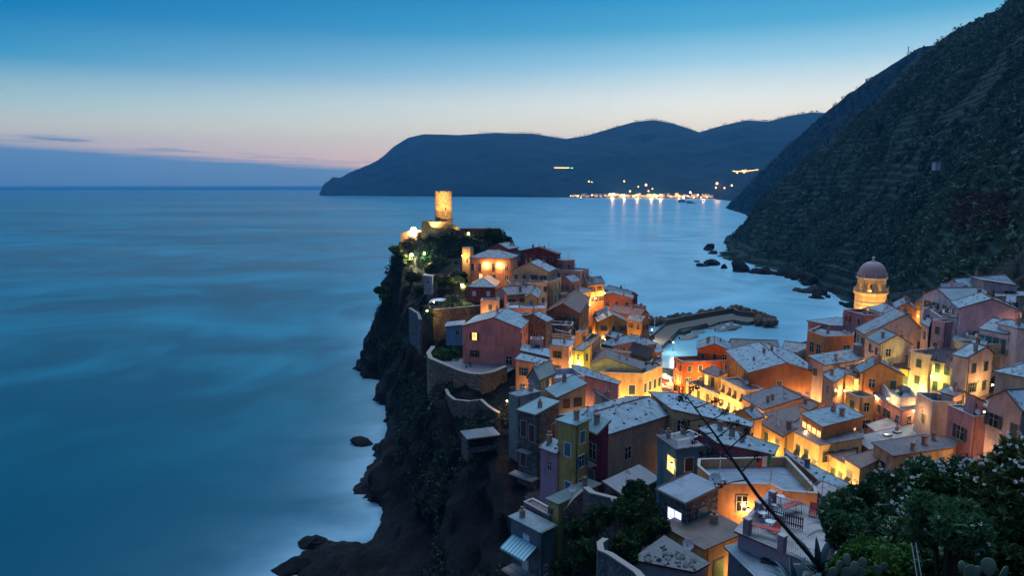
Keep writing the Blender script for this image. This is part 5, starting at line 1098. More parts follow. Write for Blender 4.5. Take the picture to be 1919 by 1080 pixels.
# air
hb = MB(); hb.box((0, 6200, 470), (26600, 14200, 1000)); 
mh = bpy.data.materials.new('haze_air'); mh.use_nodes = True; th = mh.node_tree; th.nodes.clear()
pv = N(th, 'ShaderNodeVolumePrincipled'); pv.inputs['Color'].default_value = (0.09, 0.50, 1.0, 1); pv.inputs['Density'].default_value = 0.000075; pv.inputs['Anisotropy'].default_value = 0.2
oh = N(th, 'ShaderNodeOutputMaterial'); th.links.new(pv.outputs[0], oh.inputs['Volume'])
haze = hb.build('haze', mh); haze.location = (0, 0, 0); tag(haze, kind='stuff')
# ------------------------------------------------------------------ build the houses, then what belongs to them
for q in HOUSES: build_poly(q) if q['roof'] == 'poly' else build_house(q)
def HH(sub):
    r = [q for q in HOUSES if sub in q['label']]
    if not r: raise Exception('no house ' + sub)
    return r[0]
def on_face(q, face, u, v, off):
    """world point off a wall: u along the face, v metres below the eave, off metres out"""
    if q['roof'] == 'poly':
        V_ = q['V']; a, b_ = V_[face], V_[(face + 1) % len(V_)]; dd = Vector((b_.x - a.x, b_.y - a.y)).normalized(); nn = Vector((dd.y, -dd.x)) * (-1 if q['flip'] else 1)
        p = Vector((a.x, a.y)).lerp(Vector((b_.x, b_.y)), u) + nn * off; return Vector((p.x, p.y, q['ze'] - v * K))
    if face == 'R': p = q['b'] + q['e1'] * (q['Lx'] * u) - q['e2'] * off
    else: p = q['b'] + q['e2'] * (q['My'] * u) - q['e1'] * off
    return Vector((p.x, p.y, q['ze'] - v * K))
WARM = (1.0, 0.52, 0.19); AMB = (1.0, 0.46, 0.15); YLW = (1.0, 0.57, 0.18); GRN = (0.85, 1.0, 0.25)
LN = [0]
def lantern(parent, p, col, power, rad=0.14, bulb=None, name='lantern'):
    b = MB(); n = 8
    b.lathe([(0.0001, 0.34), (0.1, 0.30), (0.22, 0.16), (0.2, 0.14)], 8, 0, p); b.lathe([(0.0001, -0.2), (0.1, -0.18), (0.1, -0.14)], 8, 0, p)
    for k in range(4):
        a = math.pi / 4 + k * math.pi / 2; b.tube([(p[0] + .09 * math.cos(a), p[1] + .09 * math.sin(a), p[2] - 0.16), (p[0] + .2 * math.cos(a), p[1] + .2 * math.sin(a), p[2] + 0.15)], 0.012, 3)
    b.build(name, M_DMETAL, parent)
    g = MB(); g.lathe([(0.0001, -rad), (rad * .7, -rad * .7), (rad, 0), (rad * .7, rad * .7), (0.0001, rad)], 10, 0, p); g.build('bulb', bulb or M_BULB, parent, smooth=True)
    ld = bpy.data.lights.new('lamp_light', 'POINT'); ld.energy = power * 1.25; ld.color = col; ld.shadow_soft_size = 0.25
    lo = bpy.data.objects.new('lamp_light', ld); COL.objects.link(lo); lo.parent = parent; lo.location = (p[0], p[1], p[2] - rad - 0.12)
    return lo
def wall_lamp(q, face, u, v, power, label, off=1.6, col=WARM, bulb=None, rad=0.14):
    w = on_face(q, face, u, v, 0.0); o = on_face(q, face, u, v, off); d = o - w
    root = empty('wall_lamp', w); tag(root, label, 'lamp', 'wall lamps in the lanes')
    b = MB(); b.box((0, 0, 0), (0.12, 0.12, 0.5)); b.tube([(0, 0, 0.2), (d.x * .5, d.y * .5, 0.55), (d.x, d.y, 0.42)], 0.025, 5); b.build('bracket', M_DMETAL, root)
    lantern(root, (d.x, d.y, 0.05), col, power, rad, bulb); return root
def post_lamp(P, power, label, col=WARM, hgt=None, bulb=None, rad=0.16, grp='street lamps'):
    gz_ = groundz(P.x, P.y); hgt = hgt or max(3.0, P.z - gz_)
    root = empty('street_lamp', (P.x, P.y, P.z - hgt)); tag(root, label, 'street lamp', grp)
    b = MB(); b.tube([(0, 0, -0.6), (0, 0, 0.5), (0, 0, hgt - 0.2)], [0.09, 0.07, 0.045], 7); b.lathe([(0.16, -0.5), (0.15, 0.25), (0.08, 0.4)], 8); b.build('post', M_DMETAL, root)
    lantern(root, (0, 0, hgt), col, power, rad, bulb); return root

# lamps on the ridge
q = HH('two lamps burning')
wall_lamp(q, 'L', .58, 1.6, 900, 'left one of two bright lamps on the orange three storey house', 0.7, rad=0.42)
wall_lamp(q, 'L', .26, 1.6, 900, 'right one of two bright lamps on the orange three storey house', 0.7, rad=0.42)
wall_lamp(HH('two lamps burning'), 'R', .3, 6.2, 2500, 'lamp in the lane right of the orange three storey house', 1.6, YLW)
wall_lamp(HH('glowing peach box'), 'R', .5, 1.6, 2600, 'lamp glowing in the lane right of the peach box house', 1.5, YLW)
wall_lamp(HH('glowing peach box'), 'L', .5, 3.6, 1300, 'lamp low before the peach box house', 2.5)
wall_lamp(HH('small ochre block'), 'L', .5, 2.2, 900, 'lamp on the small ochre block at the castle foot', 1.8, YLW)
wall_lamp(HH('orange lamplit row'), 'R', .25, 4.2, 1700, 'left lamp on the orange row near the sea edge', 1.8)
wall_lamp(HH('orange lamplit row'), 'R', .8, 3.0, 1500, 'right lamp on the orange row near the sea edge', 1.8)
wall_lamp(HH('cream house stepping down'), 'R', .6, 3.8, 1800, 'lamp in the lane beside the cream stepping house', 1.8)
wall_lamp(HH('orange red house with dark pipe'), 'L', .8, 6.5, 2600, 'lamp at the foot of the orange red house with dark pipe', 2.0)
wall_lamp(HH('narrow orange house'), 'R', .5, 3.0, 2200, 'lamp on the bright side of the narrow orange house', 1.8)
wall_lamp(HH('narrow orange house'), 'L', .5, 6.0, 1600, 'lamp low at the corner of the narrow orange house', 1.6, YLW)
wall_lamp(HH('tall cream house'), 'R', .5, 7.5, 1100, 'lamp low on the tall cream house', 1.8)
wall_lamp(HH('plain peach house with lit'), 'R', .4, 4.0, 2300, 'lamp in the lane right of the plain peach house', 1.6)
wall_lamp(HH('plain peach house with lit'), 'L', .5, 5.5, 900, 'lamp in front of the plain peach house', 3.0)
wall_lamp(HH('yellow green lit sliver'), 'L', .5, 4.0, 1100, 'greenish lamp at the yellow green sliver of house', 1.8, GRN)
wall_lamp(HH('amber house with thick dark'), 'R', .5, 3.5, 1500, 'lamp on the amber house with thick dark roof', 1.8)
wall_lamp(HH('amber walled house'), 'L', .8, 4.5, 900, 'lamp left of the amber walled house with hipped slates', 2.2)
wall_lamp(HH('amber house end turned'), 'L', .3, 5.0, 700, 'lamp under the amber house end near the harbour', 2.2)
# the square and the street
q = HH('big yellow house with cream')
wall_lamp(q, 4, .82, 8.5, 2600, 'lamp low on the big yellow house left of its corner', 2.6)
wall_lamp(q, 4, .4, 7.0, 3400, 'lamp in the alley left of the big yellow house', 2.6)
wall_lamp(q, 0, .15, 8.0, 2600, 'first lamp on the harbour side of the big yellow house', 2.6)
wall_lamp(q, 0, .6, 8.0, 3200, 'second lamp on the harbour side of the big yellow house', 2.6)
for i, (px, py, d, pw, lb) in enumerate([(1247, 702, 200, 5200, 'tall lamp among the parasols on the square'), (1256, 712, 190, 4200, 'lamp at the near edge of the square'), (1228, 664, 232, 2400, 'lamp on the quay beyond the yellow house')]):
    post_lamp(W(px, py, d), pw, lb, YLW if i == 0 else WARM, 4.2)
q = HH('vermilion lower storeys')
wall_lamp(q, 'L', .5, 5.5, 3200, 'lamp on the square side of the vermilion house', 2.2); wall_lamp(q, 'R', .35, 2.5, 1300, 'lamp beside the striped wall of the vermilion house', 3.0, AMB); wall_lamp(q, 'R', .12, 5.0, 1600, 'lamp low at the corner of the vermilion house', 2.6, AMB)
wall_lamp(HH('long low dark blue'), 'R', .45, 1.0, 250, 'small lamp in the doorway of the long low harbour house', 0.8)
for sub, ls, pw, *fc_ in (('long yellow street front', (.15, .5, .85), 2600), ('yellow balcony storeys', (.12, .5, .88), 2900), ('salmon gabled house with dark', (.15, .5, .88), 2400), ('yellow house with hipped', (.2, .75), 3000, 3),
                    ('yellow storeys under', (.12, .45, .8), 2900, 4), ('pale yellow street house', (.12, .45, .8), 2700, 4), ('yellow street house with brown', (.25, .8), 2600, 3), ('ochre patched', (.3, .8), 1300)):
    nm = {'long yellow street front': 'long yellow street front with the balcony', 'yellow balcony storeys': 'yellow balcony storeys under the brown gable', 'salmon gabled house with dark': 'salmon gabled house with clutter of vents', 'yellow house with hipped': 'yellow house with hipped purple slates',
          'yellow storeys under': 'yellow storeys under the glass veranda', 'pale yellow street house': 'pale yellow house with reddish lean-to roof', 'yellow street house with brown': 'yellow house nearest the flowering shrub', 'ochre patched': 'ochre patched house'}[sub]
    for i, u in enumerate(ls):
        wall_lamp(HH(sub), fc_[0] if fc_ else 'L', u, 6.6 if pw > 1500 else 5.0, pw * 1.25, ('near', 'middle' if len(ls) == 3 else 'far', 'far')[i] + ' street lamp on the ' + nm, 2.8, YLW)
wall_lamp(HH('orange house with glowing glass'), 0, .15, 4.0, 900, 'lamp washing the orange wall beside the glass veranda', 3.0)
wall_lamp(HH('orange house with glowing glass'), 3, .5, 1.6, 500, 'lamp in front of the glowing glass veranda', 1.0, YLW)
wall_lamp(HH('salmon gabled house with dark'), 'R', .3, 1.8, 700, 'lamp before the salmon gable', 4.0)
wall_lamp(HH('glass veranda room'), 'L', .45, 1.2, 420, 'lamp of the glass veranda room with green door', 1.2, YLW)
wall_lamp(HH('white block with flower'), 5, .5, .6, 260, 'lamp at the white flower box block', 1.2, YLW)
wall_lamp(HH('white block with flower'), 0, .9, 1.6, 600, 'lamp right of the white flower box block', 1.8)
wall_lamp(HH('round fronted cream'), 'L', .4, 3.4, 500, 'lamp on the round fronted terrace house', 1.6)
wall_lamp(HH('salmon parapet house'), 'L', .5, 1.5, 300, 'lamp by the salmon parapet house', 2.2)
wall_lamp(HH('cream house with walled terrace'), 'R', .95, 6.5, 2600, 'greenish yellow lamp in the narrow gap right of the cream terrace house', 1.5, (1.0, .85, .15))
wall_lamp(HH('tall narrow cream house front'), 'L', .8, 3.0, 900, 'lamp in the gap left of the tall narrow cream front', 1.4, (1.0, .85, .15))
wall_lamp(HH('orange waterfront'), 0, .35, 6.8, 1500, 'lamp below the orange waterfront house', 3.2, AMB); wall_lamp(HH('orange waterfront'), 0, .8, 7.4, 1200, 'second lamp below the orange waterfront house', 3.2, AMB)
wall_lamp(HH('orange gabled house with pale'), 'R', .3, 3.4, 500, 'lamp below the orange gable with pale chimney', 2.2); wall_lamp(HH('yellow house with green shutter right'), 'R', .5, 4.5, 450, 'lamp on the yellow house with green shutter', 2.0, YLW)
wall_lamp(HH('cream gabled house with one small window in'), 'R', .5, 6.5, 700, 'lamp below the cream gable with one small window', 2.6)
wall_lamp(HH('grey stained tower'), 'L', .5, 2.2, 350, 'lamp on the white face of the grey tower house', 1.6)
wall_lamp(HH('pink house with open green'), 'L', .3, 6.5, 500, 'lamp low on the pink house with open green shutters', 2.2); wall_lamp(HH('cream pink house with blue'), 'L', .6, 7.0, 600, 'lamp low on the cream pink house at the far right', 2.4)
wall_lamp(HH('large white house with wide'), 'L', .5, 7.0, 900, 'lamp low on the large white house at the right edge', 2.6); wall_lamp(HH('small house with orange lit gable'), 'R', .5, 2.4, 420, 'lamp before the orange lit gable by the church', 1.8)
wall_lamp(HH('yellow gabled house right of the church'), 'R', .6, 2.4, 420, 'lamp on the yellow gable by the church', 1.8, YLW)
wall_lamp(HH('big mauve pink gabled'), 'R', .95, 2.6, 350, 'lamp at the right end of the mauve pink gable', 1.6)
wall_lamp(HH('ochre walled lean-to'), 3, .5, 4.5, 420, 'lamp on the ochre walled lean-to above the bastion', 2.4)
for sub, fc_, u_, v_, pw, lb in [('low brick red house', 'R', .5, 3.0, 500, 'added fill lamp right of the low brick red house'), ('brown house with wide dark', 'L', .8, 5.5, 900, 'added fill lamp at the foot of the brown tiled gable'), ('pinkish house with blue slate', 'R', .5, 5, 900, 'added fill lamp by the pinkish house with blue slates'), ('low ochre house', 'R', .5, 4.5, 900, 'added fill lamp by the low ochre house'),
        ('cream block with open roof', 'L', .5, 5.2, 700, 'added fill lamp before the cream block with open terrace'), ('cream and ochre house end', 'R', .5, 7, 1200, 'added fill lamp by the cream and ochre house end'), ('salmon block with white', 'L', .5, 3.8, 700, 'added fill lamp before the salmon terrace block'), ('stone house with blue slates', 'L', .8, 4, 500, 'added fill lamp on the stone house behind the rose pink house'), ('pale green gabled', 'L', .4, 1.2, 350, 'added fill lamp under the pale green gable'),
        ('low pink terrace block', 'L', .5, 3.5, 600, 'added fill lamp by the low pink terrace block'), ('ochre house with sunken', 'R', .5, 4, 900, 'added fill lamp by the ochre sunken terrace'), ('small cream house with pale slates at', 'R', .5, 3.8, 900, 'added fill lamp beside the small cream house in the street'), ('ochre patched', 'R', .5, 4.5, 1200, 'added fill lamp right of the ochre patched house'), ('large brown gabled house', 'R', .75, 6.5, 900, 'added fill lamp before the brown gable'), ('large brown gabled house', 'L', .5, 7.5, 1800, 'added fill lamp below the balcony of the brown gabled house'),
        ('grey cream gabled house with one', 'R', .25, 5.5, 1100, 'added fill lamp before the grey cream gable'), ('grey cream gabled house with one', 'R', .8, 5.5, 900, 'second added fill lamp before the grey cream gable'), ('maroon house with dark window', 'R', .5, 5.5, 1000, 'added fill lamp below the maroon house'), ('cream gabled house with one small', 'L', .5, 6, 900, 'added fill lamp left of the cream gable'), ('orange gabled house with pale', 'L', .5, 4, 800, 'added fill lamp left of the orange gable'), ('pink house front with small', 'L', .5, 6, 1200, 'added fill lamp below the pink front with small windows'),
        ('square mauve', 'R', .5, 5.5, 700, 'added fill lamp below the square mauve block'), ('cream attic house', 'R', .5, 4, 600, 'added fill lamp before the cream attic'), ('low cream house with small teal', 'R', .5, 3.5, 600, 'added fill lamp before the low cream house'), ('row of white rooms', 'R', .5, 4.2, 500, 'added fill lamp under the row of white rooms'), ('greyish mauve house with flat', 'L', .5, 6, 900, 'added fill lamp before the greyish mauve house'), ('pale house with long grey', 'L', .5, 5, 700, 'added fill lamp left of the pale house with long grey roof'), ('topmost house', 'R', .5, 4.5, 600, 'added fill lamp before the topmost house'),
        ('dark blue flat roofed', 'R', .5, 4, 700, 'added fill lamp before the dark blue flat house'), ('long narrow slate roofed house in', 'R', .4, 3.8, 900, 'added fill lamp before the long narrow slate roof'), ('large white house with wide', 'R', .5, 6.5, 700, 'added fill lamp on the right face of the large white house'), ('cream gabled loggia', 'R', .5, 3.4, 220, 'added fill lamp by the brown lattice loggia'), ('dark maroon house with ribbed', 'L', .6, 3.5, 160, 'added fill lamp on the balcony of the dark maroon house'), ('long mauve pink house', 4, .1, 6, 500, 'added fill lamp below the mauve pink wall'), ('big stained plaster', 'R', .9, 6.5, 400, 'added fill lamp low on the stained plaster wall')]:
    wall_lamp(HH(sub), fc_, u_, v_, pw, lb, 2.4, WARM)  # unseen fill lamps, added to warm walls that stayed dark
# foreground lamps
q = HH('broad flat roofed peach')
wall_lamp(q, 0, .55, 2.2, 420, 'wall lamp on the broad peach terrace house', 0.9); wall_lamp(q, 2, .3, 3.0, 500, 'wall lamp under the right half of the broad peach house', 2.0)
wall_lamp(HH('mauve and yellow house'), 'R', .75, 2.6, 330, 'lamp beside the bright green shutters', 1.3); wall_lamp(HH('teal house with one bright'), 'L', .02, 1.6, 150, 'small lamp beside the bright yellow window of the teal house', 0.5, YLW)

# ------------------------------------------------------------------ castle
M_CAST = stone((0.36, 0.27, 0.16), 2.0, 'castle_stone'); M_WALLS = stone((0.15, 0.12, 0.10), 2.0)
cb = W(832, 441, 236); ct = W(832, 360, 236); zb = cb.z - 2.0
rt = empty('castle_tower', (cb.x, cb.y, zb)); tag(rt, 'round floodlit stone watchtower standing on the headland above the sea', 'tower')
cw = Wz(816.5, 441, cb.z); r_t = 31 / 2 / F * 236 * K * 1.0; htop = ct.z - zb
b = MB(); prof = [(r_t * 1.10, 0), (r_t * 1.06, htop * .35), (r_t * 1.02, htop * .7), (r_t * 1.01, htop)]
b.lathe(prof, 40); b.lathe([(r_t * 1.01, htop), (r_t * .78, htop), (r_t * .78, htop - 1.1), (0.001, htop - 1.1)], 40); b.build('tower_wall', M_CAST, rt)
for i in range(18):
    a = 2 * math.pi * i / 18
    if i % 3: 
        mm = MB(); mm.box((0, 0, 0), (0.55, 1.0, 0.5)); mm.build('merlon', M_CAST, rt, loc=(r_t * .9 * math.cos(a), r_t * .9 * math.sin(a), htop + 0.15), rot=(0, 0, a))
for a, z_ in ((-1.25, .66), (-2.0, .45)):
    s = MB(); s.box((0, 0, 0), (0.12, 0.5, 1.1)); s.build('window_slit', M_PANE, rt, loc=(r_t * 1.03 * math.cos(a), r_t * 1.03 * math.sin(a), htop * z_), rot=(0, 0, a))
kb = W(826, 441, 234); b = MB()
pts = [(-5.2, -3.5), (1.5, -5.6), (5.4, -3.0), (5.0, 4.0), (-5.0, 4.0)]; s_ = 0.92
n_ = len(pts); hk = W(826, 414, 234).z - zb
for i in range(n_):
    a_, c_ = pts[i], pts[(i + 1) % n_]; b.face([(a_[0] * 1.08, a_[1] * 1.08, 0), (c_[0] * 1.08, c_[1] * 1.08, 0), (c_[0], c_[1], hk), (a_[0], a_[1], hk)])
b.face([(x, y, hk) for x, y in pts]); k_ = empty('castle_keep', (kb.x - 1.6, kb.y - 1.2, zb)); b.build('keep_wall', M_CAST, k_); tag(k_, 'low angular stone keep at the foot of the round watchtower', 'ruin')
def stone_wall(pix, label, hgt, thick, mat=None, close=False, name='stone_wall', rail_=False, cap=True, down=3.0):
    """pix: list of (px,py,d) for the top edge"""
    P = [W(*p) for p in pix]; root = empty(name, (P[0].x, P[0].y, P[0].z - hgt)); tag(root, label, 'wall'); b = MB(); c = MB(); o = P[0] - Vector((0, 0, hgt))
    Nn = []
    for i in range(len(P)):
        dd = (P[min(i + 1, len(P) - 1)] - P[max(i - 1, 0)]); nn = Vector((-dd.y, dd.x, 0)).normalized() * thick / 2; Nn.append(nn)
    for i in range(len(P) - 1):
        a0, a1, n0, n1 = P[i] - o, P[i + 1] - o, Nn[i], Nn[i + 1]; dz = Vector((0, 0, -hgt - down))
        b.face([a0 + n0, a1 + n1, a1 + n1 + dz, a0 + n0 + dz]); b.face([a0 - n0, a1 - n1, a1 - n1 + dz, a0 - n0 + dz]); b.face([a0 - n0, a1 - n1, a1 + n1, a0 + n0])
        if cap:
            u = Vector((0, 0, 0.14)); lo = Vector((0, 0, 0.01))
            c.face([a0 - n0 * 1.15 + u, a1 - n1 * 1.15 + u, a1 + n1 * 1.15 + u, a0 + n0 * 1.15 + u])
            for sg in (-1, 1): c.face([a0 + n0 * 1.15 * sg + u, a1 + n1 * 1.15 * sg + u, a1 + n1 * 1.15 * sg + lo, a0 + n0 * 1.15 * sg + lo])
    for i, n_ in ((0, Nn[0]), (-1, Nn[-1])):
        a0 = P[i] - o; dz = Vector((0, 0, -hgt - down)); b.face([a0 - n_, a0 + n_, a0 + n_ + dz, a0 - n_ + dz])
    b.build('masonry', mat or M_WALLS, root)
    if cap: c.build('wall_cap', plain('wall_cap_stone', (0.26, 0.23, 0.21), .9, sc=3), root)
    if rail_:
        r = MB(); railing(r, [p - o + Vector((0, 0, .14)) for p in P], 1.0, gap=1.6); r.build('railing', M_DMETAL, root)
    return root
stone_wall([(752, 438, 238), (768, 433, 236), (800, 432, 234), (806, 434, 233)], 'low lit parapet wall on the cliff top left of the castle', 2.2, 0.8, M_CAST)
stone_wall([(848, 429, 240), (890, 428.5, 240), (938, 428.5, 240)], 'long low castle terrace wall with rail right of the watchtower', 3.0, 0.8, M_WALLS, rail_=True)
stone_wall([(806, 445, 229), (840, 447, 227), (880, 446, 228), (905, 452, 226)], 'dark retaining wall under the palm below the castle', 3.0, 0.7)
stone_wall([(768, 578, 166), (784, 588, 160), (788, 600, 156)], 'stone faced terrace wall with rail on the cliff edge below the small gardens', 7, 0.7, ST3, rail_=True)
stone_wall([(812, 580, 166), (850, 578, 165), (902, 573, 163), (935, 569, 162)], 'brown garden wall below the castle gardens', 6, 0.7, stone((0.2, 0.12, 0.08), 2.0))
# bastion under the rose pink house
stone_wall([(812, 650, 140), (803, 662, 136), (807, 672, 132), (826, 680, 129), (862, 695, 125), (885, 701, 123), (905, 701.5, 121), (925, 697, 122), (948, 687, 124)], 'high curved stone bastion wall holding the terrace of the rose pink house', 8.5, 0.9, ST2, down=4)
stone_wall([(836, 730, 124), (841, 741, 121), (852, 750, 118), (880, 753, 115), (902, 750, 114), (915, 762, 112), (935, 775, 109)], 'lower curved stone parapet below the bastion', 4.0, 0.6, ST1, down=5)
fl = [W(812, 652, 139.5), W(804, 664, 135), W(808, 677, 131), W(828, 686, 128), W(864, 701, 124.5), W(905, 707, 121), W(947, 692, 124)]
zf = min(p.z for p in fl) + 0.15; b = MB(); cxf = HH('large rose pink')['b'] + HH('large rose pink')['e1'] * 5 + HH('large rose pink')['e2'] * 6
fl2 = fl + [W(965, 690, 128)]
for i_ in range(len(fl2) - 1): b.face([(cxf.x, cxf.y, zf), (fl2[i_].x, fl2[i_].y, zf), (fl2[i_ + 1].x, fl2[i_ + 1].y, zf)], 0, [(cxf.x, cxf.y), (fl2[i_].x, fl2[i_].y), (fl2[i_ + 1].x, fl2[i_ + 1].y)])
tf = b.build('terrace_paving', slate((0.2, 0.18, 0.2), 'pane')); tag(tf, kind='structure')
post_lamp(W(950, 752, 109), 900, 'lamp low by the wooden rail at the right foot of the bastion', AMB, 2.5)
stone_wall([(1135, 1012, 52), (1124, 1020, 50), (1126, 1034, 47), (1142, 1040, 46), (1160, 1052, 44), (1193, 1074, 41), (1215, 1100, 38)], 'stone garden wall with thin metal rail at the bottom of the picture', 6, 0.5, ST3, down=6, cap=True)
stone_wall([(1098, 915, 70), (1110, 925, 68), (1150, 935, 64), (1162, 955, 61)], 'rough stone wall under the dark maroon house above the garden', 8, 0.7, ST1, down=5)
stone_wall([(1055, 960, 71), (1075, 935, 71), (1092, 920, 71)], 'dark sloping wall behind the tiny yellow house', 6, 0.6, ST1, down=5)
post_lamp(W(775, 431, 234), 24000, 'very bright street lamp on the cliff edge left of the castle', WARM, 4.0, rad=1.1)
post_lamp(W(878, 438, 229), 1500, 'small orange lamp right of the castle palm', AMB, 3.5, rad=0.4)
for i, (px, py, d, pw, lb) in enumerate([(804, 437, 224, 5400, 'floodlight left at the foot of the castle keep'), (862, 437, 222, 7600, 'floodlight right at the foot of the castle keep'), (830, 436, 216, 6600, 'floodlight in front of the castle keep')]):
    p = W(px, py, d); rr = empty('floodlight', p); tag(rr, lb, 'floodlight', 'castle floodlights')
    b = MB(); b.box((0, 0, 0), (0.5, 0.3, 0.35)); b.tube([(0, 0, -1.4), (0, 0, -.1)], 0.05, 5); b.build('housing', M_DMETAL, rr)
    sp = bpy.data.lights.new('flood_beam', 'SPOT'); sp.energy = pw * 8; sp.color = (1.0, 0.56, 0.17); sp.spot_size = math.radians(48); sp.spot_blend = 0.6; sp.shadow_soft_size = 0.2
    so = bpy.data.objects.new('flood_beam', sp); COL.objects.link(so); so.parent = rr; so.location = (0, 0, 0.4)
    tgt = W(832, 383, 236); so.rotation_euler = (tgt - p).to_track_quat('-Z', 'Y').to_euler()
post_lamp(W(795, 475, 219), 3000, 'greenish lamp on the rocks below the cliff edge', (0.75, 1.0, 0.3), 2.5, M_BULBY, 0.35)
post_lamp(W(771, 478, 222), 6500, 'hidden yellow garden light against the rock face under the cliff lamp', (1.0, 0.95, 0.45), 2.0, M_BULBY, 0.5)
post_lamp(W(866, 534, 181), 3200, 'greenish garden light behind the small palm', (0.95, 1.0, 0.35), 2.0, M_BULBY, .3)
post_lamp(W(800, 583, 163), 800, 'small yellow light among the terrace plants on the cliff edge', (1.0, 0.85, 0.3), 1.2, M_BULBY, .25)
post_lamp(W(813, 566, 168), 450, 'tiny garden light beside the white awning', WARM, 1.2, rad=.18)

# ------------------------------------------------------------------ church bell tower
cp_ = W(1628, 600, 178); chz = cp_.z - 12
ch = empty('church_tower', (cp_.x, cp_.y, chz), math.radians(22.5 + 10)); tag(ch, 'octagonal floodlit church tower with open belfry and ribbed dome', 'church tower')
R_ = 27.5 / F * (cp_.y * CP + (H - cp_.z) * SP)
zz = lambda py: W(1628, py, 178).z - chz
M_CH = plaster((0.62, 0.44, 0.22), 0.2); M_DOME = plain('dome_tiles', (0.30, 0.23, 0.22), .7, sc=3)
b = MB(); a0 = 0
b.lathe([(R_, -6), (R_, zz(552)), (R_ * 1.10, zz(549)), (R_ * 1.12, zz(546)), (R_ * .9, zz(545.5))], 8); b.build('tower_shaft', M_CH, ch)
for py in (565, 572):
    b = MB(); b.lathe([(R_ + .01, zz(py) - .14), (R_ + .16, zz(py) - .1), (R_ + .16, zz(py) + .1), (R_ + .01, zz(py) + .14)], 8); b.build('string_course', M_TRIM, ch)
# belfry: eight piers with arches
rb = R_ * .90; zb0, zb1 = zz(546), zz(522); n8 = 8
b = MB()
for k in range(8):
    t0, t1 = k * math.pi / 4, (k + 1) * math.pi / 4; A_, B_ = Vector((rb * math.cos(t0), rb * math.sin(t0), 0)), Vector((rb * math.cos(t1), rb * math.sin(t1), 0))
    mid = (A_ + B_) / 2; nrm = mid.normalized(); ln = (B_ - A_).length; ow = ln * .19; za = zb0 + (zb1 - zb0) * .55; ux = (B_ - A_).normalized(); Zv = Vector((0, 0, 1))
    arch = [mid - ux * ow + Zv * zb0] + [mid + ux * (-ow * math.cos(j * math.pi / 8)) + Zv * (za + ow * math.sin(j * math.pi / 8)) for j in range(9)] + [mid + ux * ow + Zv * zb0]
    top_ = [A_ + Zv * zb1] + [A_.lerp(B_, j / 8) + Zv * zb1 for j in range(9)] + [B_ + Zv * zb1]
    # left and right piers and the fill above the arch
    b.face([A_ + Zv * zb0, mid - ux * ow + Zv * zb0, mid - ux * ow + Zv * za, A_ + Zv * za]); b.face([mid + ux * ow + Zv * zb0, B_ + Zv * zb0, B_ + Zv * za, mid + ux * ow + Zv * za])
    ap = [mid + ux * (-ow * math.cos(j * math.pi / 8)) + Zv * (za + ow * math.sin(j * math.pi / 8)) for j in range(9)]
    tp = [A_.lerp(B_, .5 - .19 + .38 * j / 8) + Zv * zb1 for j in range(9)]
    for j in range(8): b.face([ap[j], ap[j + 1], tp[j + 1], tp[j]])
    b.face([A_ + Zv * za, ap[0], tp[0], A_ + Zv * zb1]); b.face([ap[8], B_ + Zv * za, B_ + Zv * zb1, tp[8]])
    inn = nrm * -.45
    for j in range(8): b.face([ap[j], ap[j + 1], ap[j + 1] + inn, ap[j] + inn])
    for sg in (-1, 1): b.face([mid + ux * ow * sg + Zv * zb0, mid + ux * ow * sg + Zv * za, mid + ux * ow * sg + Zv * za + inn, mid + ux * ow * sg + Zv * zb0 + inn])
b.build('belfry', M_CH, ch)
b = MB(); b.lathe([(rb, zb1), (rb * 1.1, zb1 + .1), (rb * 1.12, zb1 + .45), (rb * .98, zb1 + .5)], 8); b.build('cornice', M_TRIM, ch)
zd0, zd1 = zb1 + .5, zz(490); b = MB(); b.lathe([(rb * .98 * math.cos(t_ * math.pi / 20) ** .8 if t_ < 10 else .001, zd0 + (zd1 - zd0) * math.sin(t_ * math.pi / 20)) for t_ in range(11)], 24); b.build('dome', M_DOME, ch, smooth=True)
b = MB(); b.lathe([(.55, zd1 - .2), (.6, zd1 + .1), (.35, zd1 + .3), (.35, zd1 + 1.0), (.5, zd1 + 1.15), (.15, zd1 + 1.5), (.001, zd1 + 1.6)], 10); b.build('lantern_top', M_TRIM, ch)
b = MB(); b.tube([(0, 0, zd1 + 1.5), (0, 0, zd1 + 3.0)], .05, 5); b.tube([(-.4, 0, zd1 + 2.5), (.4, 0, zd1 + 2.5)], .05, 5); b.build('cross', M_DMETAL, ch)
for k in range(8):
    t0 = k * math.pi / 4; f = MB(); f.lathe([(.22, 0), (.25, .3), (.12, .8), (.2, 1.0), (.001, 1.5)], 8); f.build('pinnacle', M_TRIM, ch, loc=(rb * 1.02 * math.cos(t0), rb * 1.02 * math.sin(t0), zb1 + .4))
    f = MB(); f.box((0, 0, .55), (.3, .3, 1.1)); f.lathe([(.12, 1.1), (.18, 1.3), (.001, 1.5)], 8); f.build('balcony_post', M_TRIM, ch, loc=(R_ * 1.05 * math.cos(t0), R_ * 1.05 * math.sin(t0), zz(545.5)))
    t1 = (k + 1) * math.pi / 4; r = MB(); railing(r, [(R_ * 1.05 * math.cos(t0), R_ * 1.05 * math.sin(t0), zz(545.5)), (R_ * 1.05 * math.cos(t1), R_ * 1.05 * math.sin(t1), zz(545.5))], .9, gap=.3, r=.04); r.build('balcony_rail', M_TRIM, ch)
    am = (t0 + t1) / 2; ra = R_ * math.cos(math.pi / 8)
    f = MB(); f.box((0, 0, 0), (.08, 1.1, 2.0)); f.tube([(-.04, 0, 1.0), (.04, 0, 1.0)], .55, 14); f.build('arch_window', plaster((0.5, 0.3, 0.1)), ch, loc=((ra) * math.cos(am), (ra) * math.sin(am), zz(578)), rot=(0, 0, am))
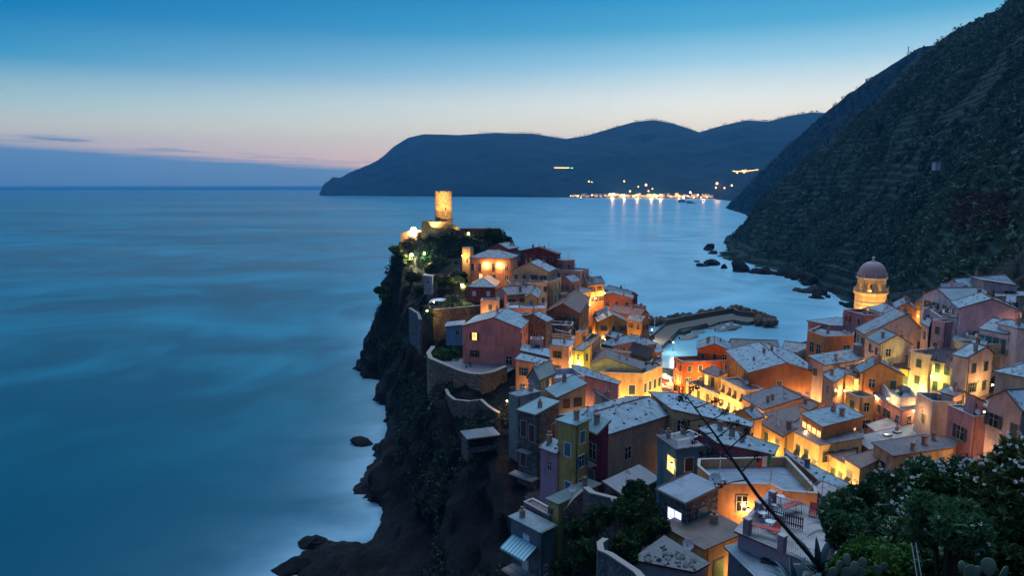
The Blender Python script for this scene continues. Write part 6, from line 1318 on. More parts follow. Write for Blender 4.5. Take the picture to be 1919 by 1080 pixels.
bl = MB(); bl.lathe([(.001, .9), (.3, .85), (.4, .3), (.6, 0), (.55, 0), (.001, .7)], 14); bl.build('bell', plain('bronze', (.18, .11, .05), .4, .9), ch, loc=(0, 0, zb0 + 1.2))
fl_ = MB(); fl_.lathe([(.001, zb0 + .02), (rb, zb0 + .02)], 8); fl_.build('belfry_floor', M_CH, ch)
for loc_, e_w in (((0, 0, zb0 + .6), 700), ):
    ld = bpy.data.lights.new('belfry_light', 'POINT'); ld.energy = e_w; ld.color = (1, .62, .18); ld.shadow_soft_size = .3; lo = bpy.data.objects.new('belfry_light', ld); COL.objects.link(lo); lo.parent = ch; lo.location = loc_
for i, (ang, lb) in enumerate([(-150, 'floodlight left below the church tower'), (-95, 'floodlight in front of the church tower'), (-40, 'floodlight right below the church tower')]):
    a = math.radians(ang); p = Vector((cp_.x + math.cos(a) * 9, cp_.y + math.sin(a) * 9, W(1628, 600, 178).z)); rr = empty('floodlight', p); tag(rr, lb, 'floodlight', 'church floodlights')
    b = MB(); b.box((0, 0, 0), (.5, .3, .35)); b.tube([(0, 0, -4), (0, 0, -.1)], .05, 5); b.build('housing', M_DMETAL, rr)
    sp = bpy.data.lights.new('flood_beam', 'SPOT'); sp.energy = 6000; sp.color = (1.0, .60, .20); sp.spot_size = math.radians(80); sp.spot_blend = .7; so = bpy.data.objects.new('flood_beam', sp); COL.objects.link(so); so.parent = rr; so.location = (0, 0, .4)
    so.rotation_euler = (Vector((cp_.x, cp_.y, chz + zz(522))) - p).to_track_quat('-Z', 'Y').to_euler()
# ------------------------------------------------------------------ foliage
def leaves(name, C_, R_, nper, size, mat, parent=None, elong=1.8, shell=0.45, seed=0, flat=1.0, droop=0.0, loc=None, cv=None):
    rg = np.random.default_rng(seed); C_ = np.asarray(C_, float); R_ = np.asarray(R_, float).reshape(len(C_), -1)
    if R_.shape[1] == 1: R_ = np.repeat(R_, 3, 1) * np.array([1, 1, flat])
    N_ = len(C_) * nper; ci = np.repeat(np.arange(len(C_)), nper)
    d = rg.normal(size=(N_, 3)); d /= np.linalg.norm(d, axis=1)[:, None]; rad = shell + (1 - shell) * rg.random(N_) ** 0.6
    lump = 1 + 0.28 * vnoise(d * 2.3 + ci[:, None] * 3.7, seed)
    Pc = C_[ci] + d * R_[ci] * (rad * lump)[:, None]
    a = rg.normal(size=(N_, 3)) + d * 0.7; a[:, 2] -= droop; a /= np.linalg.norm(a, axis=1)[:, None]
    b = np.cross(a, rg.normal(size=(N_, 3))); b /= np.linalg.norm(b, axis=1)[:, None] + 1e-9
    s = size * (0.6 + 0.8 * rg.random(N_)); s = s[:, None]
    V = np.stack([Pc - a * s * elong * .5, Pc + b * s * .5, Pc + a * s * elong * .5, Pc - b * s * .5], 1).reshape(-1, 3)
    Fq = np.arange(N_ * 4).reshape(-1, 4)
    cl = rg.random(len(C_))[ci]; var = np.clip(0.55 * cl + 0.45 * rg.random(N_), 0, 1) if cv is None else np.clip(.25 * cl + .25 * rg.random(N_) + .75 * cv[ci] - .1, 0, 1)
    o = link(name, np_mesh(name, V, Fq, mat, fattr=var), parent, loc); return o
LF_HILL = leafmat('scrub_leaves', (0.006, 0.020, 0.020), (0.060, 0.105, 0.075), .8, 0.1)
LF_MID = leafmat('mid_scrub_leaves', (0.012, 0.030, 0.038), (0.034, 0.070, 0.076), .8, 0)  # lift from distance haze put into the leaf colour
LF_DRY = leafmat('dry_reed_leaves', (0.030, 0.022, 0.024), (0.075, 0.052, 0.048), .8, 0.1)
LF_OLE = leafmat('oleander_leaves', (0.012, 0.040, 0.018), (0.06, 0.14, 0.05), .35, 0.2, .3)
LF_DARK = leafmat('garden_leaves', (0.008, 0.022, 0.010), (0.03, 0.07, 0.02), .5, 0.2)
LF_PALM = leafmat('palm_leaves', (0.02, 0.03, 0.012), (0.06, 0.075, 0.03), .5, 0.2)
M_BARK = plain('bark', (0.035, 0.026, 0.02), .9, sc=6)
rg = np.random.default_rng(3)
# near hill: scrub over the whole slope
nr, nu, _ = VH.shape; front = [i for i, v in enumerate(vsH) if 0.0 <= v <= 1.02]
NB = 16000; ii = rg.integers(front[0], front[-1], NB); jj = rg.integers(0, nu - 1, NB)
Pb = VH[ii, jj] + (VH[np.minimum(ii + 1, nr - 1), jj] - VH[ii, jj]) * rg.random((NB, 1)) + (VH[ii, jj + 1] - VH[ii, jj]) * rg.random((NB, 1))
pxs = 959.5 + F * Pb[:, 0] / (Pb[:, 1] * CP + (H - Pb[:, 2]) * SP)
Pb = Pb[(pxs < 2010)]; dens = fbm(Pb / 38.0, 5, 3); tz = fbm(Pb / 90.0, 45, 2); Pb = Pb[(dens > -0.42) & ((tz < 0.12) | (rg.random(len(Pb)) < .14)) & (Pb[:, 2] > 5 + 14 * rg.random(len(Pb)))]
sz = rg.uniform(1.4, 4.6, len(Pb)) * (0.7 + Pb[:, 1] / 2200)
cvh = np.clip(.5 + 1.3 * fbm(Pb / 55.0, 88, 4), 0, 1)
big = sz > 2.3 * (0.7 + Pb[:, 1] / 2200)
o = leaves('hill_scrub', Pb[big], sz[big], 40, 1.25, LF_HILL, seed=5, flat=.75, cv=cvh[big]); tag(o, 'dark green scrub covering the steep hillside on the right', 'scrub', kind='stuff')
o = leaves('hill_undergrowth', Pb[~big], sz[~big], 26, .7, LF_HILL, seed=6, flat=.7, cv=cvh[~big]); tag(o, 'lower undergrowth between the bushes of the steep hillside', 'undergrowth', kind='stuff')
# dry reddish thicket patches and pale reed patch
def patch(px0, px1, py0, py1, n, seed):
    r = np.random.default_rng(seed); cnd = []
    nx = 959.5 + F * VH[..., 0] / (VH[..., 1] * CP + (H - VH[..., 2]) * SP); nyp = 540 - F * ((VH[..., 1] * SP + (VH[..., 2] - H) * CP)) / (VH[..., 1] * CP + (H - VH[..., 2]) * SP)
    m = (nx > px0) & (nx < px1) & (nyp > py0) & (nyp < py1); idx = np.argwhere(m)
    if len(idx) == 0: return None
    k = idx[r.integers(0, len(idx), n)]; return VH[k[:, 0], k[:, 1]]
Pp_ = patch(1790, 1890, 368, 430, 110, 3)
if Pp_ is not None: tag(leaves('dry_thicket', Pp_, np.random.default_rng(1).uniform(1.5, 3.0, len(Pp_)), 70, .9, LF_DRY, elong=4, seed=8), 'dry reddish brown thicket on the hillside at the right', 'thicket', kind='stuff')
Pp_ = patch(1555, 1700, 395, 450, 90, 4)
if Pp_ is not None: tag(leaves('pale_reeds', Pp_, np.random.default_rng(2).uniform(1.5, 2.6, len(Pp_)), 60, .8, leafmat('reeds', (0.04, 0.06, 0.04), (0.085, 0.10, 0.07), .8, .1), elong=4, seed=9), 'paler feathery reeds low on the hillside above the church', 'reeds', kind='stuff')
Vm, vm = VM_ = loft_mid if 'loft_mid' in globals() else (None, None)
if Vm is not None:
    nr, nu, _ = Vm.shape; fr = [i for i, v in enumerate(vm) if 0.02 <= v <= 1.02]; ii = rg.integers(fr[0], fr[-1], 2600); jj = rg.integers(0, nu, 2600)
    o = leaves('middle_hill_scrub', Vm[ii, jj], rg.uniform(4, 9, 2600), 24, 3.0, LF_MID, seed=12, flat=.7); tag(o, 'haze-tinted dark scrub on the hill behind the near slope', 'scrub', kind='stuff')
# cliff and headland bushes
sel = (amp > 0.2) & (gz > 9) & (dist_h > 1.5) & (gx < 40) & (gy > 60 * K) & (gy < 250 * K); idx = np.where(sel)[0]; fb = fbm(PP[idx] / 16.0, 77, 3); idx = idx[fb > -0.06]
idx = idx[rg.integers(0, len(idx), 2600)]
tag(leaves('cliff_scrub', V[idx] if False else np.stack([gx[idx], gy[idx], gz[idx]], 1), rg.uniform(.5, 1.7, len(idx)), 40, .34, leafmat('cliff_leaves', (.008, .022, .020), (.030, .060, .045), .6, .1), seed=14), 'dark bushes and creepers clinging to the cliffs of the headland', 'scrub', kind='stuff')
sel2 = (dist_h > 2.0) & (gx > 38 * K) & (gy > 20) & (gz > 6); id2 = np.where(sel2)[0]; id2 = id2[rg.integers(0, len(id2), 2600)]
tag(leaves('slope_scrub', np.stack([gx[id2], gy[id2], gz[id2]], 1), rg.uniform(.7, 2.2, len(id2)), 40, .42, LF_HILL, seed=15), 'dark scrub on the slopes around the right edge of the village', 'scrub', kind='stuff')
def tree(pt, hgt, rad, label, cat='tree', mat=LF_DARK, grp='trees of the headland', name='tree', size=.38, n=60, nc=14, trunk=None, seed=1, flat=.8):
    r = random.Random(seed); root = empty(name, pt); tag(root, label, cat, grp)
    b = MB(); th = trunk if trunk is not None else hgt * .4; tops = []
    b.tube([(0, 0, -1.5), (r.uniform(-.1, .1), 0, th * .5), (0, 0, th)], [hgt * .03 + .06, hgt * .024 + .04, hgt * .018 + .03], 7)
    cs = []
    for i in range(nc):
        a = r.uniform(0, 6.28); k = r.random() ** .5 * rad * .72; cs.append((k * math.cos(a), k * math.sin(a), th + (hgt - th) * r.uniform(.12, .85)))
    for c in cs[:6]: b.tube([(0, 0, th * .7), (c[0] * .5, c[1] * .5, th + (c[2] - th) * .4), c], [hgt * .015 + .03, .03 + hgt * .006, .015], 5)
    b.build('trunk', M_BARK, root); leaves('crown', cs, [rad * r.uniform(.3, .48) for _ in cs], n, size, mat, root, seed=seed, flat=flat); return root
for i, (px, py, d, h_, r_, lb) in enumerate([(928, 442, 232, 6, 4.2, 'rounded dark tree at the right end of the castle terrace'), (905, 448, 231, 5, 4.4, 'dark tree hugging the castle terrace wall'), (884, 452, 229, 4, 3.6, 'low tree below the castle terrace right of the palm'), (946, 452, 236, 4.5, 3.2, 'outermost tree over the sea right of the castle'),
    (745, 470, 230, 3.5, 3.2, 'bush on the cliff edge under the bright cliff lamp'), (812, 505, 212, 4, 3.6, 'dark tree on the slope below the palm'), (842, 500, 208, 4, 3.8, 'dark tree left of the small ochre block'), (860, 520, 196, 3.5, 3.0, 'dark shrub left of the orange lamp-lit house'), (835, 530, 190, 3.4, 3.2, 'broad shrub in the garden above the white awning'),
    (775, 520, 205, 4, 3.4, 'creeper covered shrub on the cliff face'), (724, 560, 226, 3.5, 3.0, 'shrub hanging at the outer cliff edge'), (712, 545, 232, 3, 2.6, 'small shrub highest on the outer cliff edge'), (790, 545, 192, 3.2, 2.8, 'shrub above the small blue garden house'),
    (838, 672, 136, 3.6, 3.8, 'dense green garden tree on the bastion left of the rose pink house'), (822, 665, 139, 3.0, 3.0, 'lower garden tree at the left end of the bastion'), (1150, 700, 155, 0.1, .1, '')]):
    if not lb: continue
    g = W(px, py, d); tree((g.x, g.y, g.z - h_ * .55), h_, r_ , lb, mat=LF_DARK if i < 13 else leafmat('bastion_leaves', (0.015, 0.04, 0.02), (0.06, 0.12, 0.035), .5, .2), n=110, nc=16, size=.42, seed=30 + i, trunk=h_ * .25)
LF_LIT = leafmat('lamplit_garden_leaves', (.10, .13, .05), (.26, .30, .13), .6, .3)  # leaf colour lightened to carry the glow of the nearby lamps
for i, (px, py, d, h_, r_, lb) in enumerate([(768, 486, 226, 4.2, 3.2, 'lamplit creeper hanging on the lit rock face under the cliff lamp'), (781, 500, 224, 4.0, 2.6, 'second lamplit creeper lower on the lit rock face'), (757, 476, 229, 2.6, 2.0, 'small lamplit bush at the lit cliff edge'), (858, 527, 184, 2.8, 2.2, 'lamplit bush glowing in the greenish garden light'), (872, 538, 182, 2.6, 1.9, 'second lamplit bush beside the greenish garden light'), (806, 590, 161, 1.8, 1.2, 'little lit bush on the cliff edge terrace')]):
    g = W(px, py, d); tree((g.x, g.y, g.z - h_ * .5), h_, r_, lb, mat=LF_LIT, n=90, nc=14, size=.42, seed=60 + i, trunk=h_ * .2)
def palm(pt, hgt, fr, label, nf=22, mat=LF_PALM, seed=1):
    r = random.Random(seed); root = empty('palm_tree', pt); tag(root, label, 'palm', 'palms of the headland'); b = MB(); b.tube([(0, 0, -1), (.1, 0, hgt * .5), (0, 0, hgt)], [.32, .26, .24], 8); b.build('trunk', M_BARK, root)
    Vv = []; Fc = []; va = []
    for k in range(nf):
        a = 2 * math.pi * k / nf + r.uniform(-.15, .15); up = r.uniform(-.1, 1.15); L_ = fr * r.uniform(.8, 1.1); pts = []
        for j in range(9):
            s = j / 8; rr = L_ * s * math.cos(up * (1 - s * .3)); zz_ = L_ * (math.sin(up) * s - .75 * s * s); pts.append(Vector((math.cos(a) * rr, math.sin(a) * rr, hgt + zz_)))
        for j in range(8):
            for m_ in range(3):
                p0 = pts[j].lerp(pts[j + 1], m_ / 3); t_ = (pts[j + 1] - pts[j]).normalized(); sd = Vector((-math.sin(a), math.cos(a), 0)); ll = fr * .26 * math.sin(math.pi * min(1, (j + .6) / 8.4)) + .08
                for sg in (-1, 1):
                    tip = p0 + sd * sg * ll * .85 + t_ * ll * .55 - Vector((0, 0, ll * .45)); w_ = t_ * .07
                    n0 = len(Vv); Vv += [p0 - w_, p0 + w_, tip + w_ * .3, tip - w_ * .3]; Fc.append((n0, n0 + 1, n0 + 2, n0 + 3)); va.append(r.random())
    link('fronds', np_mesh('fronds', [tuple(v) for v in Vv], Fc, mat, fattr=va), root); return root
g = W(845, 441, 226); palm((g.x, g.y, g.z - .5), 3.6, 4.2, 'tall palm in front of the castle keep', seed=2, nf=30)
g = W(848, 562, 170); palm((g.x, g.y, g.z - 1.2), 1.6, 4.4, 'broad dark palm in the gardens below the yellow light', seed=3, nf=30)
g = W(800, 578, 167); palm((g.x, g.y, g.z - .6), 1.2, 1.8, 'small lit palm on the cliff edge terrace', seed=4, nf=18)
# small garden structures on the headland
def simple(name, label, cat, b, mat, loc, grp=None, rot=None, smooth=False):
    o = b.build(name, mat, None, smooth, loc, rot); tag(o, label, cat, grp); return o
g = W(823, 566, 170); rt = empty('awning', (g.x, g.y, g.z - 2.5)); tag(rt, 'pale blue white cloth awning in the headland garden', 'awning')
b = MB()
for k in range(10):
    for sgn in (0, 1):
        pass
    a0, a1 = math.pi * k / 10, math.pi * (k + 1) / 10; b.face([(-3 * math.cos(a0) * 1.0, -1.6, 2.1 + .9 * math.sin(a0)), (-3 * math.cos(a1), -1.6, 2.1 + .9 * math.sin(a1)), (-3 * math.cos(a1), 2.2, 2.3 + .9 * math.sin(a1)), (-3 * math.cos(a0), 2.2, 2.3 + .9 * math.sin(a0))])
b.build('cloth', plain('white_cloth', (.6, .62, .64)), rt); b = MB()
for x in (-2.9, 2.9):
    for y in (-1.5, 2.1): b.tube([(x, y, -1), (x, y, 2.15)], .05, 5)
b.build('frame', M_METAL, rt)
g = W(803, 520, 183); q_ = empty('garden_house', (g.x, g.y, g.z - 4)); tag(q_, 'small blue grey garden house halfway up the headland', 'hut'); b = MB(); b.box((0, 0, 1.6), (2.6, 3, 5.6)); b.build('wall', plaster((.16, .22, .28)), q_); b = MB(); b.box((0, 0, 4.6), (3.1, 3.5, .25), 0, Matrix.Rotation(.12, 3, 'Y')); b.build('roof', RS1, q_)
put_window(q_, 'R', 0, 0, 4, 0, 1.2, .8, 1.1, 'p', 'w').location = (0, -1.5, 2.8)
hp = W(900, 812, 101); hr = empty('hut', hp - Vector((0, 0, 3.2)), .35); tag(hr, 'dark open fronted hut with flat slab roof on the cliff below the bastion', 'hut'); b = MB(); b.box((0, 0, 3.1), (6.2, 4.4, .22)); b.build('roof', slate((.10, .13, .15), 'pane'), hr); b = MB()
for x_ in (-2.8, 2.8): b.box((x_, 0, 1), (.35, 3.8, 4.2))
b.box((0, 1.8, 1), (5.4, .3, 4.2)); b.build('wall', ST1, hr); b = MB(); b.box((0, -1.8, .9), (5.2, .12, .9)); b.build('parapet', ST3, hr)
stone_wall([(835, 735, 126), (812, 750, 128), (800, 775, 126)], 'low broken wall running down the cliff from the bastion foot', 2.5, .6, ST3, down=4)
house_b = empty('garden_house', W(853, 606, 150) - Vector((0, 0, 4))); tag(house_b, 'light blue lean-to hut left of the rose pink house', 'hut'); b = MB(); b.box((0, 0, 1.2), (4.2, 5, 5)); b.build('wall', plaster((.12, .26, .36)), house_b); b = MB(); b.box((0, 0, 3.9), (5.0, 5.8, .2), 0, Matrix.Rotation(-.1, 3, 'Y')); b.build('roof', RS1, house_b)
put_window(house_b, 'R', 0, 0, 4, 0, 1.2, .9, 1.2, 'p', 'w').location = (.8, -2.5, 2.2)

# ------------------------------------------------------------------ harbour
zq = 1.9
def Q0(x, y, z_=zq): p = zp(0, (x, y)); return Wz(p[0], p[1], z_)
M_CONC = plain('quay_concrete', (.085, .072, .062), .85, sc=1.2); b = MB()
inner = [Q0(200, 600), (Q0(270, 612)), Q0(372, 520), Q0(395, 528), Q0(488, 412), Q0(560, 418), Q0(700, 372), Q0(850, 332), Q0(900, 345), Q0(1010, 300), Q0(1200, 270), Q0(1300, 292), Q0(1400, 300), Q0(1465, 285)]
outer = [Q0(1480, 235), Q0(1190, 175), Q0(880, 235), Q0(480, 312), Q0(300, 345), Q0(150, 480), Q0(20, 560)]
poly = inner + outer; b.face(poly, 0, [(p.x, p.y) for p in poly])
for i in range(len(poly)):
    a, c = poly[i], poly[(i + 1) % len(poly)]; b.face([a, c, (c.x, c.y, -3), (a.x, a.y, -3)])
br = b.build('breakwater_quay', M_CONC); tag(br, kind='structure')
def ribbon(name, label, cat, pts, hgt, thick, mat, down=2.0):
    root = empty(name, pts[0]); tag(root, label, cat); o = pts[0]; b = MB()
    for i in range(len(pts) - 1):
        a, c = pts[i] - o, pts[i + 1] - o; n_ = Vector((-(c - a).y, (c - a).x, 0)).normalized() * thick / 2; u = Vector((0, 0, hgt)); d_ = Vector((0, 0, -down))
        b.face([a + n_ + u, c + n_ + u, c - n_ + u, a - n_ + u]); 
        for s in (-1, 1): b.face([a + n_ * s + u, c + n_ * s + u, c + n_ * s + d_, a + n_ * s + d_])
        if i in (0, len(pts) - 2):
            e = a if i == 0 else c; b.face([e + n_ + u, e - n_ + u, e - n_ + d_, e + n_ + d_])
    b.build('wall', mat, root); return root
ribbon('sea_wall', 'long concrete sea wall along the breakwater between the boulders and the quay', 'wall', [Q0(310, 345), Q0(480, 305), Q0(880, 230), Q0(1190, 178), Q0(1250, 215), Q0(1480, 240)], 2.6, 1.2, M_CONC)
ribbon('mooring_wall', 'low stone mooring wall on the inner edge of the quay', 'wall', [Q0(372, 515), Q0(488, 408), Q0(700, 366), Q0(850, 330)], .7, .8, M_CONC)
ribbon('slip_wall', 'dark low wall beside the slipway at the near end of the quay', 'wall', [Q0(140, 500), Q0(310, 350)], 1.0, .8, plain('dark_stone', (.08, .07, .065), .9))
sqp = [Wz(x_, y_, 3.3) for x_, y_ in [(1225, 760), (1275, 762), (1285, 735), (1266, 706), (1236, 704), (1228, 730)]]
b = MB(); b.face(sqp, 0, [(p.x, p.y) for p in sqp])
for i in range(len(sqp)): a, c = sqp[i], sqp[(i + 1) % len(sqp)]; b.face([a, c, (c.x, c.y, -2), (a.x, a.y, -2)])
tag(b.build('harbour_square', slate((.30, .26, .22), 'pane')), kind='structure')
# boulders, four shapes copied
M_BOULD = rockmat('boulder_rock', (.13, .105, .09)); bms = []
import bmesh
for k in range(5):
    bm = bmesh.new(); bmesh.ops.create_icosphere(bm, subdivisions=2, radius=1.0); co = np.array([v.co[:] for v in bm.verts]); dn = fbm(co * 1.1 + k * 9, 60 + k, 3); dq = np.round(co / .55) * .55
    for v, d_, q2 in zip(bm.verts, dn, dq): v.co = (v.co * .55 + Vector(q2) * .45) * (1 + .3 * d_); v.co.z *= .8
    me = bpy.data.meshes.new('boulder'); bm.to_mesh(me); bm.free(); me.materials.append(M_BOULD); bms.append(me)
rb_ = random.Random(4); line = [(20, 300), (140, 290), (320, 285), (480, 250), (700, 220), (880, 175), (1000, 170), (1190, 140), (1320, 160), (1500, 200), (1620, 260), (1700, 290)]
nb = 0
for i in range(190):
    t_ = rb_.random() * (len(line) - 1); k = int(t_); f = t_ - k; x = line[k][0] * (1 - f) + line[k + 1][0] * f; y = line[k][1] * (1 - f) + line[k + 1][1] * f
    if i > 140: x = rb_.uniform(1470, 1720); y = 215 + (x - 1470) * .22 + rb_.uniform(0, 95) * (1 - (x - 1470) / 420)
    s = rb_.uniform(1.3, 2.6); zz_ = rb_.uniform(.3, 2.6); p = Q0(x + rb_.uniform(-12, 12), y + rb_.uniform(-14, 14), zz_)
    o = link('boulder', bms[i % 5], None, p, (rb_.uniform(0, 3), rb_.uniform(0, 3), rb_.uniform(0, 6)), (s, s * rb_.uniform(.8, 1.2), s)); tag(o, 'rough grey boulder in the heap armouring the breakwater', 'boulder', 'boulders of the breakwater')
# boats
def boat_mesh(col, cabin):
    b = MB(); n = 9; L_ = 5.6; Wd = 2.0; rings = []
    for i in range(n):
        s = i / (n - 1); x = -L_ / 2 + L_ * s; w = Wd / 2 * (math.sin(math.pi * min(1, .22 + .78 * (1 - s) ** 1.0) * .5 + .0) if s > .35 else .92 + .1 * s); w = max(.04, Wd / 2 * (1 - max(0, (s - .45) / .55) ** 2.2)); zt = .62 + .3 * s * s
        rings.append([(x, -w, zt), (x, -w * .78, -.05), (x, 0, -.28), (x, w * .78, -.05), (x, w, zt), (x, w * .86, zt), (x, w * .7, .22), (x, -w * .7, .22), (x, -w * .86, zt)])
    for i in range(n - 1):
        for k in range(9): b.face([rings[i][k], rings[i][(k + 1) % 9], rings[i + 1][(k + 1) % 9], rings[i + 1][k]], 1 if k >= 5 and k < 8 else 0)
    b.face(rings[0]); b.face(rings[-1]); return b
def boat(p, rz, col, label, cab):
    root = empty('boat', (p.x, p.y, .05), rz); root.scale = (1.35, 1.35, 1.35); tag(root, label, 'boat', 'boats moored in the harbour'); boat_mesh(col, cab).build('hull', [plain('boat_paint', col, .4), plain('boat_inside', (.4, .36, .3), .6)], root)
    b = MB()
    for x in (-1.5, .1): b.box((x, 0, .5), (.3, 1.5, .06))
    b.build('bench', M_WOODB, root)
    if cab: b = MB(); b.box((.5, 0, .85), (1.5, 1.2, .9), 0, None, .85); b.build('cabin', plain('boat_white', (.6, .6, .6), .4), root)
    b = MB(); b.box((-2.95, 0, .55), (.3, .35, .8)); b.build('engine', M_DMETAL, root)
for x, y, rz, c, lb, cab in [(1050, 415, .3, (.6, .58, .55), 'white boat nearest to the harbour mouth in front of the moored group', 1), (960, 385, .25, (.6, .58, .55), 'white open boat at the left of the moored group', 0), (1110, 375, .35, (.6, .55, .5), 'cream cabin boat in the middle of the moored group', 1), (1180, 400, .3, (.4, .12, .08), 'dark red boat at the right of the moored group', 0), (1030, 350, .3, (.5, .5, .55), 'grey white boat behind the cream cabin boat', 0),
                             (1130, 335, .3, (.6, .58, .55), 'small white boat close to the quay corner', 0), (1100, 300, .2, (.55, .14, .08), 'red boat lying alongside the quay wall', 0), (740, 440, .1, (.6, .58, .55), 'white boat with red trim alone under the inner mooring wall', 0), (600, 520, .4, (.58, .52, .42), 'pale wooden boat at the near end of the harbour', 0), (660, 500, .5, (.55, .5, .45), 'second pale boat in the shallow near end of the harbour', 0), (1210, 375, .3, (.5, .45, .4), 'small beige boat outermost in the moored group', 0)]:
    p = Q0(x, y, 0); boat(p, rz + random.Random(lb).uniform(-.3, .3), c, lb, cab)
b = MB(); b.tube([(0, 0, -1), (0, 0, 12)], [.14, .08], 6); g = Q0(182, 390); o = simple('mast', 'tall white mast on the quay beside the lit slipway', 'mast', b, plain('white_paint', (.7, .7, .7)), g)
b = MB(); b.tube([(0, 0, -1), (0, 0, 8)], [.14, .1], 6); b.box((0, -.1, 7), (1.4, .1, 1.6)); g = Q0(85, 440); o = simple('sign_post', 'white post with small pink board at the near end of the quay', 'post', b, plain('white_paint', (.7, .7, .7)), g)
post_lamp(Q0(150, 400, 7), 5200, 'white harbour lamp on the quay behind the slate roofs', (1.0, .92, .72), 5, M_BULBY, .2); post_lamp(Q0(20, 470, 6), 3600, 'yellowish lamp by the yellow rail at the near end of the quay', (1.0, .85, .5), 4, M_BULBY, .2); post_lamp(Q0(420, 560, 5), 2500, 'lamp on the inner quay corner', (1, .9, .7), 3.2, M_BULBY, .14)
# parasols on the square
for i, (px, py, d, c, lb) in enumerate([(1243, 700, 203, (.10, .26, .20), 'green parasol farthest on the square'), (1254, 706, 200, (.55, .5, .42), 'cream parasol beside the green one on the square'), (1244, 712, 195, (.5, .08, .04), 'red parasol on the left of the square'), (1256, 718, 191, (.55, .12, .05), 'orange red parasol on the right of the square'), (1248, 727, 186, (.5, .16, .08), 'nearest red parasol on the square')]):
    p = W(px, py, d); gz_ = min(p.z - 2.2, groundz(p.x, p.y)); rt = empty('parasol', (p.x, p.y, p.z - 2.6)); tag(rt, lb, 'parasol', 'parasols on the harbour square')
    b = MB(); b.tube([(0, 0, -1), (0, 0, 2.7)], .04, 6); b.lathe([(.3, 0), (.3, .08), (.05, .1)], 10); b.build('pole', M_METAL, rt); b = MB(); b.lathe([(.001, 2.75), (1.0, 2.5), (2.0, 2.15), (2.0, 1.95)], 8); b.build('canopy', plain('parasol_cloth', c, .8), rt)

# ------------------------------------------------------------------ lights of the far town and the pines on its ridge
M_FAR = glow('distant_lamp', (1.0, .50, .16), 14.0); M_FARW = glow('distant_lamp_white', (1.0, .72, .38), 26.0); M_FARG = glow('distant_green_lamp', (.1, 1.0, .35), 16.0); M_FARB = glow('distant_front_glow', (1.0, .48, .14), 3.2)
for mm in (M_FAR, M_FARW, M_FARG, M_FARB): mm.cycles.emission_sampling = 'NONE'
bl_ = MB(); bl_.lathe([(.001, -1), (.7, -.7), (1, 0), (.7, .7), (.001, 1)], 8); base_bulb = {}
VFp = VF[:int(np.argmin(np.abs(vsF - 1.0))) + 1].reshape(-1, 3); vfd = VFp[:, 1] * CP + (H - VFp[:, 2]) * SP; vfx = 959.5 + F * VFp[:, 0] / vfd; vfy = 540 - F * (VFp[:, 1] * SP + (VFp[:, 2] - H) * CP) / vfd
def on_far(p):
    k = int(np.argmin((vfx - p[0]) ** 2 + ((vfy - p[1]) * 3) ** 2 + np.where(VFp[:, 2] < 1, 4000, 0))); d_ = VFp[k][1] / K - 14; return W(p[0], p[1], d_)
def far_lamp(x, y, r_, mat, lb, name='distant_lamp', grp='street lamps of the far town'):
    p = zp(12, (x, y)); w_ = on_far(p); r_ = r_ * .8; key = mat.name
    if key not in base_bulb: base_bulb[key] = bl_.mesh('distant_lamp', mat)
    o = link(name, base_bulb[key], None, w_, None, (r_, r_, r_)); tag(o, lb, 'lamp', grp)
rf = random.Random(9)
for i in range(84):
    x = 200 + 1120 * (i + rf.random() * .8) / 84
    if 950 < x < 975: continue
    far_lamp(x, 324 + rf.uniform(-9, 9), rf.uniform(2.4, 4.6), M_FAR, 'warm street lamp in the row along the waterfront of the far town')
for x, y, r_ in [(515, 318, 12), (540, 316, 12), (565, 322, 11), (620, 322, 11), (830, 330, 5), (880, 325, 6), (930, 325, 6), (1090, 332, 6), (1140, 295, 5)]: far_lamp(x, y, r_, M_FARW, 'glaring white-yellow lamp among the brightest on the far waterfront', grp='brightest lamps of the far town')
for x, y, r_, lb in [(795, 235, 7, 'big orange lamp highest above the middle of the far town'), (625, 207, 4, 'single lamp above the left half of the far town'), (348, 208, 4, 'pair lamp high at the left end of the far town'), (372, 214, 2.5, 'small lamp right of the pair lamp at the left end'), (1350, 225, 7, 'big orange lamp on the slope at the right end of the far town'), (1465, 240, 5, 'orange lamp outermost on the right slope'), (1408, 260, 4, 'pale greenish lamp on the right slope'), (1200, 316, 6, 'left one of three strong orange lamps'), (1237, 316, 6, 'middle one of three strong orange lamps'), (1283, 318, 6, 'right one of three strong orange lamps'), (735, 250, 3, 'small lamp left below the highest orange lamp'), (815, 283, 4, 'lamp below right of the highest orange lamp'), (845, 266, 3, 'faint lamp right of the highest orange lamp'), (670, 285, 4, 'lamp above the bright waterfront middle'), (1340, 258, 4, 'lamp under the big orange lamp on the right slope'), (1143, 350, 5, 'lamp at the rocks by the far shore')]:
    far_lamp(x, y, r_, M_FAR, lb, grp='scattered lamps above the far town')
for i in range(14): far_lamp(82 + i * 8.5, 103 - (3 if i % 3 == 0 else 0), 2.4, M_FAR, 'lamp in the short level row high on the dark headland', grp='lamps of the hotel high on the headland')
far_lamp(217, 104, 3.2, M_FARG, 'green lamp at the right end of the level row on the headland', grp='scattered lamps above the far town')
for i in range(16): x = 1478 + i * 13.5; far_lamp(x, 128 - max(0, (x - 1590)) * .14 + rf.uniform(-2, 2), 2.6, M_FAR, 'lamp in the rising row of lights at the right above the far town', grp='rising row of lamps')
for i, (x, y) in enumerate([(1550, 125), (1562, 138), (1572, 120), (1508, 142)]): far_lamp(x, y, 3.6, M_FAR, 'lamp in the cluster in the middle of the rising row', grp='cluster in the rising row')
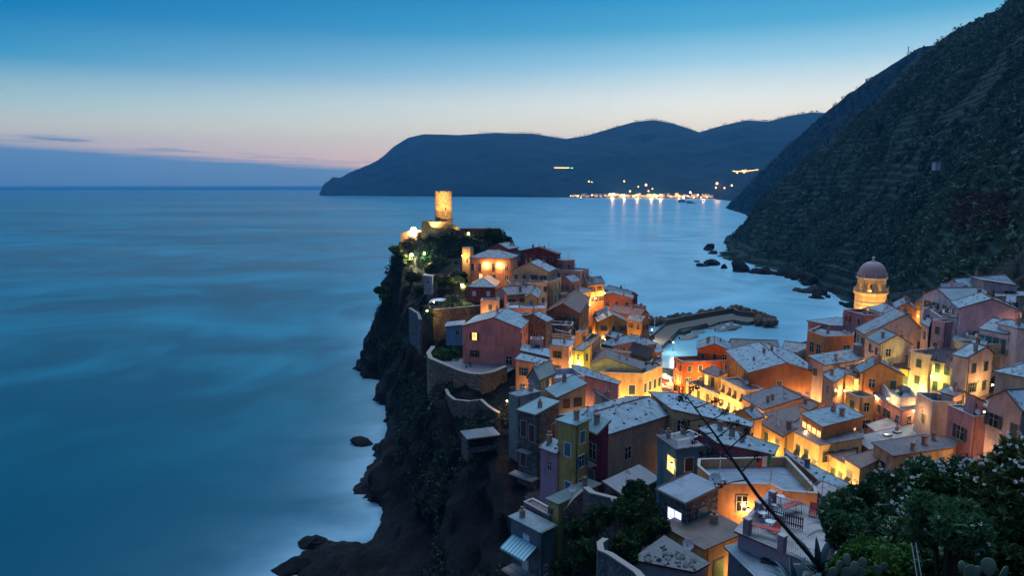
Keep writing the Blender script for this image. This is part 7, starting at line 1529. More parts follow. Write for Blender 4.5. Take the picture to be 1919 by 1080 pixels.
for i, (x, y) in enumerate([(530, 318), (620, 322), (720, 326), (830, 328), (900, 325), (1040, 332), (1235, 316), (1350, 228)]):
    w_ = on_far(zp(12, (x, y))); ld = bpy.data.lights.new('town_light', 'POINT'); ld.energy = 5e5 if i < 5 else 2.2e5; ld.color = (1, .5, .18); ld.shadow_soft_size = 4; lo = bpy.data.objects.new('town_light', ld); COL.objects.link(lo); lo.location = (w_.x, w_.y - 25, w_.z + 22)
for i in range(34):
    x = 210 + 1100 * (i + rf.random()) / 34; p = zp(12, (x, 330)); w_ = on_far(p); hh = rf.uniform(12, 24); ww = rf.uniform(14, 30); k = rf.randint(0, 3)
    rt = empty('distant_house', (w_.x, w_.y, 2), rf.uniform(-.3, .3)); tag(rt, 'lit house front in the row along the waterfront of the far town', 'house', 'houses on the far waterfront')
    b = MB(); b.box((0, 0, hh / 2), (ww, 14, hh)); b.build('wall', plaster([(.4, .25, .15), (.45, .35, .2), (.3, .2, .15), (.5, .4, .3)][k]), rt)
    b = MB(); b.box((0, 0, hh + .8), (ww + 2, 16, 1.6), 0, None, .7); b.build('roof', RS2, rt)
    for j in range(rf.randint(2, 4)): b = MB(); b.box((0, 0, 0), (3.4, .4, 4.2)); b.build('window', M_FARB, rt, loc=(-ww * .38 + j * ww * .25, -7.1, hh * rf.uniform(.35, .7)))  # glowing panes added in place of lamplight on the far fronts
pine = MB(); pine.tube([(0, 0, -4), (0, 0, 9)], [.8, .5], 5)
pme = pine.mesh('trunk', M_BARK)
crn = []
for k in range(3):
    o_ = leaves('tmp', [(rf.uniform(-3, 3), rf.uniform(-3, 3), 10 + rf.uniform(-1, 1.5)) for _ in range(4)], [3.6] * 4, 26, 2.4, LF_MID, seed=60 + k, flat=.45); crn.append(o_.data); bpy.data.objects.remove(o_)
cw_ = [c for c in crest]
for i in range(220):
    px = rf.choice([rf.uniform(900, 1060), rf.uniform(1190, 1320), rf.uniform(1330, 1545), rf.uniform(1380, 1540), rf.uniform(1000, 1250)])
    col_ = int(np.interp(px, np.interp(np.linspace(0, 1, 420), np.linspace(0, 1, len(crest)), [c[0] for c in crest]), np.arange(420)))
    row = int(np.argmin(np.abs(vsF - 1.0))); p = VF[row, min(419, col_)]
    s = rf.uniform(.5, 1.1); rt = empty('pine_tree', (p[0], p[1] + rf.uniform(-5, 5), p[2] - 2)); rt.scale = (s, s, s * rf.uniform(.7, 1.1)); tag(rt, 'tiny pine standing out on the skyline of the far ridge', 'tree', 'pines on the far ridge'); link('trunk', pme, rt); link('crown', crn[i % 3], rt)
rs_ = random.Random(5); drm = [m_.copy() for m_ in bms]
for m_ in drm: m_.materials[0] = rockmat('dark_shore_rock', (.018, .018, .021))
for i in range(30):
    k = rs_.randrange(len(hc) - 1); f = rs_.random(); x = hc[k][0] * (1 - f) + hc[k + 1][0] * f; y = hc[k][1] * (1 - f) + hc[k + 1][1] * f; s = rs_.uniform(1.6, 5.0) * (y / 500 + .3)
    o = link('shore_rock', drm[i % 5], None, (x + rs_.uniform(-4, 3), y + rs_.uniform(-5, 5), rs_.uniform(-.5, .4) * s), (rs_.random() * 3, rs_.random(), rs_.random() * 6), (s * 1.3, s, s * .8)); tag(o, 'dark rock in the broken row at the waterline under the hillside', 'rock', 'rocks along the hill shore')
# islets and shore rocks
def rock(px, py, s, label, sq=.6, seed=0):
    p = Wz(px, py, 0); bm = bmesh.new(); bmesh.ops.create_icosphere(bm, subdivisions=3, radius=1.0); co = np.array([v.co[:] for v in bm.verts]); dn = fbm(co * 1.3 + seed * 5, 90 + seed, 4, ridge=True)
    for v, d_ in zip(bm.verts, dn): v.co = v.co * (1 + .42 * d_); v.co.z *= sq
    me = bpy.data.meshes.new('sea_rock'); bm.to_mesh(me); bm.free(); me.materials.append(MROCK); o = link('sea_rock', me, None, p, (0, .25, seed), (s * 1.5, s, s)); tag(o, label, 'rock', 'rocks in the sea')
for i, (px, py, s, lb) in enumerate([(1318, 499, 3.5, 'dark rock islet off the point of the near hill'), (1335, 496, 6, 'larger dark rock joined to the point of the near hill'), (1305, 491, 2, 'tiny rock left of the islet off the point'), (1512, 548, 4, 'slanted dark rock in the surf left of the church'), (1492, 545, 2.5, 'smaller slanted rock at the left of the surf'), (1530, 545, 4, 'dark rock against the foot of the hill in the surf'),
    (680, 832, 2.0, 'flat wet rock in the foam at the foot of the cliffs'), (706, 640, 2.4, 'small rock at the waterline under the castle cliff'), (712, 665, 2.6, 'rock at the waterline below the small gardens'), (585, 1020, 2.0, 'black wet rock farthest out at the bottom left'), (545, 1068, 2.2, 'black rock at the very bottom left of the cliffs'), (1278, 379, 14, 'small rock stack before the far shore'), (1295, 381, 11, 'second rock stack before the far shore')]): rock(px, py, s, lb, seed=i)
# ------------------------------------------------------------------ foreground terrace: pillars, rails, furniture
qt = HH('pink pillared terrace'); V5 = qt['V']; zt = qt['ze'] + .19; rt5 = qt['root']; o5 = Vector((V5[0].x, V5[0].y, qt['zb']))
def T9(x, y, z_=None): p = zp(9, (x, y)); return Wz(p[0], p[1], zt if z_ is None else z_)
M_PP = plaster((.42, .24, .27)); M_RED = plain('red_paint', (.42, .03, .02), .6); M_WM = plain('white_metal', (.62, .64, .66), .35, .2)
pil = [(848, 775), (1028, 570), (1100, 900), (1400, 665), (930, 650), (1440, 980)]
for i, (x, y) in enumerate(pil):
    p = T9(x, y) - o5; b = MB(); b.box((0, 0, .6), (.5, .5, 1.3)); b.box((0, 0, 1.3), (.6, .6, .12), 1); b.build('pillar', [M_PP, M_TRIM], rt5, loc=p, rot=(0, 0, .6))
def rail9(pts, parent=rt5, o=o5, h_=1.0, gap=.13, mat=M_METAL, r=.02):
    P = [(T9(*p) if isinstance(p, tuple) else p) - o for p in pts]
    for a, c in zip(P[:-1], P[1:]): b = MB(); railing(b, [a, c], h_, gap=gap, r=r); b.build('railing', mat, parent)
rail9([(870, 785), (1075, 890)]); rail9([(1130, 912), (1420, 1015)]); rail9([(850, 760), (935, 660)]); rail9([(945, 640), (1020, 580)]); rail9([(1050, 580), (1240, 640), (1385, 680)], mat=M_DMETAL)
b = MB(); a_, c_ = T9(1110, 700), T9(1385, 560); b.tube([a_ - o5 + Vector((0, 0, .9)), c_ - o5 + Vector((0, 0, 2.6))], .03, 5); b.tube([c_ - o5, c_ - o5 + Vector((0, 0, 2.6))], .03, 5); b.build('stair_rail', M_METAL, rt5)
def table(x, y, lb, r=.38):
    p = T9(x, y); rt = empty('table', p); tag(rt, lb, 'table', 'round tables on the terrace'); b = MB(); b.lathe([(.001, .74), (r, .74), (r, .71), (.001, .71)], 18); b.build('table_top', M_WM, rt); b = MB(); b.tube([(0, 0, 0), (0, 0, .71)], .03, 6); b.lathe([(.22, 0), (.2, .04), (.03, .06)], 12); b.build('foot', M_METAL, rt)
table(955, 680, 'round white table left of the wooden picket gate'); table(1088, 560, 'round white table at the far corner of the terrace'); table(1085, 690, 'round white table behind the picket gate'); table(1010, 745, 'round white table beside the red deck chair in front')
def chair(x, y, rz, lb, mat=M_WM):
    p = T9(x, y); rt = empty('chair', p, rz); tag(rt, lb, 'chair', 'chairs on the terrace'); b = MB(); b.box((0, 0, .44), (.42, .42, .04)); b.build('seat', mat, rt); b = MB(); b.box((0, .2, .72), (.42, .03, .36)); b.build('backrest', mat, rt)
    for sx in (-.18, .18):
        for sy in (-.18, .18): b = MB(); b.tube([(sx, sy, 0), (sx, sy, .44 if sy < 0 else .9)], .014, 5); b.build('leg', M_METAL, rt)
chair(1040, 600, 1.2, 'white chair by the table at the far corner of the terrace'); chair(1060, 640, 2.5, 'white chair behind the far end of the picket gate'); chair(1100, 660, -1, 'white chair against the picket gate'); chair(985, 660, 1.9, 'white chair right of the left round table'); chair(1040, 720, .4, 'white chair nearest to the red deck chair')
def deck(x, y, rz, lb):
    p = T9(x, y); rt = empty('deck_chair', p, rz); tag(rt, lb, 'deck chair', 'red deck chairs on the terrace'); b = MB()
    for s in (-.3, .3): b.tube([(s, -.6, .05), (s, .5, 1.0)], .02, 5); b.tube([(s, .4, .02), (s, -.35, .55)], .02, 5)
    b.build('frame', M_WOODB, rt); b = MB(); n = 6
    for k in range(n):
        f0, f1 = k / n, (k + 1) / n; g0 = lambda f: (-.5 + .95 * f, .18 + .78 * f - .16 * math.sin(math.pi * f)); y0, z0 = g0(f0); y1, z1 = g0(f1); b.face([(-.28, y0, z0), (.28, y0, z0), (.28, y1, z1), (-.28, y1, z1)])
    b.build('sling', M_RED, rt)
deck(1325, 640, -.5, 'red deck chair standing at the right side of the terrace'); deck(1060, 770, -1.0, 'red deck chair in front of the picket gate')
for x, y, w_, l_, rz, lb in [(1170, 620, .7, 2.2, .5, 'long red bench table behind the picket gate'), (970, 790, .6, 2.4, -.55, 'long red bench table along the front railing')]:
    p = T9(x, y); rt = empty('bench_table', p, rz); tag(rt, lb, 'table', 'red tables on the terrace'); b = MB(); b.box((0, 0, .74), (l_, w_, .05)); b.build('table_top', M_RED, rt)
    for sx in (-l_ * .42, l_ * .42):
        for sy in (-w_ * .4, w_ * .4): b = MB(); b.tube([(sx, sy, 0), (sx, sy, .72)], .02, 5); b.build('leg', M_METAL, rt)
a_, c_ = T9(985, 675), T9(1248, 752); rt = empty('picket_gate', a_); tag(rt, 'dark brown wooden picket gate standing open across the terrace', 'gate'); L_ = (c_ - a_).length; dd = (c_ - a_).normalized(); rz = math.atan2(dd.y, dd.x); rt.rotation_euler = (0, 0, rz)
b = MB()
for z_ in (.3, .95): b.box((L_ / 2, 0, z_), (L_, .05, .09))
b.build('rail', M_WOODB, rt); n = int(L_ / .17); b = MB()
for k in range(n + 1): b.box((L_ * k / n, -.04, .62), (.09, .03, 1.15))
b.build('picket_panel', M_WOODB, rt)
# flag, dish, pots on the peach terrace
qp = HH('broad flat roofed peach'); zf_ = qp['ze']
def T13(x, y, z_): p = zp(13, (x, y)); return Wz(p[0], p[1], z_)
p = T13(686, 905, zf_); rt = empty('flag', p); tag(rt, 'green white and red flag hanging from a pole on the broad peach terrace', 'flag'); b = MB(); b.tube([(0, 0, -1), (0, 0, 3.4)], .035, 6); b.build('pole', M_METAL, rt)
for k, c in enumerate([(.02, .22, .06), (.6, .58, .55), (.5, .03, .03)]):
    b = MB()
    for j in range(5):
        x0 = -.05 - (k * 5 + j) * .09; x1 = x0 - .09; y0, y1 = .12 * math.sin((k * 5 + j) * .8), .12 * math.sin((k * 5 + j + 1) * .8); zt0, zt1 = 3.3 - .012 * (k * 5 + j) ** 1.3, 3.3 - .012 * (k * 5 + j + 1) ** 1.3
        b.face([(x0, y0, zt0), (x1, y1, zt1), (x1, y1, zt1 - 1.15), (x0, y0, zt0 - 1.15)])
    b.build('stripe', plain('flag_cloth_%s' % ('green', 'white', 'red')[k], c, .8), rt)
p = T13(350, 912, zf_); rt = empty('satellite_dish', p - Vector((0, 0, .5)), -.7); tag(rt, 'big white satellite dish on the corner of the grey shed roof in front', 'satellite dish'); o = link('reflector', dish_mesh(), rt, (0, -.3, .8)); o.scale = (1.5, 1.5, 1.5)
p = T9(425, 915, HH('mauve and yellow house')['ze'] - 1.0); rt = empty('satellite_dish', p, -.5); tag(rt, 'white satellite dish above the rubble strewn roof', 'satellite dish'); o = link('reflector', dish_mesh(), rt, (0, 0, .5)); o.scale = (1.2, 1.2, 1.2)
ps = [T13(370, 780, zf_ + .1), T13(365, 880, zf_ + .1), T13(690, 880, zf_ + .1), T13(950, 945, zf_ + .1)]
rt = empty('terrace_rail', ps[0]); tag(rt, 'thin metal rail with posts round the broad peach terrace', 'railing'); b = MB()
for a_, c_ in zip(ps[1:-1], ps[2:]): b.tube([a_ - ps[0] + Vector((0, 0, 1)), c_ - ps[0] + Vector((0, 0, 1))], .03, 5)
for a_ in ps[1:]: b.tube([a_ - ps[0], a_ - ps[0] + Vector((0, 0, 1.0))], .035, 5)
b.tube([ps[1] - ps[0] + Vector((0, 0, 1)), Vector((0, 0, 1))], .03, 5); b.tube([Vector((0, 0, 0)), Vector((0, 0, 1.6))], .035, 5); b.build('rails', M_METAL, rt)
rubm = [m_.copy() for m_ in bms]
for m_ in rubm: m_.materials[0] = plain('rubble', (.16, .15, .15), .9)
# rubble on the low roof
zr_ = HH('white walled low house')['ze']; rr_ = random.Random(6)
for i in range(42):
    x = rr_.uniform(110, 480); y0 = 968 - (x - 48) * .7 if x < 255 else 820 + (x - 255) * .62; y1 = 968 + (x - 48) * .2; y = rr_.uniform(y0 + 25, y1 - 12)
    if y1 - 12 < y0 + 25: continue
    p = T9(x, y, zr_ + .22); s = rr_.uniform(.10, .28); o = link('rubble_stone', rubm[i % 5], None, p, (rr_.random() * 3, 0, rr_.random() * 6), (s, s * 1.3, s * .7)); tag(o, 'broken stone lying on the rubble strewn flat roof', 'stone', 'rubble on the low flat roof')
b = MB()
for k in range(7): b.box((0, k * .16, .03), (2.0, .09, .05))
o = simple('slatted_panel', 'pale slatted panel lying on the rubble strewn roof', 'panel', b, plain('grey_wood', (.3, .28, .27)), T9(330, 985, zr_ - .05), rot=(0.1, .1, .5))
b = MB(); b.box((0, 0, .06), (3.2, .5, .12)); b.box((0, .2, .16), (3.0, .12, .1)); o = simple('planter_tray', 'long narrow dark tray lying on the flat blue grey roof', 'tray', b, M_DMETAL, T9(1100, 1000, HH('house with flat blue grey roof below')['ze'] + .2), rot=(0, 0, -.35))
# striped awning, terrace clutter left below
q = HH('striped blue awning'); rt = empty('awning', on_face(q, 'L', .5, 2.2, .1), math.atan2(-q['e2'].y, -q['e2'].x)); tag(rt, 'blue and white striped awning on the grey concrete house over the cliff', 'awning')
for k in range(16):
    b = MB(); w_ = q['My'] * .8 / 16; x0 = -q['My'] * .4 + k * w_; b.face([(x0, -.1, .6), (x0 + w_, -.1, .6), (x0 + w_, -2.3, -.4), (x0, -2.3, -.4)]); b.face([(x0, -2.3, -.4), (x0 + w_, -2.3, -.4), (x0 + w_, -2.32, -.65), (x0, -2.32, -.65)]); b.build('stripe', plain('awning_%d' % (k % 2), ((.10, .36, .42), (.45, .58, .6))[k % 2]), rt)
def laundry(P0, P1, n, label, cols, seed=1):
    r = random.Random(seed); rt = empty('washing_line', P0); tag(rt, label, 'washing line'); d = P1 - P0; b = MB(); b.tube([(0, 0, 0), d], .015, 4); b.tube([(0, 0, -1.8), (0, 0, .2)], .04, 5); b.tube([d + Vector((0, 0, -1.8)), d + Vector((0, 0, .2))], .04, 5); b.build('line', M_METAL, rt); u = d.normalized()
    for k in range(n):
        c = d * ((k + .5) / n); w_ = d.length / n * .42; h_ = r.uniform(.9, 1.4); b = MB(); b.face([c - u * w_, c + u * w_, c + u * w_ * .95 - Vector((0, .08, h_)), c - u * w_ * .9 - Vector((0, -.05, h_ * r.uniform(.85, 1)))]); b.build('laundry_piece', plain('laundry_%d' % (k % len(cols)), cols[k % len(cols)], .9), rt)
laundry(W(1763, 531, 138), W(1782, 532, 138), 4, 'washing line with white sheets at the left by the topmost roof', [(.6, .62, .66)]); laundry(W(1786, 530, 138), W(1805, 529.5, 138), 4, 'washing line with small white clothes right of the sheets', [(.62, .64, .68)], 2)
laundry(W(1774, 676, 98), W(1786, 681, 97), 2, 'short washing line with a pink towel on the cream balcony', [(.6, .2, .28), (.5, .4, .38)], 3)
# balcony with the laundry, flower boxes
def balcony(sub, face, u, v, w_, dep, label=None):
    q = HH(sub); root = q['root']; 
    if face == 'R': c = Vector((q['Lx'] * u, -dep / 2, q['h'] * K - v * K)); rz = 0
    else: c = Vector((-dep / 2, q['My'] * u, q['h'] * K - v * K)); rz = -math.pi / 2
    b = MB(); b.box((0, 0, -.09), (w_, dep, .18)); sl = b.build('balcony', M_TRIM, root, loc=c, rot=(0, 0, rz)); b = MB(); y = -dep / 2 + .06; x = w_ / 2 - .05
    railing(b, [(-x, dep / 2, 0), (-x, y, 0), (x, y, 0), (x, dep / 2, 0)], 1.0, gap=.2, r=.025); b.build('railing', M_DMETAL, sl)
for a_ in [('shallow blue roof and tall', 'L', .5, 9.2, 5, 1.8), ('shallow blue roof and tall', 'L', .5, 5.6, 2.5, 1.2), ('dark maroon house with ribbed', 'L', .3, 4.0, 2.6, 1.3), ('dark maroon house with ribbed', 'L', .3, 7.8, 2.6, 1.3), ('tall narrow cream house', 'R', .5, 3.2, 3.0, 1.5), ('large brown gabled house', 'L', .4, 4.4, 9, 1.4), 
           ('striped blue awning', 'L', .5, 5.2, 4.4, 2.2), ('orange waterfront', 'X', 0, 0, 0, 0), ('veranda house with reddish', 'L', .5, 3.0, 5.0, 1.8), ('row of white rooms', 'R', .5, 3.5, 6, 1.3), ('small pink block with terrace', 'X', 0, 0, 0, 0), ('large white house with wide', 'L', .5, 5.0, 9, 2.2)]:
    if a_[1] != 'X': balcony(*a_)
def shrub(P, r_, label, mat, n=240, size=.1, grp=None, nc=12, name='shrub', flat=.8, seed=1, flowers=None, elong=2.6, cat='shrub', stem=True):
    """bush made of leaf clumps on branching stems"""
    r = random.Random(seed); root = empty(name, P); tag(root, label, cat, grp); cs = []; rs = []
    for i in range(nc):
        a = r.uniform(0, 6.28); k = r.random() ** .5 * r_ * .75; cs.append((k * math.cos(a), k * math.sin(a), r_ * flat * r.uniform(.55, 1.75))); rs.append(r_ * r.uniform(.26, .42))
    if stem:
        b = MB()
        for c in cs: b.tube([(c[0] * .1, c[1] * .1, -.6), (c[0] * .45, c[1] * .45, c[2] * .45), c], [.05 * r_ ** .5, .03, .012], 5)
        b.build('stems', M_BARK, root)
    leaves('leaves', cs, rs, n, size, mat, root, elong=elong, seed=seed, shell=.25)
    if flowers:
        rg_ = np.random.default_rng(seed); C_ = []
        for i in range(flowers):
            c = cs[r.randrange(nc)]; d = Vector((r.gauss(0, 1), r.gauss(-.5, 1), r.gauss(.4, 1))).normalized(); C_.append(Vector(c) + d * rs[0] * 1.25)
        leaves('blossoms', [tuple(c) for c in C_], [size * .7] * len(C_), 10, size * .6, leafmat('blossom', (.62, .60, .62), (.88, .86, .88), .7, .4), root, elong=1.1, seed=seed + 5)
    return root
# dark garden in the lower middle
for i, (px, py, d, r_, lb) in enumerate([(1190, 935, 63, 1.7, 'dark bush under the grey ribbed lean-to roof'), (1215, 955, 60, 1.8, 'dark bush against the stone house with the cold lit window'), (1185, 975, 58, 1.8, 'dark bush in the middle of the garden under the wires'), (1222, 990, 55, 1.6, 'dark rounded bush below the cold lit window'), (1190, 1010, 54, 1.6, 'green rounded bush at the near end of the garden'), (1165, 960, 61, 1.3, 'dark bush left in the garden by the rough wall'), (1172, 1035, 49, 1.2, 'low dark bush behind the stone garden wall'),
    (1120, 980, 62, 1.8, 'dark creeper bush on the rock right of the striped awning house'), (1085, 1010, 63, 1.8, 'dark bush on the rock below the tiny yellow house'), (1105, 1050, 58, 1.9, 'dark bush at the bottom beside the stone garden wall'), (1060, 1060, 62, 1.6, 'dark bush at the bottom right of the striped awning house')]):
    p = W(px, py, d); shrub(p - Vector((0, 0, r_ * .8)), r_ * K, lb, LF_DARK, n=260, size=.16, grp='bushes of the dark garden', nc=11, seed=80 + i)
for i in range(3):
    p = W(1152, 948 + i * 17, 60); p2 = W(1243, 936 + i * 17, 60); b = MB(); m_ = (p + p2) / 2 - Vector((0, 0, .5)) - p
    b.tube([(0, 0, 0), m_ * .5 - Vector((0, 0, .12)), m_, m_ + (p2 - p - m_) * .5 - Vector((0, 0, .12)), p2 - p], .012, 4); simple('garden_wire', ('uppermost', 'middle', 'lowest')[i] + ' of three wires across the dark garden', 'wire', b, M_METAL, p)

# ------------------------------------------------------------------ the slope the picture is taken from
def NP(px, py, d): return W(px, py, d / K)
MG = plain('dry_soil', (.03, .026, .02), .95, sc=3)
def near_shrub(px, py, d, r_, lb, mat, **k): p = NP(px, py, d); return shrub(p, r_, lb, mat, **k)
near_shrub(1690, 1050, 13.5, 1.15, 'big dark oleander bush left in the foreground with a few pale flowers', LF_OLE, n=1500, size=.05, grp='flowering shrubs', nc=20, seed=3, flat=.72, flowers=260, elong=3.2, name='oleander')
near_shrub(1765, 1010, 14.5, 1.05, 'oleander bush with pale flowers in the middle of the foreground shrubs', LF_OLE, n=1500, size=.05, grp='flowering shrubs', nc=18, seed=4, flat=.85, flowers=480, elong=3.2, name='oleander')
near_shrub(1900, 1055, 11.0, .9, 'pale flowering oleander tree at the right edge', leafmat('oleander_light', (.015, .04, .018), (.09, .12, .035), .4, .25), n=1700, size=.045, grp='flowering shrubs', nc=20, seed=5, flat=1.15, flowers=800, elong=3.2, name='oleander')
near_shrub(1775, 1065, 8.0, .48, 'small bright green oleander in front of the dark bushes', leafmat('oleander_green', (.03, .09, .04), (.08, .17, .07), .4, .25), n=1100, size=.034, grp='flowering shrubs', nc=14, seed=6, flat=.9, flowers=26, elong=4.0, name='oleander')
near_shrub(1640, 1120, 8.5, .62, 'leafy green ground shrub at the bottom edge', leafmat('ground_green', (.02, .07, .015), (.08, .17, .04), .4, .25), n=1300, size=.04, nc=16, seed=7, flat=.55, elong=2.2, grp='low shrubs')
near_shrub(1860, 1130, 8.5, .60, 'dark low shrub at the bottom right corner', LF_DARK, n=1300, size=.045, nc=16, seed=8, flat=.55, elong=2.4, grp='low shrubs')
near_shrub(1590, 1000, 12.0, .6, 'dark lower left end of the oleander hedge beside the terrace', LF_OLE, n=1200, size=.045, nc=12, seed=9, flat=.8, elong=3.0, grp='low shrubs')
near_shrub(1700, 1120, 9.5, .8, 'dark green shrub filling the bottom right of the middle', LF_OLE, n=1300, size=.045, nc=16, seed=21, flat=.6, elong=2.6, grp='low shrubs')
near_shrub(1800, 1040, 10.5, .8, 'shadowy shrub below the flowering shrubs', LF_DARK, n=1200, size=.05, nc=16, seed=22, flat=.7, elong=2.6, grp='low shrubs')
near_shrub(1905, 1060, 10.0, .8, 'shadowy shrub under the flowering tree at the right edge', LF_DARK, n=1200, size=.05, nc=16, seed=23, flat=.7, elong=2.6, grp='low shrubs')
near_shrub(1615, 1062, 10.5, .6, 'leafy shrub under the left end of the oleander hedge', LF_OLE, n=1200, size=.045, nc=14, seed=24, flat=.7, elong=2.6, grp='low shrubs')
r9 = np.random.default_rng(12); cx_, cy_ = r9.uniform(1.5, 17, 900), r9.uniform(5, 19, 900); cz_ = ground(cx_, cy_); kk = cz_ < H - 1.6
tag(leaves('ground_cover', np.stack([cx_, cy_, cz_ + .05], 1)[kk], r9.uniform(.25, .5, kk.sum()), 90, .06, LF_DARK, seed=44, flat=.7, elong=2.4), 'dark leafy ground cover on the slope at the bottom right', 'ground cover', kind='stuff')
# agave rosettes
M_AG = plain('agave_leaf', (.045, .085, .09), .5, sc=8)
def agave(px, py, d, s, label, seed=1):
    r = random.Random(seed); p = NP(px, py, d); rt = empty('agave', p); tag(rt, label, 'agave', 'agaves on the slope')
    for k in range(22):
        a = k * 2.4 + r.uniform(-.2, .2); el = .15 + 1.2 * (k / 22) + r.uniform(-.1, .1); L_ = s * r.uniform(.8, 1.1); b = MB(); prev = None; n = 8
        for j in range(n + 1):
            f = j / n; w = s * .085 * (math.sin(math.pi * min(.98, f * .75 + .22)) ** .8) * (1 if f < .9 else .5) if f < 1 else .002; e2 = el - .5 * f * f * (1 - k / 22); rr = L_ * f * math.cos(e2); zz_ = L_ * f * math.sin(e2)
            c = Vector((math.cos(a) * rr, math.sin(a) * rr, zz_)); sd = Vector((-math.sin(a), math.cos(a), 0)) * w; dn_ = Vector((math.cos(a) * .3, math.sin(a) * .3, -1)) * w * .45
            cur = [c - sd, c + dn_, c + sd]
            if prev: b.face([prev[0], prev[1], cur[1], cur[0]]); b.face([prev[1], prev[2], cur[2], cur[1]]); b.face([prev[2], prev[0], cur[0], cur[2]])
            prev = cur
        b.build('leaf', M_AG, rt)
agave(1535, 1075, 10.5, .62, 'large blue green agave at the foot of the flower stalk', 1); agave(1572, 1000, 13.0, .7, 'agave behind with upright leaves beside the oleander hedge', 2); agave(1490, 1105, 9.5, .5, 'low agave at the bottom edge left of the large one', 3)
# dead agave stalk leaning across the view
p0 = NP(1535, 1062, 10.4); p1 = NP(1420, 930, 10.6); p2 = NP(1340, 815, 10.9); p3 = NP(1285, 742, 11.2)
rt = empty('flower_stalk', p0); tag(rt, 'long dark dead agave flower stalk leaning across the view', 'flower stalk'); b = MB(); b.tube([Vector(), p1 - p0, p2 - p0, p3 - p0], [.038, .029, .02, .010], 8); b.build('stem', plain('dead_stalk', (.018, .014, .014), .9), rt)
LF_DEAD = leafmat('dead_flower_heads', (.012, .010, .010), (.035, .028, .026), .9, 0)
br_ = [((1362, 846), (1392, 818), (1405, 812)), ((1390, 885), (1412, 862), (1420, 850)), ((1375, 865), (1345, 850), (1315, 852)), ((1345, 820), (1372, 800), (1384, 795)), ((1325, 793), (1352, 778), (1362, 772)), ((1318, 785), (1290, 790), (1283, 802)), ((1305, 765), (1330, 755), (1345, 752)), ((1298, 758), (1280, 752), (1270, 748)), ((1290, 748), (1275, 738), (1268, 728)), ((1287, 742), (1297, 732), (1301, 726)), ((1400, 900), (1370, 905), (1350, 912)), ((1338, 812), (1315, 815), (1300, 830))]
ends = []
for a_, m_, e_p in br_:
    dd = 10.9 + rf.uniform(-.15, .15); A3, B3, C3 = NP(*a_, 10.8), NP(*m_, dd), NP(*e_p, dd); b = MB(); b.tube([A3 - p0, B3 - p0, C3 - p0], [.014, .009, .006], 5); b.build('branch', plain('dead_stalk', (.018, .014, .014), .9), rt); ends.append(C3 - p0)
    for kk in range(3): ends.append(B3.lerp(C3, rf.random()) - p0 + Vector((rf.uniform(-.06, .06), rf.uniform(-.04, .04), rf.uniform(.0, .06))))
leaves('seed_heads', [tuple(e) for e in ends], [.055] * len(ends), 26, .022, LF_DEAD, rt, seed=4, elong=1.6)
# prickly pears
M_CAC = plain('cactus_pad', (.12, .17, .11), .6, sc=12)
def pear(px, py, d, s, pads, label, seed=1):
    s *= .72
    r = random.Random(seed); p = NP(px, py, d); rt = empty('prickly_pear', p); tag(rt, label, 'cactus', 'prickly pears at the bottom edge')
    if 'cacpad' not in WM:
        b = MB(); b.lathe([(.001, -1), (.35, -.9), (.75, -.5), (.98, 0), (.95, .4), (.7, .8), (.35, .97), (.001, 1.02)], 18); me = b.mesh('pad', M_CAC); weld(me); me.polygons.foreach_set('use_smooth', [True] * len(me.polygons)); WM['cacpad'] = me
    for x, z_, k in pads: link('pad', WM['cacpad'], rt, (x * s, r.uniform(-.3, .3) * s, z_ * s), (r.uniform(-.2, .2), r.uniform(-.35, .35), r.uniform(-.6, .6)), (s * k * .75, s * .16, s * k))
pear(1585, 1075, 7.5, .13, [(0, 0, 1), (-.9, .9, .8), (.9, .8, .9), (.1, 1.7, .8), (1.8, .1, .9), (-1.8, .2, .8), (2.0, 1.5, .7)], 'prickly pear cluster at the left of the bottom edge', 1)
pear(1645, 1075, 7.5, .10, [(0, .3, 1), (1, 1, .8)], 'small prickly pear between the clusters', 2); pear(1815, 1078, 7.0, .13, [(0, 0.2, 1.2), (-.8, .9, .8), (.8, .4, .8)], 'upright pale prickly pear at the bottom right of the middle', 3)
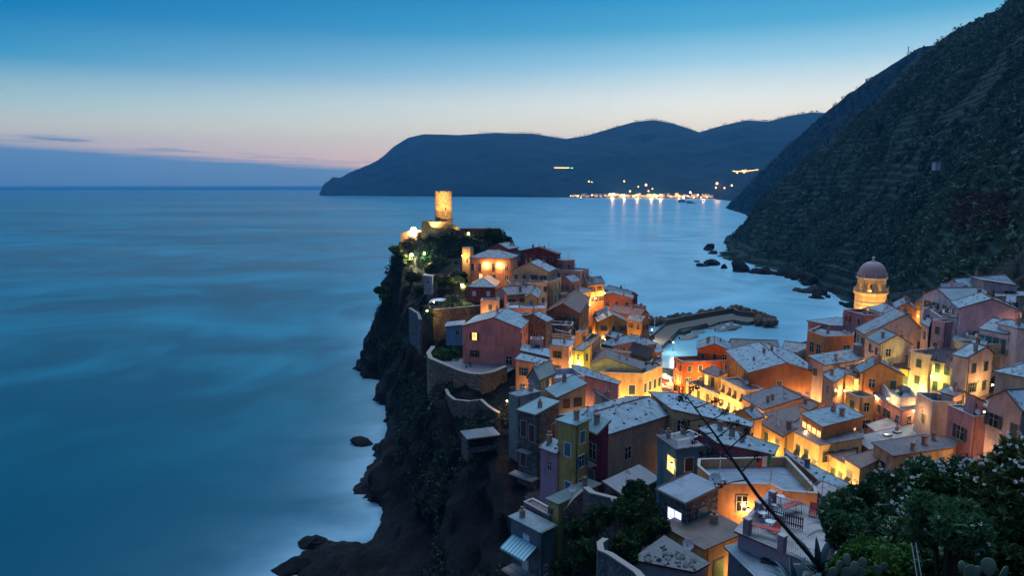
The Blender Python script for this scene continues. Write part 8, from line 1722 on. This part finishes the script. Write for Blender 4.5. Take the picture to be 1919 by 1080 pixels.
pear(1850, 1070, 7.0, .13, [(0, .5, 1.1)], 'single green prickly pear pad standing at the bottom right', 4); pear(1880, 1085, 6.8, .15, [(0, .2, 1.1)], 'round pale prickly pear pad at the bottom right', 5)
# fence and thin rods
a_, c_ = NP(1835, 962, 11.2), NP(1935, 992, 10.2); rt = empty('picket_fence', a_, math.atan2((c_ - a_).y, (c_ - a_).x)); tag(rt, 'weathered white board fence behind the flowering tree at the right edge', 'fence'); L_ = (c_ - a_).length; dz = (c_.z - a_.z); n = 12
for k in range(n): b = MB(); b.box((L_ * (k + .5) / n, 0, dz * k / n - .12), (L_ / n * .86, .02, .26)); b.build('board', plain('weathered_board', (.36, .38, .40), .85, sc=9), rt)
b = MB(); b.tube([(0, .03, -.05), (L_, .03, dz - .05)], .02, 4); b.build('rail', M_WOODB, rt)
a_, c_ = NP(1712, 1018, 7.5), NP(1735, 1085, 7.2); rt = empty('ladder_rod', c_); tag(rt, 'thin pale pair of rods standing in front of the shrubs', 'rod'); b = MB()
for s in (-.025, .025): b.tube([(s, 0, -.3), (a_ - c_) + Vector((s, 0, 0))], .006, 5)
b.build('rods', plain('pale_rod', (.45, .45, .45), .5), rt)
# hillside cabin bits on the near hill
for px, py, d, w_, lb in [(1755, 308, 330, 3, 'tiny white hut high on the hillside'), (1912, 285, 260, 5, 'pale roofed hut at the right edge high on the hillside')]:
    p = W(px, py, d); rt = empty('hut', p - Vector((0, 0, 2))); tag(rt, lb, 'hut', 'huts on the hillside'); b = MB(); b.box((0, 0, .8), (w_, w_, 4)); b.build('wall', plaster((.45, .42, .45)), rt); b = MB(); b.box((0, 0, 2.9), (w_ * 1.25, w_ * 1.25, .25), 0, Matrix.Rotation(.15, 3, 'Y')); b.build('roof', RS0, rt)
pylon = MB(); pylon.tube([(0, 0, -4), (0, 0, 22)], [.9, .5], 5); pylon.box((0, 0, 20), (3.5, 1, 1.0)); pylon.box((0, 0, 15), (2.4, 1, .8)); simple('pylon', 'thin mast on the skyline of the middle hill', 'mast', pylon, M_DMETAL, W(1701, 110, 1130))
